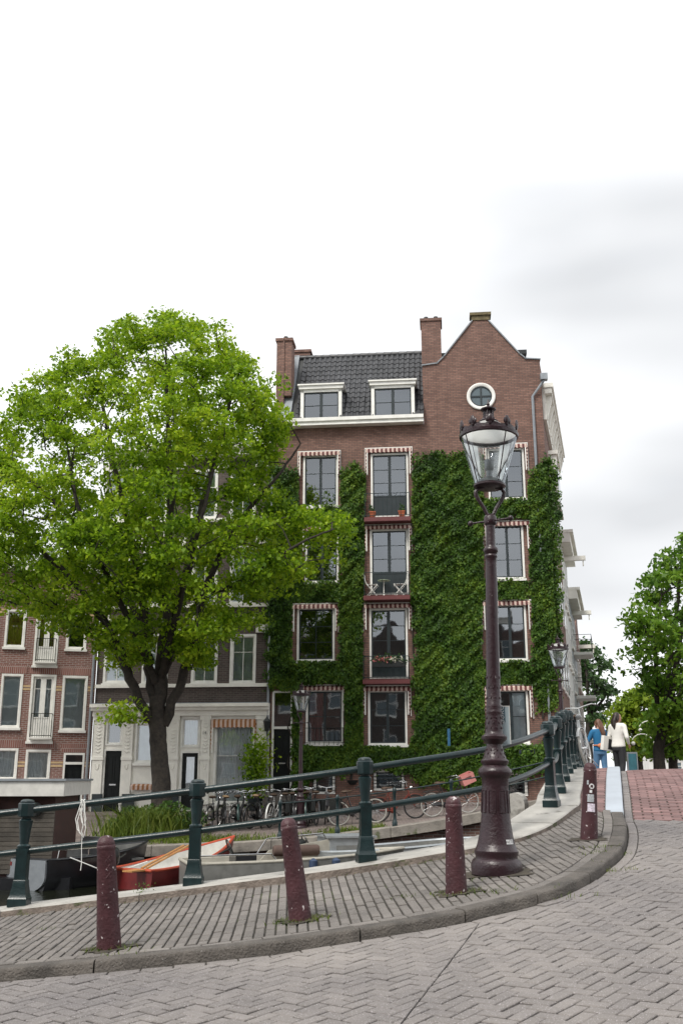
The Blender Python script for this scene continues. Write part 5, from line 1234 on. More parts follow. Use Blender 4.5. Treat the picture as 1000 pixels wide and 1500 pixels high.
# footpath in front of the houses, raised on a kerb
mb = MB(); vs2 = []; PF = [Vector((LH.o.x - 20, LH.o.y - 5.2)), LH.o.copy(), WH.o.copy(), MH.o.copy(), MH.o + MH.d * (U1 + .3)]
PF = resample(PF, .5); fo = offset(PF, 1.7)
rows_ = []
for p, q in zip(PF, fo):
    n_b = (p - q).normalized(); p2 = p + n_b * .3
    zq = zp(q.x, q.y) - .02; zp2 = zp(p.x, p.y) - .0; rows_.append([(q.x, q.y, zq - .14), (q.x, q.y, zq), (p2.x, p2.y, zp2)])
for i in range(len(rows_) - 1):
    for j in range(2): mb.face([rows_[i][j], rows_[i + 1][j], rows_[i + 1][j + 1], rows_[i][j + 1]])
MT['far_paving'] = brickmat('far_paving', (.17, .135, .12), (.22, .17, .155), (.11, .1, .09), bw=.21, bh=.105)
fp = mb.build('house_pavement', MT['street_brick']); tag(fp, 'raised footpath along the foot of the canal houses', 'pavement', kind='structure')

# ------------------------------------------------------------------ simple houses: street beyond the bridge, and the row behind the viewer that the windows mirror
def simple_house(name, label, loc, rz, w_, d_, h, floors, cols, wallm, trim='white_plaster', gable='flat', group=None, beam=False, balc=False, roofm='roof_tile', z0=-.6):
    rt = empty(name, loc, rz); tag(rt, label, 'house', group); hs = []
    fh = (h - .8) / floors; cw = w_ / cols
    for f in range(floors):
        for c in range(cols):
            r = (cw * (c + .5) - cw * .27, cw * (c + .5) + cw * .27, .7 + f * fh, .7 + f * fh + fh * .62); hs.append(r)
            a, b, c0, d1 = r; mb = MB(); t = .07
            for q in ((a, a + t, c0, d1), (b - t, b, c0, d1), (a + t, b - t, d1 - t, d1), (a + t, b - t, c0, c0 + t), (a + t, b - t, (c0 + d1) / 2 - .03, (c0 + d1) / 2 + .03)): mb.box(q[0], q[1], -.02, .1, q[2], q[3])
            W = mb.build('window', MT['white_paint'], rt); mb = MB(); mb.box(a + t, b - t, .05, .06, c0 + t, d1 - t); mb.build('pane', MT['dark_pane'], W)
            mb = MB(); mb.box(a - .08, b + .08, -.1, -.001, c0 - .12, c0 - .003); mb.build('sill', MT[trim], W)
            if balc and c == cols // 2 and f > 0: balcony(rt, a - .4, b + .4, c0 - .05, .95, depth=1.0, beam='white_paint', nb=8)
    mb = MB(); wall_mesh(mb, 0, w_, z0, h, hs, rev=.1); mb.face([(0, 0, z0), (0, 0, h), (0, d_, h), (0, d_, z0)]); mb.face([(w_, 0, z0), (w_, d_, z0), (w_, d_, h), (w_, 0, h)]); mb.face([(0, d_, z0), (0, d_, h), (w_, d_, h), (w_, d_, z0)])
    mb.build('wall', MT[wallm], rt)
    if gable == 'flat':
        mb = MB(); mb.box(-.05, w_ + .05, -.45, .2, h, h + .45); mb.box(-.08, w_ + .08, -.6, .2, h + .45, h + .6); mb.build('cornice', MT[trim], rt); mb = MB(); mb.box(0, w_, .2, d_, h, h + .15); mb.build('roof', MT[roofm], rt)
    else:
        mb = MB(); mb.prism([(0, h), (w_, h), (w_, h + .5), (w_ * .72, h + 1.2), (w_ * .62, h + 3), (w_ * .38, h + 3), (w_ * .28, h + 1.2), (0, h + .5)], 0, .35); mb.build('gable', MT[wallm], rt)
        mb = MB(); mb.face([(0, .35, h), (w_ / 2, .35, h + 2.6), (w_ / 2, d_, h + 2.6), (0, d_, h)]); mb.face([(w_, .35, h), (w_, d_, h), (w_ / 2, d_, h + 2.6), (w_ / 2, .35, h + 2.6)]); mb.build('roof', MT[roofm], rt)
    if beam: mb = MB(); mb.box(w_ * .5 - .1, w_ * .5 + .1, -1.05, .0, h - .3, h - .08); mb.box(w_ * .5 - .03, w_ * .5 + .03, -.95, -.89, h - .6, h - .3); mb.build('hoist_beam', MT['white_plaster'], rt)
    return rt
MT['grey_render'] = mat('grey_render', (.30, .33, .35), .7, var=.12, scale=1)
MT['pale_render'] = mat('pale_render', (.62, .62, .60), .7, var=.1, scale=1)
sA = Vector((.26, .966)).normalized(); rzS = math.atan2(sA.y, sA.x)
cor = MH.o + MH.d * U1; st = cor + sA * 9.75
for (w_, h, fl, cl, wm, kw, lab) in ((6.0, 11.9, 4, 3, 'pale_render', dict(beam=True), 'white rendered house with hoist beam next along the bridge street'), (7.5, 10.2, 4, 3, 'grey_render', dict(balc=True, beam=True), 'grey house with stacked balconies further along the bridge street'), (7, 9.2, 3, 3, 'brick_red', dict(gable='neck', beam=True), 'red brick gabled house at the far end of the bridge street')):
    simple_house('street_house', lab, (st.x, st.y, .6), rzS, w_ - .03, 8, h, fl, cl, wm, **kw); st = st + sA * w_
x = -26.0
for k, (w_, h, wm, gb, lab) in enumerate(((8, 13.5, 'brick_dark', 'neck', 'dark gabled'), (7, 14.5, 'brick_quay', 'flat', 'reddish cornice topped'), (8, 13, 'brick_dark', 'neck', 'low dark gabled'), (7.5, 15, 'brick_dark', 'flat', 'tall dark cornice topped'), (8, 13.5, 'brick_quay', 'neck', 'reddish gabled'), (8, 14, 'brick_dark', 'flat', 'dark cornice topped'), (8, 13.5, 'brick_quay', 'neck', 'end reddish gabled'))):
    simple_house('opposite_house', lab + ' brick house behind the viewpoint mirrored in the windows', (x + w_, -17, 0), math.pi, w_ - .03, 9, h, 4, 3, wm, gable=gb, group='row of houses behind the viewpoint'); x += w_
# ------------------------------------------------------------------ ivy on the corner house
MT['ivy'] = leafmat('ivy_leaf', (.012, .038, .005), (.050, .118, .008), (.160, .240, .016), trans=.25, nscale=1.0, rough=.6)
polys = [[(396, 688), (412, 684), (436, 690), (446, 705), (449, 742), (498, 742), (499, 772), (449, 770), (447, 853), (500, 853), (500, 884), (430, 884), (430, 968), (497, 968), (498, 1003), (440, 1003), (449, 1090), (505, 1090), (508, 1128), (470, 1131), (452, 1138), (447, 1168), (432, 1168), (429, 1100), (430, 1008), (393, 1010), (392, 760)],
         [(497, 690), (520, 684), (541, 694), (545, 712), (536, 722), (534, 768), (545, 775), (545, 868), (533, 880), (532, 1004), (540, 1015), (540, 1092), (600, 1093), (601, 1126), (548, 1126), (504, 1132), (500, 1005), (498, 885)],
         [(603, 684), (614, 668), (650, 666), (690, 668), (712, 672), (714, 732), (770, 732), (772, 762), (708, 764), (707, 850), (770, 850), (772, 880), (706, 880), (706, 968), (775, 968), (778, 1003), (709, 1003), (709, 1090), (775, 1091), (806, 1095), (806, 1132), (770, 1133), (735, 1130), (720, 1142), (690, 1152), (650, 1150), (604, 1140), (585, 1128), (600, 1095), (610, 1060), (606, 1000), (612, 960), (606, 900), (604, 880), (596, 868), (592, 830), (604, 815), (606, 760), (598, 745), (605, 715)],
         [(771, 698), (783, 690), (795, 676), (806, 670), (815, 676), (819, 760), (821, 900), (819, 1010), (812, 1035), (795, 1044), (786, 1040), (783, 1003), (778, 990), (779, 880), (777, 850), (774, 775), (772, 735)]]
exc = [(436, 659, 500, 742), (441, 768, 499, 853), (427, 882, 497, 970), (440, 1003, 507, 1092), (394, 1012, 429, 1160), (534, 655, 605, 762), (532, 766, 603, 878), (530, 882, 604, 1000), (530, 1004, 603, 1094), (706, 648, 774, 732), (706, 761, 776, 849), (704, 878, 779, 968), (707, 1002, 781, 1091)]
def val_noise(x, y, s_):
    r_ = np.random.default_rng(s_); out = np.zeros_like(x)
    for _ in range(9):
        k = r_.normal(size=2) * 2.6; out += np.sin(k[0] * x + k[1] * y + r_.uniform(0, 6.28))
    return out / 4.2
N = 330000
X = rng.uniform(385, 825, N); Yp = rng.uniform(660, 1172, N); keep = np.zeros(N, bool)
for pl in polys: keep |= in_poly(X + rng.normal(0, 3.2, N) + 3 * np.sin(Yp * .21 + X * .05), Yp + rng.normal(0, 4.0, N) + 4 * np.sin(X * .16), pl)
for (a, b, c, d) in exc: keep &= ~((X > a + 2) & (X < c - 2) & (Yp > b + 1) & (Yp < d - 1))
X, Yp = X[keep], Yp[keep]
nb = Vector((-MH.d.y, MH.d.x)); av = (X - 500) / (FPX * CP - (750 - Yp) * SP); bv = (FPX * SP + (750 - Yp) * CP) / (FPX * CP - (750 - Yp) * SP)
Yw = (MH.o.x * MH.d.y - MH.o.y * MH.d.x) / (av * MH.d.y - MH.d.x); uu = (av * Yw - MH.o.x) * MH.d.x + (Yw - MH.o.y) * MH.d.y; zz = EYE + bv * Yw - MH.oz
thick = .18 + .15 * val_noise(uu * .9, zz * .9, 3) + .10 * val_noise(uu * 2.6, zz * 2.6, 4)
yy = -(.03 + np.clip(thick, .05, .5) * rng.uniform(0, 1, len(uu)) ** .6)
over = uu > U1 + .02
yy = np.where(over, -yy * 1.2 - .1, yy)
keep2 = rng.uniform(0, 1, len(uu)) < .75
P = np.c_[uu, yy, zz][keep2]
ivy = empty('ivy', MH.root.location, MH.rz); tag(ivy, 'dense green ivy climbing the brick front between the awnings', 'ivy')
lo = leaf_cloud('foliage', P, .098, MT['ivy'], ivy, up=.25, spread=.45, droop=1.3, seed=11, bias=np.array([0, -1.0, .35])); lo['kind'] = 'stuff'
for x_, y0, y1 in ((425, 1165, 1010), (515, 1130, 760), (612, 1140, 700), (690, 1150, 690), (792, 1040, 700)):
    u_, z0 = MH.hit(x_, y0); _, z1 = MH.hit(x_, y1); mb = MB()
    mb.tube([(u_ + .12 * math.sin(k * 1.3 + x_), -.05, z0 - .3 + (z1 - z0) * k / 14) for k in range(15)], [.04 - .0022 * k for k in range(15)], 6); mb.build('stem', MT['bark'], ivy, smooth=True)

# ------------------------------------------------------------------ trees
def crown_points(poly, Yc, depth, n, r_, shell=.5):
    xs = [p[0] for p in poly]; ys = [p[1] for p in poly]; out = []
    P_ = np.array(poly, float); Q_ = np.roll(P_, -1, 0)
    def edge_d(x, y):
        d = Q_ - P_; t = np.clip(((x - P_[:, 0]) * d[:, 0] + (y - P_[:, 1]) * d[:, 1]) / (d ** 2).sum(1), 0, 1); return np.sqrt(((P_ + d * t[:, None] - (x, y)) ** 2).sum(1)).min()
    while len(out) < n:
        x = r_.uniform(min(xs), max(xs)); y = r_.uniform(min(ys), max(ys))
        if not in_poly(np.array([x]), np.array([y]), poly)[0]: continue
        e = edge_d(x, y); w_ = depth * math.sqrt(max(0, 1 - (1 - min(1, e / 170)) ** 2)) * .95 + .15
        s_ = r_.uniform(-1, 1)
        if r_.uniform() < shell: s_ = math.copysign(abs(s_) ** .35, s_)
        out.append(at(x, y, Yc + s_ * w_))
    return out
def leafy_tree(name, label, base, limbs, clumps, leafm, nleaf, csize, lsize, seed, group=None, bark='bark', twig=.03):
    r_ = np.random.default_rng(seed); root = empty(name, base); tag(root, label, 'tree', group); B = Vector(base)
    mb = MB(); nodes = []
    for pts_, rs in limbs:
        pts_ = [Vector(p) - B for p in pts_]; Q = catmull3(pts_, 6); rr = list(np.interp(np.linspace(0, 1, len(Q)), np.linspace(0, 1, len(rs)), rs))
        Q = [q + Vector(r_.normal(size=3)) * (min(.05, rr[i] * .25) if rs[0] < .4 else .012) if i else q for i, q in enumerate(Q)]
        mb.tube(Q, rr, 10 if rs[0] > .2 else 7); nodes += [(q, rr[i]) for i, q in enumerate(Q) if i > len(Q) * .3 or rs[0] < .25]
    mb.build('trunk', MT[bark], root, smooth=60)
    br = MB(); NP = np.array([tuple(q) for q, _ in nodes]); LP = []
    cl = [Vector(c) - B for c in clumps]; order = sorted(range(len(cl)), key=lambda i: min((np.linalg.norm(NP - np.array(tuple(cl[i])), axis=1))))
    for i in order:
        c = cl[i]; d = np.linalg.norm(NP - np.array(tuple(c)), axis=1) + np.maximum(0, NP[:, 2] - c.z + .3) * 1.2; j = int(np.argmin(d)); a = Vector(NP[j])
        mid = (a + c) / 2 + Vector(r_.normal(size=3)) * .12 * (c - a).length + Vector((0, 0, .08 * (c - a).length)); L_ = (c - a).length
        r0 = min(.05, twig * (.5 + .35 * L_)); br.tube([a, a * .6 + mid * .4 + Vector((0, 0, .02)), mid, mid * .4 + c * .6, c], [r0, r0 * .85, r0 * .7, r0 * .55, r0 * .35], 5, cap=False)
        NP = np.vstack([NP, [tuple(mid)], [tuple(c)]])
        k = int(nleaf * r_.uniform(.55, 1.35)); s_ = csize * r_.uniform(.7, 1.3)
        g = r_.normal(size=(k, 3)); g /= np.linalg.norm(g, axis=1)[:, None]; g *= (r_.uniform(0, 1, k) ** .45)[:, None]
        g = g * (s_, s_, s_ * .55); g[:, 2] += .12 * s_ - .35 * (g[:, 0] ** 2 + g[:, 1] ** 2) / s_
        LP.append(g + np.array(tuple(c)))
    bo = br.build('branches', MT[bark], root, smooth=True); bo['kind'] = 'stuff'
    lo = leaf_cloud('crown', np.vstack(LP), lsize, MT[leafm], root, up=.9, spread=.7, droop=.35, seed=seed); lo['kind'] = 'stuff'
    return root
def catmull3(P, k):
    out = []
    for i in range(len(P) - 1):
        p0 = P[max(i - 1, 0)]; p1 = P[i]; p2 = P[i + 1]; p3 = P[min(i + 2, len(P) - 1)]
        for j in range(k):
            t = j / k; out.append(0.5 * ((2 * p1) + (p2 - p0) * t + (2 * p0 - 5 * p1 + 4 * p2 - p3) * t * t + (3 * p1 - p0 - 3 * p2 + p3) * t ** 3))
    out.append(P[-1]); return out
MT['leaf_lime'] = leafmat('leaf_lime', (.050, .125, .007), (.240, .390, .013), (.50, .60, .035), trans=.52, nscale=.55)
TY = 31.0
def tp(l): return [at(x, y, TY + dy) for x, y, dy in l]
tb_ = at(238, 1196, TY); tb_.z = zp(tb_.x, TY) - .1
limbs = [([tb_] + tp([(237, 1165, 0), (234, 1110, 0), (231, 1060, 0), (230, 1020, 0)]), [.42, .30, .265, .26, .23]),
         (tp([(226, 1062, 0), (200, 1012, -.2), (176, 955, -.5), (145, 900, -.8), (105, 850, -1.2), (55, 800, -1.5), (10, 760, -1.8)]), [.2, .19, .17, .14, .11, .08, .04]),
         (tp([(229, 1040, 0), (216, 965, .2), (207, 880, .4), (190, 780, .5), (168, 680, .6), (150, 590, .4), (140, 530, .2)]), [.22, .19, .16, .13, .10, .07, .04]),
         (tp([(232, 1040, 0), (241, 940, 0), (246, 840, -.2), (250, 720, -.3), (246, 610, -.2), (243, 510, 0)]), [.27, .22, .18, .14, .09, .04]),
         (tp([(240, 1062, 0), (266, 995, -.1), (288, 920, -.3), (308, 845, -.5), (350, 765, -.9), (405, 700, -1.2), (440, 650, -1.2)]), [.2, .18, .16, .13, .1, .06, .03]),
         (tp([(236, 1020, .1), (256, 905, .6), (284, 790, .9), (312, 680, 1.0), (340, 580, .8), (355, 530, .6)]), [.2, .17, .14, .11, .07, .04]),
         (tp([(228, 1030, .1), (200, 900, 1.2), (125, 785, 2.0), (40, 700, 2.2), (-20, 660, 2.4)]), [.18, .15, .11, .08, .04]),
         (tp([(300, 870, -.4), (345, 855, -1.2), (400, 820, -1.8), (450, 790, -2.0), (490, 775, -2.0)]), [.1, .08, .06, .045, .025]),
         (tp([(228, 1000, -.1), (175, 880, -1.8), (120, 760, -2.6), (100, 660, -2.6)]), [.15, .11, .08, .04]),
         (tp([(236, 990, -.1), (270, 860, -2.0), (300, 740, -2.8), (320, 640, -2.5)]), [.14, .11, .07, .04]),
         (tp([(222, 1058, 0), (205, 1052, -.4), (185, 1047, -.7), (168, 1045, -.9)]), [.04, .03, .02, .012])]
cpoly = [(240, 452), (285, 468), (332, 492), (362, 518), (385, 556), (398, 578), (425, 604), (412, 640), (390, 690), (425, 742), (505, 768), (500, 792), (455, 800), (442, 845), (400, 862), (365, 900), (335, 955), (300, 985), (262, 965), (235, 930), (205, 990), (165, 985), (140, 935), (90, 925), (40, 895), (0, 890), (-70, 870), (-95, 760), (-60, 655), (-5, 612), (25, 585), (62, 552), (105, 522), (152, 494), (196, 470)]
cpoly = [(220 + (x - 220) * .95, 740 + (y - 740) * .96) if not (x > 430 and y > 700) else (x, y) for x, y in cpoly]; limbs = [limbs[0]] + [(p, [r * .8 for r in q]) for p, q in limbs[1:]]
rt_ = np.random.default_rng(21)
cl = crown_points(cpoly, TY, 4.3, 760, rt_, .55) + [at(172, 1046, 30.1), at(190, 1044, 30.3), at(181, 1050, 30.2)]
ed = [cpoly[i] for i in list(range(0, 16)) + list(range(23, len(cpoly)))]
cl += [at(p[0] + (p[0] - 220) * f + rt_.normal() * 12, p[1] + (p[1] - 740) * f * .9 + rt_.normal() * 10, TY + rt_.normal() * 1.2) for p in ed for f in (rt_.uniform(-.04, .045, 3) if p[0] < 380 and p[1] > 470 else rt_.uniform(-.06, .0, 2))]
gaps = [(310, 705, 22), (268, 905, 16), (355, 935, 26), (20, 845, 16), (120, 560, 12), (265, 830, 14), (330, 830, 16)]
def px_of(p): 
    d = p.y * CP + (p.z - EYE) * SP; return 500 + FPX * p.x / d, 750 - FPX * ((p.z - EYE) * CP - p.y * SP) / d
cl = [c for c in cl if not any((px_of(c)[0] - g[0]) ** 2 + (px_of(c)[1] - g[1]) ** 2 < g[2] ** 2 for g in gaps)]
leafy_tree('broadleaf_tree', 'big lime green broadleaf tree in the planted bed on the far quay', tb_, limbs, cl, 'leaf_lime', 165, .58, .122, 5)

# far trees beyond the bridge
MT['leaf_deep'] = leafmat('leaf_deep', (.04, .10, .012), (.12, .24, .022), (.25, .38, .035), trans=.48, nscale=.4)
MT['leaf_yellow'] = leafmat('leaf_yellow', (.10, .17, .014), (.22, .32, .025), (.40, .46, .04), trans=.48, nscale=.4)
MT['leaf_blue'] = leafmat('leaf_blue', (.025, .065, .025), (.06, .12, .04), (.11, .18, .06), trans=.3, nscale=.4)
def far_tree(label, poly, Yc, depth, n, leafm, nleaf, csize, lsize, base_px, seed):
    r_ = np.random.default_rng(seed); b = at(base_px[0], base_px[1], Yc); b.z = .2 if Yc > 45 else zp(b.x, b.y) - .1
    cx_ = sum(p[0] for p in poly) / len(poly); cy_ = sum(p[1] for p in poly) / len(poly); lo_ = max(p[1] for p in poly)
    mid = at(base_px[0], lo_ - 10, Yc); lim = [([b, at(base_px[0], (base_px[1] + lo_) / 2, Yc), mid, at((base_px[0] + cx_) / 2, (lo_ + cy_) / 2, Yc), at(cx_, cy_ - 20, Yc)], [.4, .3, .28, .2, .08])]
    for k in range(4): t = poly[(k * len(poly)) // 4]; lim.append(([mid, at((cx_ + t[0]) / 2, (cy_ + t[1]) / 2 + 10, Yc + r_.uniform(-2, 2)), at(t[0] * .8 + cx_ * .2, t[1] * .8 + cy_ * .2, Yc + r_.uniform(-1, 1))], [.15, .1, .04]))
    sc_ = Yc / 1458
    P_ = crown_points(poly, Yc, depth, n, r_, .6); return leafy_tree('street_tree', label, b, lim, P_, leafm, nleaf, csize, lsize, seed, 'trees beyond the bridge', twig=.05)
far_tree('large deep green tree filling the right of the street beyond the bridge', [(985, 800), (1010, 780), (1060, 780), (1110, 830), (1130, 950), (1110, 1070), (1040, 1100), (985, 1098), (955, 1060), (948, 1000), (925, 985), (916, 930), (920, 890), (940, 860), (960, 830)], 52, 4.2, 230, 'leaf_deep', 75, .9, .27, (965, 1128), 31)
far_tree('airy blue green tree past the end of the street houses', [(845, 940), (862, 945), (880, 955), (893, 985), (897, 1015), (890, 1050), (872, 1062), (856, 1066), (846, 1050)], 82, 2.8, 60, 'leaf_blue', 55, .85, .33, (862, 1128), 32)
far_tree('yellow green tree behind the two walking women', [(905, 1028), (925, 1012), (950, 1000), (975, 1010), (985, 1060), (970, 1105), (920, 1112), (895, 1100), (893, 1060)], 78, 3.5, 110, 'leaf_yellow', 70, .9, .33, (935, 1128), 33)
far_tree('dark low tree by the arched white lamps', [(940, 1040), (985, 1030), (1020, 1040), (1030, 1085), (1000, 1108), (965, 1106), (935, 1095)], 66, 3, 90, 'leaf_deep', 70, .85, .3, (985, 1128), 34)

# ------------------------------------------------------------------ planting bed and weeds
MT['shrub_leaf'] = leafmat('shrub_leaf', (.04, .09, .02), (.08, .16, .03), (.16, .22, .05))
MT['grass'] = leafmat('grass', (.05, .09, .012), (.12, .18, .02), (.25, .27, .06), trans=.3, nscale=3)
def blades(centers, hgt, wid, seed, lean=.35):
    r_ = np.random.default_rng(seed); C = np.asarray(centers, float); n = len(C); h = hgt * r_.uniform(.5, 1.3, n)[:, None]
    a = r_.uniform(0, 6.28, n); s_ = np.c_[np.cos(a), np.sin(a), np.zeros(n)] * wid / 2; ln = np.c_[r_.normal(0, lean, (n, 2)), np.ones(n)]
    m1 = C + ln * (.3, .3, .6) * h; tp_ = C + ln * h
    v = np.stack([C - s_, C + s_, m1 + s_ * .7, tp_, m1 - s_ * .7], 1).reshape(-1, 3); return v, np.arange(n * 5).reshape(n, 5)
bed = empty('planting_bed', (tb_.x, TY, zp(tb_.x, TY) - .12)); tag(bed, 'raised brick edged bed with long grass and shrubs round the tree', 'planting bed')
o0 = Vector(bed.location); mb = MB(); mb.box(-.6, 1.35, -.75, .9, -.1, .30); mb.build('brick_edging', MT['brick_quay'], bed)
gc = rng.normal(size=(3800, 3)) * (.55, .4, 0) + (-.3, -1.0, -.03); gc = gc[np.abs(gc[:, 0] + .2) < 1.7]
for k, (h_, n_) in enumerate(((.75, 1500), (.4, 2300))):
    v, q = blades(gc[k * 1500:k * 1500 + n_], h_, .022, 3 + k, .45); o = link(bpy.data.objects.new('long_grass', fast_mesh('long_grass', v, q, MT['grass'])), bed); o['kind'] = 'stuff'
for k, (dx, dy, r0, zh) in enumerate(((-.8, -.5, .45, .5), (0.35, -.6, .5, .62), (1.0, -.5, .42, .5), (-.2, -.3, .5, .55), (.75, -.9, .3, .25), (-1.1, -.9, .35, .3))):
    g = rng.normal(size=(420, 3)); g /= np.linalg.norm(g, axis=1)[:, None]; g *= (rng.uniform(0, 1, 420) ** .4)[:, None]; g = g * (r0, r0 * .8, r0 * .75) + (dx, dy, zh)
    o = leaf_cloud('shrub', g, .10, MT['shrub_leaf'] if k % 2 else MT['flower_leaf'], bed, seed=60 + k); o['kind'] = 'stuff'
# grass verge along the far quay
cc = np.array([(random.uniform(-6.8, 1.2), 27.0 + random.random() ** 1.2 * 2.4, 0) for _ in range(9000)]); cc[:, 2] = zpa(cc[:, 0], cc[:, 1]) - .082; cc = cc[val_noise(cc[:, 0] * .8, cc[:, 1], 8) + rng.normal(0, .35, len(cc)) > .05]
v, q = blades(cc, .16, .022, 9); o = link(bpy.data.objects.new('verge_grass', fast_mesh('verge_grass', v, q, MT['grass']))); tag(o, 'rough grass verge along the top of the far quay wall', 'grass', kind='stuff')
# weeds at bollard feet, along the coping and the kerb
W = []
for b, n, rad in ((BOLO[0], 160, .08), (BOLO[1], 340, .11), (BOLO[2], 220, .10)):
    for _ in range(n):
        a = random.uniform(0, 6.28); r0 = .085 + abs(random.gauss(0, rad * .55)); W.append((b.location.x + r0 * math.cos(a) * 1.3, b.location.y + r0 * math.sin(a) * .8 - .02, .05))
for px_, py_, n, rx in ((590, 1314, 40, .07), (725, 1306, 60, .09), (888, 1241, 90, .13), (872, 1250, 60, .1), (902, 1262, 70, .1), (250, 1312, 30, .1), (205, 1316, 60, .12), (190, 1318, 50, .1), (225, 1315, 60, .12), (260, 1308, 50, .1), (340, 1300, 40, .2), (460, 1285, 40, .2), (60, 1362, 16, .05), (180, 1398, 40, .1), (830, 1300, 30, .1), (700, 1290, 20, .1)):
    g_ = ground_hit(px_, py_, 0.0)
    for _ in range(n): W.append((g_.x + random.gauss(0, rx), g_.y + random.gauss(0, .05), .045))
Cpx = offset(NEAR_PATH, .30)
for p in Cpx:
    if -3.5 < p.x < 1.8 and p.y < 11:
        for _ in range(int(random.random() ** 3 * 9)): W.append((p.x + random.gauss(0, .04), p.y + random.gauss(0, .02), .03))
W = np.array(W); hh = W[:, 2].copy(); W[:, 2] = zpa(W[:, 0], W[:, 1]) - .01
dk = np.array([E_k.near(x, y)[2] for x, y in W[:, :2]]); W[:, 2] -= np.where(dk > -.02, .070, 0)
v, q = blades(W[rng.uniform(0, 1, len(W)) < .75], .034, .005, 12, .6); o = link(bpy.data.objects.new('weeds', fast_mesh('weeds', v, q, MT['grass']))); tag(o, 'small grass tufts and weeds in the paving joints', 'weeds', kind='stuff')
# a taller weed by the coping
g_ = ground_hit(205, 1318); W = np.array([[g_.x + random.gauss(0, .07), g_.y + .02 + random.gauss(0, .02), 0] for _ in range(26)]); W[:, 2] = zpa(W[:, 0], W[:, 1]) - .01
o = leaf_cloud('tall_weed', np.array([[x + random.gauss(0, .04), y, z + random.uniform(0, .16)] for x, y, z in W for _ in range(2)]), .024, MT['shrub_leaf'], seed=3); tag(o, 'leafy weed sprouting from the joint beside the coping', 'weed', kind='stuff')

# climbing shrub by the white house window
sp = WH.hit(384, 1130); L0 = loc_of(WH, WH.hit(385, 1130)[0] - .15, -.6, .0); L0.z = zp(L0.x, L0.y)
sh = empty('potted_shrub', L0); tag(sh, 'leafy green shrub growing up beside the white house window', 'shrub')
mb = MB(); mb.lathe([(.22, 0), (.3, .4), (.32, .42), (.28, .42)], 14); mb.build('pot', MT['dark_sash'], sh, smooth=30)
mb = MB(); mb.tube([(0, 0, .3), (.05, 0, 1.0), (0, 0, 1.9)], [.04, .03, .015], 6); mb.build('stem', MT['bark'], sh)
g = np.vstack([rng.normal(size=(380, 3)) * (.24, .22, .3) + c for c in ((0, 0, .8), (.08, 0, 1.3), (-.12, 0, 1.75), (.1, 0, 2.1))]); o = leaf_cloud('foliage', g, .12, MT['leaf_lime'], sh, seed=71); o['kind'] = 'stuff'
# ------------------------------------------------------------------ boats
def water_hit(px, py):
    a, b = ray(px, py); Y = (WATER - EYE) / b; return Vector((a * Y, Y, WATER))
def boat(name, label, stern, bow, beam, H, hullm, innerm, railm, round_stern=False, bluff=2.2, rail_r=.035, floor=.18, bowlift=.3):
    d = (Vector((bow[0], bow[1])) - Vector((stern[0], stern[1]))); L_ = d.length; root = empty(name, (stern[0], stern[1], WATER), math.atan2(d.y, d.x)); tag(root, label, 'boat')
    ns_, nc = 16, 9
    def hb(t): return beam / 2 * (.86 + .14 * min(1, t / .3)) * max(.02, 1 - max(0, (t - .35) / .65) ** bluff)
    def top(t): return H * (1 + bowlift * t * t)
    def sec(t, inset, zb):
        out = []
        for j in range(2 * nc + 1):
            a = math.pi * j / (2 * nc); yy = math.copysign(abs(math.cos(a)) ** .62, math.cos(a)) * max(.01, hb(t) - inset); zz = top(t) - (top(t) - zb) * abs(math.sin(a)) ** .8
            out.append((t * L_ * (1 + .04 * (zz / H) * t), yy, zz))
        return out
    def skin(mb, inset, zb, flip, t0=0.0, t1=1.0):
        n0 = len(mb.v); k = 2 * nc + 1
        for i in range(ns_ + 1): mb.v += sec(t0 + (t1 - t0) * i / ns_, inset, zb)
        for i in range(ns_):
            for j in range(k - 1):
                q = (n0 + i * k + j, n0 + (i + 1) * k + j, n0 + (i + 1) * k + j + 1, n0 + i * k + j + 1); mb.f.append(q if not flip else q[::-1]); mb.m.append(mb.mat)
        mb.f.append(tuple(n0 + j for j in range(k))); mb.m.append(mb.mat)
    mb = MB(); skin(mb, 0, -.25, False); mb.build('hull', MT[hullm], root, smooth=50)
    mb = MB(); skin(mb, .06, floor, True, .015, .97); mb.build('inner_hull', MT[innerm], root, smooth=50)
    mb = MB(); pts_ = [(t * L_ * (1 + .04 * (top(t) / H) * t), hb(t) - .02, top(t) + .005) for t in np.linspace(0, 1, 22)]; pts2 = [(x, -y, z) for x, y, z in reversed(pts_)]
    mb.tube(pts_ + pts2, rail_r, 8, closed=True); mb.build('gunwale', MT[railm], root, smooth=True)
    return root, L_, hb, top
def bench(root, x, w_, y, z, m_): mb = MB(); mb.box(x, x + w_, -y, y, z - .04, z); mb.build('thwart', MT[m_], root)
def outboard(root, y=0.0, x=-.05, z=.5):
    mb = MB(); mb.lathe([(.10, 0), (.14, .05), (.15, .2), (.12, .34), (.04, .38)], 12, c=(x - .14, y, z)); mb.box(x - .2, x - .1, y - .05, y + .05, z - .9, z); mb.tube([(x, y, z + .12), (x + .35, y + .1, z + .2)], .02, 6); mb.build('outboard_motor', MT['black_iron'], root, smooth=35)
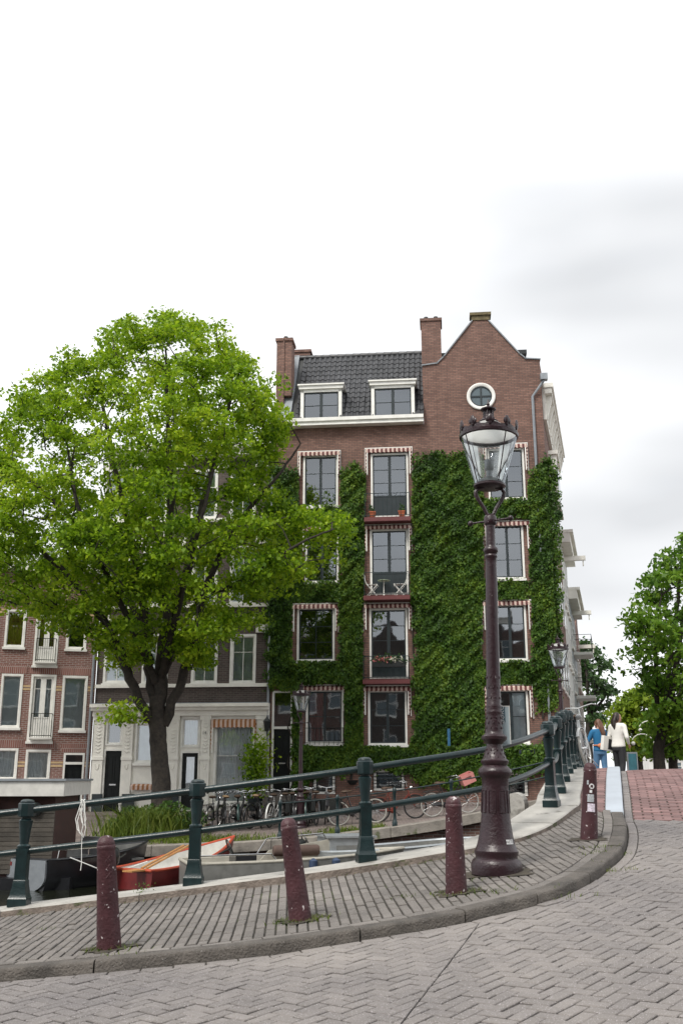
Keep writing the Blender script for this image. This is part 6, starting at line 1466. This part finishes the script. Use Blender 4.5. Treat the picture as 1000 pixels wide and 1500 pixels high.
def wheel_helm(root, loc, r=.2):
    mb = MB(); M_ = Matrix.Translation(loc) @ Matrix.Rotation(R(65), 4, 'Y'); P_ = [M_ @ Vector((r * math.cos(a), r * math.sin(a), 0)) for a in np.linspace(0, 2 * math.pi, 20, endpoint=False)]
    mb.tube(P_, .016, 6, closed=True)
    for a in (0, 2.1, 4.2): mb.tube([M_ @ Vector((0, 0, 0)), M_ @ Vector((r * math.cos(a), r * math.sin(a), 0))], .01, 5)
    mb.tube([M_ @ Vector((0, 0, 0)), M_ @ Vector((0, 0, -.3))], .02, 6); mb.build('steering_wheel', MT['black_iron'], root)
MT['boat_black'] = mat('boat_black', (.012, .013, .016), .35, var=.25, scale=4, coat=.3)
MT['boat_red'] = mat('boat_red', (.13, .016, .016), .4, var=.25, scale=3)
MT['boat_orange'] = mat('boat_orange', (.40, .065, .03), .5, var=.15)
MT['boat_white'] = mat('boat_white', (.58, .57, .53), .5, var=.12)
MT['boat_beige'] = mat('boat_beige', (.36, .34, .29), .6, var=.15)
MT['boat_grey'] = mat('boat_grey', (.17, .17, .16), .5, var=.2)
MT['alu'] = mat('aluminium', (.42, .45, .47), .4, metal=.6, var=.1)
MT['canvas_brown'] = mat('canvas_brown', (.085, .055, .045), .9, var=.2)
MT['oar_wood'] = mat('oar_wood', (.42, .21, .07), .6, var=.2)
MT['fender'] = mat('fender_blue', (.03, .05, .10), .5)
s1 = water_hit(35, 1303); 
B1, L1, hb1, tp1 = boat('motor_boat', 'black open motor boat with grey transom and chrome side rail', (s1.x, s1.y), (s1.x + 1.95, s1.y + 2.95), 1.7, .62, 'boat_black', 'boat_grey', 'boat_black')
mb = MB(); mb.v = []; k = 14
pl = [(.70 * math.cos(a), .32 * math.sin(a) if math.sin(a) < 0 else .0) for a in np.linspace(math.pi, 2 * math.pi, k)]
mb.prism([(x, .27 + z * 1.05) for x, z in pl] + [(.70, .62), (-.70, .62)], -.02, .03); o = mb.build('transom', MT['grey_metal'], B1); o.rotation_euler = (0, 0, R(-90)); o.location = (-.035, 0, 0)
mb = MB(); mb.tube([(.25, -.72, .62), (.28, -.72, .82), (1.9, -.76, .82), (1.95, -.76, .66)], .016, 6); mb.tube([(1.1, -.75, .64), (1.1, -.75, .82)], .014, 6); mb.build('side_rail', MT['chrome'], B1)
mb = MB(); mb.box(2.0, 2.06, -.5, .5, .6, 1.0); mb.build('windscreen', MT['alu'], B1); bench(B1, .9, .4, .72, .45, 'boat_grey'); bench(B1, 2.6, .4, .62, .5, 'boat_grey')
mb = MB(); mb.box(-.062, -.05, .38, .62, .48, .56); mb.build('red_plate', MT['boat_red'], B1)
mb = MB(); mb.tube([(.5, -.83, .66), (1.0, -1.15, .42), (1.6, -1.45, .38), (2.2, -1.5, .5)], .012, 6); mb.build('mooring_line', MT['rope'], B1)
s2 = water_hit(190, 1303)
B2, L2, hb2, tp2 = boat('rowing_boat', 'red and white rowing boat with orange gunwale and two wooden oars', (s2.x, s2.y), (s2.x + 1.75, s2.y + 2.9), 1.45, .40, 'boat_red', 'boat_white', 'boat_orange', rail_r=.035, bowlift=1.3, floor=.1)
for t in (.7, 1.6): bench(B2, t, .22, .55, .30, 'boat_white')
outboard(B2, .35)
for y in (-.12, .02):
    mb = MB(); mb.tube([(.1, y - .25, .44), (1.9, y + .1, .80)], .026, 8); mb.box(-.45, .15, y - .33, y - .2, .40, .43); mb.build('oar', MT['oar_wood'], B2, smooth=30)
s3 = water_hit(268, 1308); 
B3, L3, hb3, tp3 = boat('tender_boat', 'grey and beige motor tender with steering wheel and chrome rails', (s3.x, s3.y), (s3.x + 4.5, s3.y + 1.3), 1.75, .62, 'boat_grey', 'boat_beige', 'boat_beige', bluff=3.0)
wheel_helm(B3, (1.0, .15, .86)); mb = MB(); mb.box(1.05, 1.5, -.3, .5, .3, .74); mb.build('console', MT['boat_black'], B3)
bench(B3, .2, .45, .75, .48, 'boat_beige'); bench(B3, 1.9, .5, .78, .5, 'canvas_brown')
mb = MB(); mb.prism([(1.75, .58), (3.5, .66), (3.4, 1.0), (1.95, .78)], -.02, .04); o = mb.build('spray_hood', MT['boat_beige'], B3); o.location = (0, .55, 0)
mb = MB(); mb.lathe([(.10, 0), (.12, .04), (.12, 1.0), (.10, 1.04)], 10, M=Matrix.Translation((2.0, .35, .78)) @ Matrix.Rotation(R(90), 4, 'Y')); mb.build('rolled_cover', MT['canvas_brown'], B3, smooth=35)
mb = MB(); mb.tube([(1.7, .6, .72), (1.9, .6, 1.02), (3.2, .6, 1.12), (3.4, .6, .82)], .017, 6); mb.build('grab_rail', MT['chrome'], B3); mb = MB(); mb.tube([(.1, -.8, .66), (.15, -.8, .78), (1.7, -.84, .80), (1.8, -.84, .68)], .016, 6); mb.build('grab_rail', MT['chrome'], B3)
for x in (2.1, 2.6, 3.1): mb = MB(); mb.lathe([(.02, -.2), (.09, -.15), (.09, .1), (.02, .15)], 10, c=(x, -.86, .55)); mb.build('fender', MT['fender'], B3, smooth=True)
s4 = at(500, 1278, 24.0)
B4_, L4, hb4, tp4 = boat('aluminium_boat', 'boxy aluminium work boat moored under the brick quay wall', (s4.x - .7, 24.1), (s4.x + 3.0, 25.2), 1.5, .72, 'alu', 'boat_grey', 'alu', bluff=6)
mb = MB(); mb.box(.3, 1.35, -.55, .55, .3, 1.02); mb.box(.25, 1.4, -.6, .6, 1.02, 1.06); o = mb.build('cuddy', MT['alu'], B4_); mb = MB(); mb.box(.45, 1.2, -.568, -.556, .72, .86); mb.build('cuddy_vent', MT['boat_grey'], B4_)
wheel_helm(B4_, (-.15, -.1, .9), .22); outboard(B4_, 0, -.1, .6)
# houseboat
HB0 = at(76, 1255, 23.2)
hb_ = empty('houseboat', (HB0.x, 23.2, WATER), R(3)); tag(hb_, 'weathered plank houseboat with white roof fascia moored by the quay', 'houseboat')
zt_ = at(40, 1166, 23.2).z - WATER; zr_ = at(40, 1144, 23.2).z - WATER; MT['old_plank'] = mat('old_plank', (.075, .066, .055), .9, var=.35, scale=3, bump=.4, bscale=25, rnd=.22)
MT['dark_timber'] = mat('dark_timber', (.05, .022, .018), .8, var=.3)
mb = MB(); mb.box(-9, -.02, .05, 2.6, .2, zt_ - .02); mb.build('cabin', MT['dark_timber'], hb_)
z = .30
while z < zt_ - .36: mb = MB(); mb.box(-9, 0, -.012 + random.uniform(-.004, .004), .045, z, z + .088); mb.build('plank', MT['old_plank'], hb_); z += .098
mb = MB(); mb.box(-9.2, .22, -.25, 2.9, zt_, zr_); mb.build('roof_fascia', MT['boat_white'], hb_); mb = MB(); mb.box(-9.25, .26, -.29, 2.94, zr_ + .001, zr_ + .05); mb.build('roof_edge', MT['lead'], hb_)
mb = MB(); mb.box(-9.2, .5, -.35, 2.95, -.4, .24); mb.build('hull', MT['boat_black'], hb_)
for x in (-1.35, -.42):
    mb = MB(); M_ = Matrix.Translation((x, -.03, zt_ - .28)) @ Matrix.Rotation(R(90), 4, 'X'); mb.lathe([(.15, -.01), (.15, .05), (.11, .06), (.11, -.01)], 18, M=M_, cap=False); mb.lathe([(.11, .02), (.001, .02)], 18, M=M_, cap=False); mb.build('porthole', MT['black_iron'], hb_, smooth=30)

# ------------------------------------------------------------------ bicycles
MT['tyre'] = mat('tyre', (.012, .012, .012), .8, var=.2); MT['tyre_pale'] = mat('tyre_pale', (.34, .33, .30), .7, var=.1)
MT['bike_black'] = mat('bike_black', (.012, .012, .014), .35, var=.2, coat=.3); MT['bike_white'] = mat('bike_white', (.62, .62, .60), .4, var=.08); MT['bike_red'] = mat('bike_red', (.16, .03, .02), .4, var=.15)
MT['bike_silver'] = mat('bike_silver', (.42, .43, .43), .35, metal=.6, var=.1); MT['saddle'] = mat('saddle_leather', (.06, .035, .02), .6, var=.2); MT['saddle_tan'] = mat('saddle_tan', (.30, .2, .11), .6); MT['bike_green'] = mat('bike_green', (.02, .05, .045), .4)
MT['rim_dull'] = mat('rim_dull', (.10, .10, .10), .4, metal=.7)
def bicycle(label, loc, heading, lean, frame='bike_black', tyre='tyre', bar='chrome', saddle='saddle', step=True, rear_load=None, steer=0.0, group='bicycles parked along the far quay'):
    root = empty('bicycle', loc); root.rotation_euler = Euler((lean, 0, heading), 'XYZ'); tag(root, label, 'bicycle', group); rw = .345; wb = 1.10
    for x0, st in ((0.0, 0), (wb, steer)):
        Mx = Matrix.Translation((x0, 0, rw)) @ Matrix.Rotation(st, 4, 'Z') @ Matrix.Rotation(R(90), 4, 'X')
        mb = MB(); ring = [Mx @ Vector(((rw - .035) * math.cos(a), (rw - .035) * math.sin(a), 0)) for a in np.linspace(0, 2 * math.pi, 28, endpoint=False)]
        mb.tube(ring, .012, 6, closed=True); mb.lathe([(.02, -.045), (.03, -.03), (.03, .03), (.02, .045)], 8, M=Mx)
        for k in range(14):
            a = 2 * math.pi * k / 14; mb.tube([Mx @ Vector((.025 * math.cos(a + .9), .025 * math.sin(a + .9), .03 * (-1) ** k)), Mx @ Vector(((rw - .04) * math.cos(a), (rw - .04) * math.sin(a), 0))], .0022, 3, cap=False)
        W = mb.build('wheel', MT['chrome'] if tyre == 'tyre_pale' else MT['rim_dull'], root); mb = MB(); ring = [Mx @ Vector(((rw - .017) * math.cos(a), (rw - .017) * math.sin(a), 0)) for a in np.linspace(0, 2 * math.pi, 28, endpoint=False)]; mb.tube(ring, .021, 8, closed=True); mb.build('tyre', MT[tyre], W, smooth=True)
        mb = MB(); arc = [Mx @ Vector(((rw + .025) * math.cos(a), (rw + .025) * math.sin(a), 0)) for a in (np.linspace(.35, 3.3, 14) if x0 == 0 else np.linspace(.6, 2.5, 10))]; mb.tube(arc, .028, 6, flat=.35); mb.build('mudguard', MT[frame], root, smooth=True)
    bb = (.46, 0, .29); stp = (.30, 0, .86); hd = (.90, 0, .93); hb2_ = (.955, 0, .70)
    mb = MB(); mb.tube([bb, stp], .017, 7); mb.tube([hd, hb2_], .020, 7)
    if step: mb.tube([bb, (.62, 0, .36), (.80, 0, .60), (.945, 0, .74)], .019, 7); mb.tube([(.40, 0, .50), (.6, 0, .52), (.78, 0, .70), (.915, 0, .88)], .016, 7)
    else: mb.tube([bb, (.95, 0, .73)], .019, 7); mb.tube([(.325, 0, .80), (.91, 0, .88)], .017, 7)
    for y in (-.05, .05): mb.tube([(bb[0], y * .6, bb[2]), (0, y, rw)], .010, 6); mb.tube([(.33, y * .4, .78), (0, y, rw)], .009, 6)
    mb.tube([stp, (.285, 0, .92)], .013, 6); mb.build('frame', MT[frame], root, smooth=40)
    Ms = Matrix.Translation((wb, 0, 0)) @ Matrix.Rotation(steer, 4, 'Z') @ Matrix.Translation((-wb, 0, 0))
    mb = MB()
    for y in (-.05, .05): mb.tube([Ms @ Vector((.955, y * .6, .70)), Ms @ Vector((1.02, y, .5)), Ms @ Vector((wb, y, rw))], .010, 6)
    mb.build('fork', MT[frame], root, smooth=40)
    mb = MB(); mb.tube([Ms @ Vector((.90, 0, .93)), Ms @ Vector((.885, 0, 1.06))], .013, 6)
    mb.tube([Ms @ Vector(p) for p in ((.62, .29, 1.06), (.74, .29, 1.08), (.86, .24, 1.10), (.92, .12, 1.08), (.885, 0, 1.06), (.92, -.12, 1.08), (.86, -.24, 1.10), (.74, -.29, 1.08), (.62, -.29, 1.06))], .0125, 7)
    H = mb.build('handlebar', MT[bar], root, smooth=True)
    for y in (.29, -.29): mb = MB(); mb.tube([Ms @ Vector((.60, y, 1.058)), Ms @ Vector((.74, y, 1.08))], .018, 7); mb.build('grip', MT['tyre'], H, smooth=True)
    mb = MB(); mb.lathe([(.01, 0), (.045, .02), (.055, .08), (.05, .085)], 10, M=Ms @ Matrix.Translation((.97, 0, .90)) @ Matrix.Rotation(R(90), 4, 'Y')); mb.build('headlight', MT['chrome'], root, smooth=True)
    mb = MB(); mb.ball((.24, 0, .955), .12, 10, (1.0, .95, .38)); mb.ball((.38, 0, .955), .07, 8, (1.6, .5, .4)); mb.build('saddle', MT[saddle], root, smooth=True)
    mb = MB(); mb.tube([(-.22, .07, .74), (.25, .07, .76), (.25, -.07, .76), (-.22, -.07, .74)], .008, 5, closed=True); mb.tube([(-.05, -.07, .74), (-.05, .07, .74)], .006, 5); 
    for y in (-.07, .07): mb.tube([(-.12, y, .74), (0, y, rw)], .006, 5)
    mb.build('rear_rack', MT['black_iron'], root)
    mb = MB(); mb.tube([(.46, .05, .29), (.2, .05, .35), (0, .05, .35)], [.10, .07, .055], 10, flat=.9); mb.v = [(x, .05 + (y - .05) * .25, z) for x, y, z in mb.v]; mb.build('chain_case', MT[frame], root, smooth=True)
    mb = MB(); mb.tube([(.46, -.1, .29), (.58, -.1, .17)], .01, 5); mb.box(.53, .62, -.2, -.1, .155, .175); mb.build('pedal', MT['black_iron'], root); mb = MB(); mb.tube([(.46, .1, .29), (.34, .1, .41)], .01, 5); mb.box(.30, .39, .1, .2, .405, .425); mb.build('pedal', MT['black_iron'], root)
    mb = MB(); mb.tube([(.42, .04, .28), (.36, .2, .01)], .009, 5); mb.build('kickstand', MT['chrome'], root)
    if rear_load: rear_load(root)
    return root
def crate_front(root):
    MT['crate_pink'] = mat('crate_pink', (.52, .21, .19), .7, var=.12)
    mb = MB(); M_ = Matrix.Translation((1.14, 0, 1.0)) @ Matrix.Rotation(R(-18), 4, 'Y'); t = .02
    for q in ((-.2, .2, -.24, .24, -.14, -.12), (-.2, .2, -.24, -.22, -.12, .14), (-.2, .2, .22, .24, -.12, .14), (-.2, -.18, -.22, .22, -.12, .14), (.18, .2, -.22, .22, -.12, .14)): mb.box(*q, M_)
    C_ = mb.build('front_crate', MT['crate_pink'], root); mb = MB(); mb.box(-.1, .1, -.243, -.241, .02, .07, M_); mb.build('crate_handle_slot', MT['stripe_red'], C_)
def bag_rear(root):
    for y in (-.16, .16): mb = MB(); mb.box(-.22, .12, y - .06, y + .06, .42, .74); mb.build('pannier', MT['black_iron'], root)
bikes = [(310, 1212, 80, 'bike_black', 'tyre', 'saddle', 'black bicycle end on before the white house, left of a tan saddled bike', {}),
         (330, 1212, 100, 'bike_black', 'tyre', 'saddle_tan', 'black bicycle with tan saddle end on outside the curtained shop window', {}),
         (368, 1211, 60, 'bike_black', 'tyre', 'saddle_tan', 'black bicycle with tan saddle turned towards the potted shrub', {}),
         (352, 1211, 95, 'bike_green', 'tyre', 'saddle', 'dark green bicycle under the curtained shop window, beside a tan saddled one', {}),
         (415, 1210, 70, 'bike_black', 'tyre', 'saddle', 'black bicycle squeezed between the white framed bike and the lamp', {}),
         (463, 1210, 104, 'bike_black', 'tyre', 'saddle', 'black bicycle behind the one with wide chrome handlebar', dict(rear_load=bag_rear)),
         (396, 1211, 75, 'bike_white', 'tyre', 'saddle', 'white framed bicycle standing right of the potted shrub', {}),
         (342, 1212, 78, 'bike_black', 'tyre', 'saddle', 'black bicycle between the dark green bike and the tan saddled pair', {}),
         (440, 1210, 72, 'bike_black', 'tyre', 'saddle', 'black bicycle leaning towards the far quay lamp post', {}),
         (384, 1211, 98, 'bike_black', 'tyre', 'saddle', 'black bicycle directly in front of the potted shrub', {}),
         (430, 1210, 96, 'bike_black', 'tyre', 'saddle', 'black bicycle parked at the foot of the far quay lamp', dict(rear_load=bag_rear)),
         (452, 1210, 84, 'bike_green', 'tyre', 'saddle', 'dark green bicycle just right of the far quay lamp', {}),
         (480, 1209, 266, 'bike_black', 'tyre', 'saddle', 'black bicycle with wide chrome handlebar facing the canal', dict(steer=.1)),
         (497, 1209, -8, 'bike_black', 'tyre_pale', 'saddle', 'bicycle with white walled tyres and black panniers seen side on', dict(rear_load=bag_rear)),
         (556, 1206, 5, 'bike_red', 'tyre', 'saddle', 'dark red bicycle with black tyres leaning on the quay railing', dict(step=False)),
         (634, 1198, 8, 'bike_black', 'tyre_pale', 'saddle', 'black bicycle with pale tyres carrying a pink front crate', dict(rear_load=crate_front))]
for (px_, py_, hd_, fr, ty, sa, lab, kw) in bikes:
    Y = 30.9 if abs(math.sin(R(hd_))) < .3 else 31.6; a = ray(px_, py_)[0]; x = a * Y
    b = bicycle(lab, (x, Y, zp(x, Y) - .085), R(hd_), R(random.uniform(-5, 5)), fr, ty, saddle=sa, **kw)
    if abs(math.sin(R(hd_))) < .3: sl = (zp(x + 1, Y) - zp(x, Y)); b.rotation_euler = Euler((R(4), -math.atan(sl), R(hd_)), 'XYZ')
    elif math.sin(R(hd_)) > 0: b.location.y -= .45
    else: b.location.y += .55
# bicycle on the bridge, leaning on the railing
q = Vector((3.59, 16.35)) + BD * 3.1 + BN * .2
bb_ = bicycle('grey town bicycle leaning against the bridge railing, front wheel turned out', (q.x, q.y, zp(q.x, q.y) + .015), 0, 0, 'bike_silver', 'tyre_pale', bar='bike_silver', group=None, steer=R(-16))
hd_ = math.atan2(-BD.y, -BD.x); bb_.rotation_euler = Euler((R(9), 0, hd_ + R(4)), 'XYZ')

# ------------------------------------------------------------------ people on the bridge
def remesh(name, mb, material, parent, vox=.014, it=6):
    o = mb.build(name + '_src', material); md = o.modifiers.new('r', 'REMESH'); md.mode = 'VOXEL'; md.voxel_size = vox; ms_ = o.modifiers.new('s', 'SMOOTH'); ms_.iterations = it; ms_.factor = .5
    dg = bpy.context.evaluated_depsgraph_get(); me_ = bpy.data.meshes.new_from_object(o.evaluated_get(dg)); me_.name = name; bpy.data.objects.remove(o)
    me_.materials.clear(); me_.materials.append(material); me_.polygons.foreach_set('use_smooth', [True] * len(me_.polygons)); return link(bpy.data.objects.new(name, me_), parent)
MT['skin'] = mat('skin', (.50, .27, .19), .55, var=.08); MT['hair_dark'] = mat('hair_dark', (.022, .012, .009), .5, var=.3, scale=20); MT['hair_brown'] = mat('hair_brown', (.12, .055, .03), .5, var=.3, scale=20)
MT['shirt_white'] = mat('shirt_white', (.66, .64, .60), .85, var=.06); MT['trousers_black'] = mat('trousers_black', (.014, .014, .017), .8, var=.2); MT['top_blue'] = mat('top_blue', (.012, .12, .26), .85, var=.12); MT['jeans'] = mat('jeans', (.075, .17, .30), .85, var=.2)
MT['pack_orange'] = mat('pack_orange', (.55, .19, .08), .7, var=.1); MT['shoe'] = mat('shoe_white', (.5, .5, .5), .6); MT['lip'] = mat('lip', (.35, .09, .08), .5); MT['eye'] = mat('eye_dark', (.02, .015, .012), .3)
def cap(mb, a, b, r0, r1, n=10): 
    a = Vector(a); b = Vector(b); mb.tube([a, a.lerp(b, .33), a.lerp(b, .66), b], [r0, r0 * .67 + r1 * .33, r0 * .33 + r1 * .67, r1], n); mb.ball(a, r0, n); mb.ball(b, r1, n)
def person(label, loc, rz, H, arms, headturn, top, trousers, hair, hair_kind):
    """figure faces local +y; arms = ((shoulder, elbow, wrist) left, right)"""
    root = empty('person', loc, rz); tag(root, label, 'person', 'women walking over the bridge'); k = H / 1.70
    def V(x, y, z): return Vector((x * k, y * k, z * k))
    hip = {-1: V(-.085, 0, .88), 1: V(.085, 0, .88)}; knee = {-1: V(-.10, .05, .48), 1: V(.095, -.02, .48)}; ank = {-1: V(-.105, .02, .08), 1: V(.10, -.12, .09)}
    b = MB()
    def torso(mb, g):
        T_ = np.array(((.90, .165, .115, -.01), (.98, .155, .105, 0), (1.06, .135, .095, 0), (1.15, .140, .10, .005), (1.25, .16, .105, .005), (1.34, .165, .095, 0), (1.40, .13, .075, -.005)))
        for z in np.linspace(.90, 1.40, 26): rx, ry, y = (float(np.interp(z, T_[:, 0], T_[:, i_])) for i_ in (1, 2, 3)); mb.ball(V(0, y, z), 1, 14, ((rx + g) * k, (ry + g) * k, .06 * k))
        cap(mb, V(-.15, 0, 1.37), V(.15, 0, 1.37), (.055 + g) * k, (.055 + g) * k)
    torso(b, 0)
    for s_ in (-1, 1): cap(b, hip[s_], knee[s_], .082 * k, .055 * k); cap(b, knee[s_], ank[s_], .054 * k, .036 * k); cap(b, ank[s_] + V(0, -.03, -.035), ank[s_] + V(0, .14, -.05), .036 * k, .028 * k)
    for s_, (sh_, el, wr) in zip((-1, 1), arms):
        sh_, el, wr = V(*sh_), V(*el), V(*wr); cap(b, sh_, el, .044 * k, .035 * k); cap(b, el, wr, .034 * k, .024 * k)
        d = (wr - el).normalized(); sd_ = d.cross(Vector((0, 0, 1)));  sd_ = sd_.normalized() if sd_.length > .1 else Vector((1, 0, 0)); palm = wr + d * .05 * k; cap(b, wr, palm, .022 * k, .028 * k); nrm = d.cross(sd_)
        for f, ln in zip((-1.5, -.5, .5, 1.5), (.062, .075, .07, .055)): p0_ = palm + sd_ * f * .016 * k; p1_ = p0_ + d * ln * .6 * k; cap(b, p0_, p1_, .009 * k, .008 * k, 6); cap(b, p1_, p1_ + (d * .7 + nrm * .5) * ln * .5 * k, .008 * k, .007 * k, 6)
        t0 = wr + d * .02 * k + sd_ * .022 * k; cap(b, t0, t0 + (d * .6 + sd_ * .6 + nrm * .3) * .055 * k, .010 * k, .008 * k, 6)
    cap(b, V(0, -.005, 1.40), V(0, .01, 1.50), .052 * k, .048 * k)
    hc = V(0, .02, 1.585); HR = Matrix.Translation(hc) @ Matrix.Rotation(headturn, 4, 'Z')
    def hp(x, y, z): return HR @ Vector((x * k, y * k, z * k))
    b.ball(hc, 1, 16, (.073 * k, .092 * k, .105 * k), M=Matrix.Rotation(headturn, 4, 'Z')); b.ball(hp(0, .035, -.055), .055 * k, 12, (.95, 1, 1)); b.ball(hp(0, .092, -.012), .016 * k, 8, (.8, 1.3, 1.4)); b.ball(hp(0, .075, -.088), .022 * k, 8)
    for s_ in (-1, 1): b.ball(hp(.074 * s_, -.005, -.01), .022 * k, 8, (.4, .8, 1.3))
    body = remesh('body', b, MT['skin'], root, .011 * k, 3)
    e = MB()
    for s_ in (-1, 1): e.ball(hp(.030 * s_, .081, .012), .011 * k, 8)
    e.build('eyes', MT['eye'], body, smooth=True); e = MB(); e.ball(hp(0, .090, -.052), .02 * k, 8, (1, .4, .4)); e.build('mouth', MT['lip'], body, smooth=True)
    t = MB(); torso(t, .022)
    for s_, (sh_, el, wr) in zip((-1, 1), arms):
        sh_, el, wr = V(*sh_), V(*el), V(*wr); cap(t, sh_, el, .062 * k, .052 * k); cap(t, el, el.lerp(wr, .86), .05 * k, .038 * k)
    remesh('top', t, MT[top], root, .014 * k, 14)
    t = MB()
    for (z, rx, ry) in ((.82, .165, .122), (.86, .170, .125), (.90, .168, .120), (.93, .162, .112)): t.ball(V(0, -.008, z), 1, 14, (rx * k, ry * k, .06 * k))
    for s_ in (-1, 1): cap(t, hip[s_], knee[s_], .098 * k, .074 * k); cap(t, knee[s_], ank[s_] + V(0, 0, .03), .074 * k, .062 * k)
    remesh('trousers', t, MT[trousers], root, .013 * k, 8)
    t = MB()
    for s_ in (-1, 1): cap(t, ank[s_] + V(0, -.04, -.045), ank[s_] + V(0, .15, -.055), .044 * k, .034 * k)
    remesh('shoes', t, MT['shoe'], root, .012 * k, 2)
    h = MB(); h.ball(hp(0, -.018, .03), 1, 14, (.085 * k, .095 * k, .095 * k))
    for x in np.linspace(-.07, .07, 7):
        if hair_kind == 'long': h.tube([hp(x, -.05, .03), hp(x * 1.25, -.10, -.08), hp(x * 1.4, -.115, -.20), hp(x * 1.1, -.10, -.30)], [.04 * k, .042 * k, .036 * k, .016 * k], 8)
        else: h.tube([hp(x * .6, -.07, .03), hp(x * .7 + .02, -.12, -.1), hp(x * .5 + .05, -.14, -.26), hp(x * .3 + .06, -.13, -.42)], [.036 * k, .036 * k, .03 * k, .012 * k], 8)
    h.tube([hp(-.07, .03, .05), hp(-.082, .0, -.04), hp(-.08, -.02, -.12)], [.02 * k, .024 * k, .02 * k], 6); h.tube([hp(.07, .03, .05), hp(.082, .0, -.04), hp(.08, -.02, -.12)], [.02 * k, .024 * k, .02 * k], 6)
    remesh('hair', h, MT[hair], root, .011 * k, 3)
    return root
g1 = at(908, 1130, 24.6); p1 = person('woman in white blouse and black trousers with a tote bag, head turned sideways', (g1.x, 24.6, zp(g1.x, 24.6) - .075), R(-48), 1.70, (((-.19, 0, 1.36), (-.24, -.03, 1.10), (-.20, .12, .93)), ((.19, 0, 1.36), (.27, -.04, 1.10), (.22, .10, .94))), R(-42), 'shirt_white', 'trousers_black', 'hair_dark', 'long')
g2 = at(880, 1130, 25.4); p2 = person('woman in blue cardigan and jeans wearing an orange waist pack', (g2.x, 25.4, zp(g2.x, 25.4) - .0), R(8), 1.62, (((-.19, 0, 1.36), (-.30, .02, 1.13), (-.42, .20, 1.02)), ((.19, 0, 1.36), (.25, -.02, 1.10), (.20, .14, .98))), R(10), 'top_blue', 'jeans', 'hair_brown', 'pony')
# held things
bag = empty('tote_bag', (0, 0, 0)); M1 = p1.matrix_basis.copy() if False else Matrix.Translation(p1.location) @ Matrix.Rotation(R(-48), 4, 'Z'); c = M1 @ Vector((-.27, -.10, .80)); bag.location = c; bag.rotation_euler = (R(4), R(8), R(30)); tag(bag, 'white and black tote bag hanging from the shoulder of the woman in white', 'bag')
mb = MB(); mb.box(-.17, .17, -.05, .05, 0, .34); mb.build('bag_body', MT['shirt_white'], bag); mb = MB(); mb.box(-.02, .12, -.056, -.051, .04, .28); mb.build('bag_print', MT['trousers_black'], bag)
mb = MB(); mb.tube([(-.1, 0, .34), (-.06, 0, .52), (.0, .02, .60), (.06, 0, .52), (.1, 0, .34)], .014, 6); mb.build('strap', MT['trousers_black'], bag)
M2 = Matrix.Translation(p2.location) @ Matrix.Rotation(R(8), 4, 'Z'); pk = empty('waist_pack', M2 @ Vector((.02, -.155, .97)), R(8)); tag(pk, 'orange waist pack worn on the back of the woman in blue', 'bag')
mb = MB(); mb.ball((0, 0, 0), 1, 12, (.14, .055, .065)); mb.build('pouch', MT['pack_orange'], pk, smooth=True); mb = MB(); mb.tube([(.18 * math.cos(a), .135 + .14 * math.sin(a), .01) for a in np.linspace(0, 2 * math.pi, 20, endpoint=False)], .016, 6, closed=True); mb.build('belt', MT['pack_orange'], pk)

# ------------------------------------------------------------------ far end of the street
def arch_lamp(label, px_, ytop, Y, flip):
    b = at(px_, 1128, Y); z0 = .2; zt = at(px_, ytop, Y).z; f = -1 if flip else 1
    rt = empty('arched_lamp', (b.x, Y, z0)); tag(rt, label, 'street lamp', 'white arched lamps beyond the bridge'); h = zt - z0
    mb = MB(); mb.tube([(0, 0, 0), (0, 0, h - .7)] + [(-f * (.7 - .7 * math.cos(a)), 0, h - .7 + .7 * math.sin(a)) for a in np.linspace(.1, 2.6, 9)], [.06, .045] + [.03] * 9, 8); mb.build('pole', MT['white_paint'], rt, smooth=True)
    mb = MB(); mb.ball((-f * 1.25, 0, h - .55), .12, 10); mb.build('globe', MT['white_paint'], rt, smooth=True)
arch_lamp('white arched street lamp with globe standing alone beyond the women', 961, 1075, 60, False); arch_lamp('taller white arched street lamp with globe by the dark tree', 972, 1056, 62, False)
simple_house('distant_house', 'long pale terrace with red roof far beyond the bridge', (at(950, 1128, 130).x, 130, .2), 0, 26, 8, 4.2, 2, 11, 'pale_render', gable='flat', roofm='stripe_red')
bx = at(925, 1112, 40); bo = empty('advert_sign', (bx.x, 40, zp(bx.x, 40) - .1)); tag(bo, 'teal advert panel on a post beside the woman in white', 'sign'); zt_ = at(925, 1104, 40).z - bo.location.z
MT['teal'] = mat('teal', (.03, .12, .15), .4, var=.2)
mb = MB(); mb.box(-.158, .158, -.05, .05, .3, zt_); mb.build('panel', MT['teal'], bo); mb = MB(); mb.box(-.20, .20, -.04, .045, zt_ + .002, zt_ + .06); mb.build('top_frame', MT['grey_metal'], bo); mb = MB(); mb.box(-.20, -.162, -.07, .07, 0, zt_); mb.build('post', MT['grey_metal'], bo); mb = MB(); mb.box(.162, .20, -.07, .07, 0, zt_); mb.build('post', MT['grey_metal'], bo)
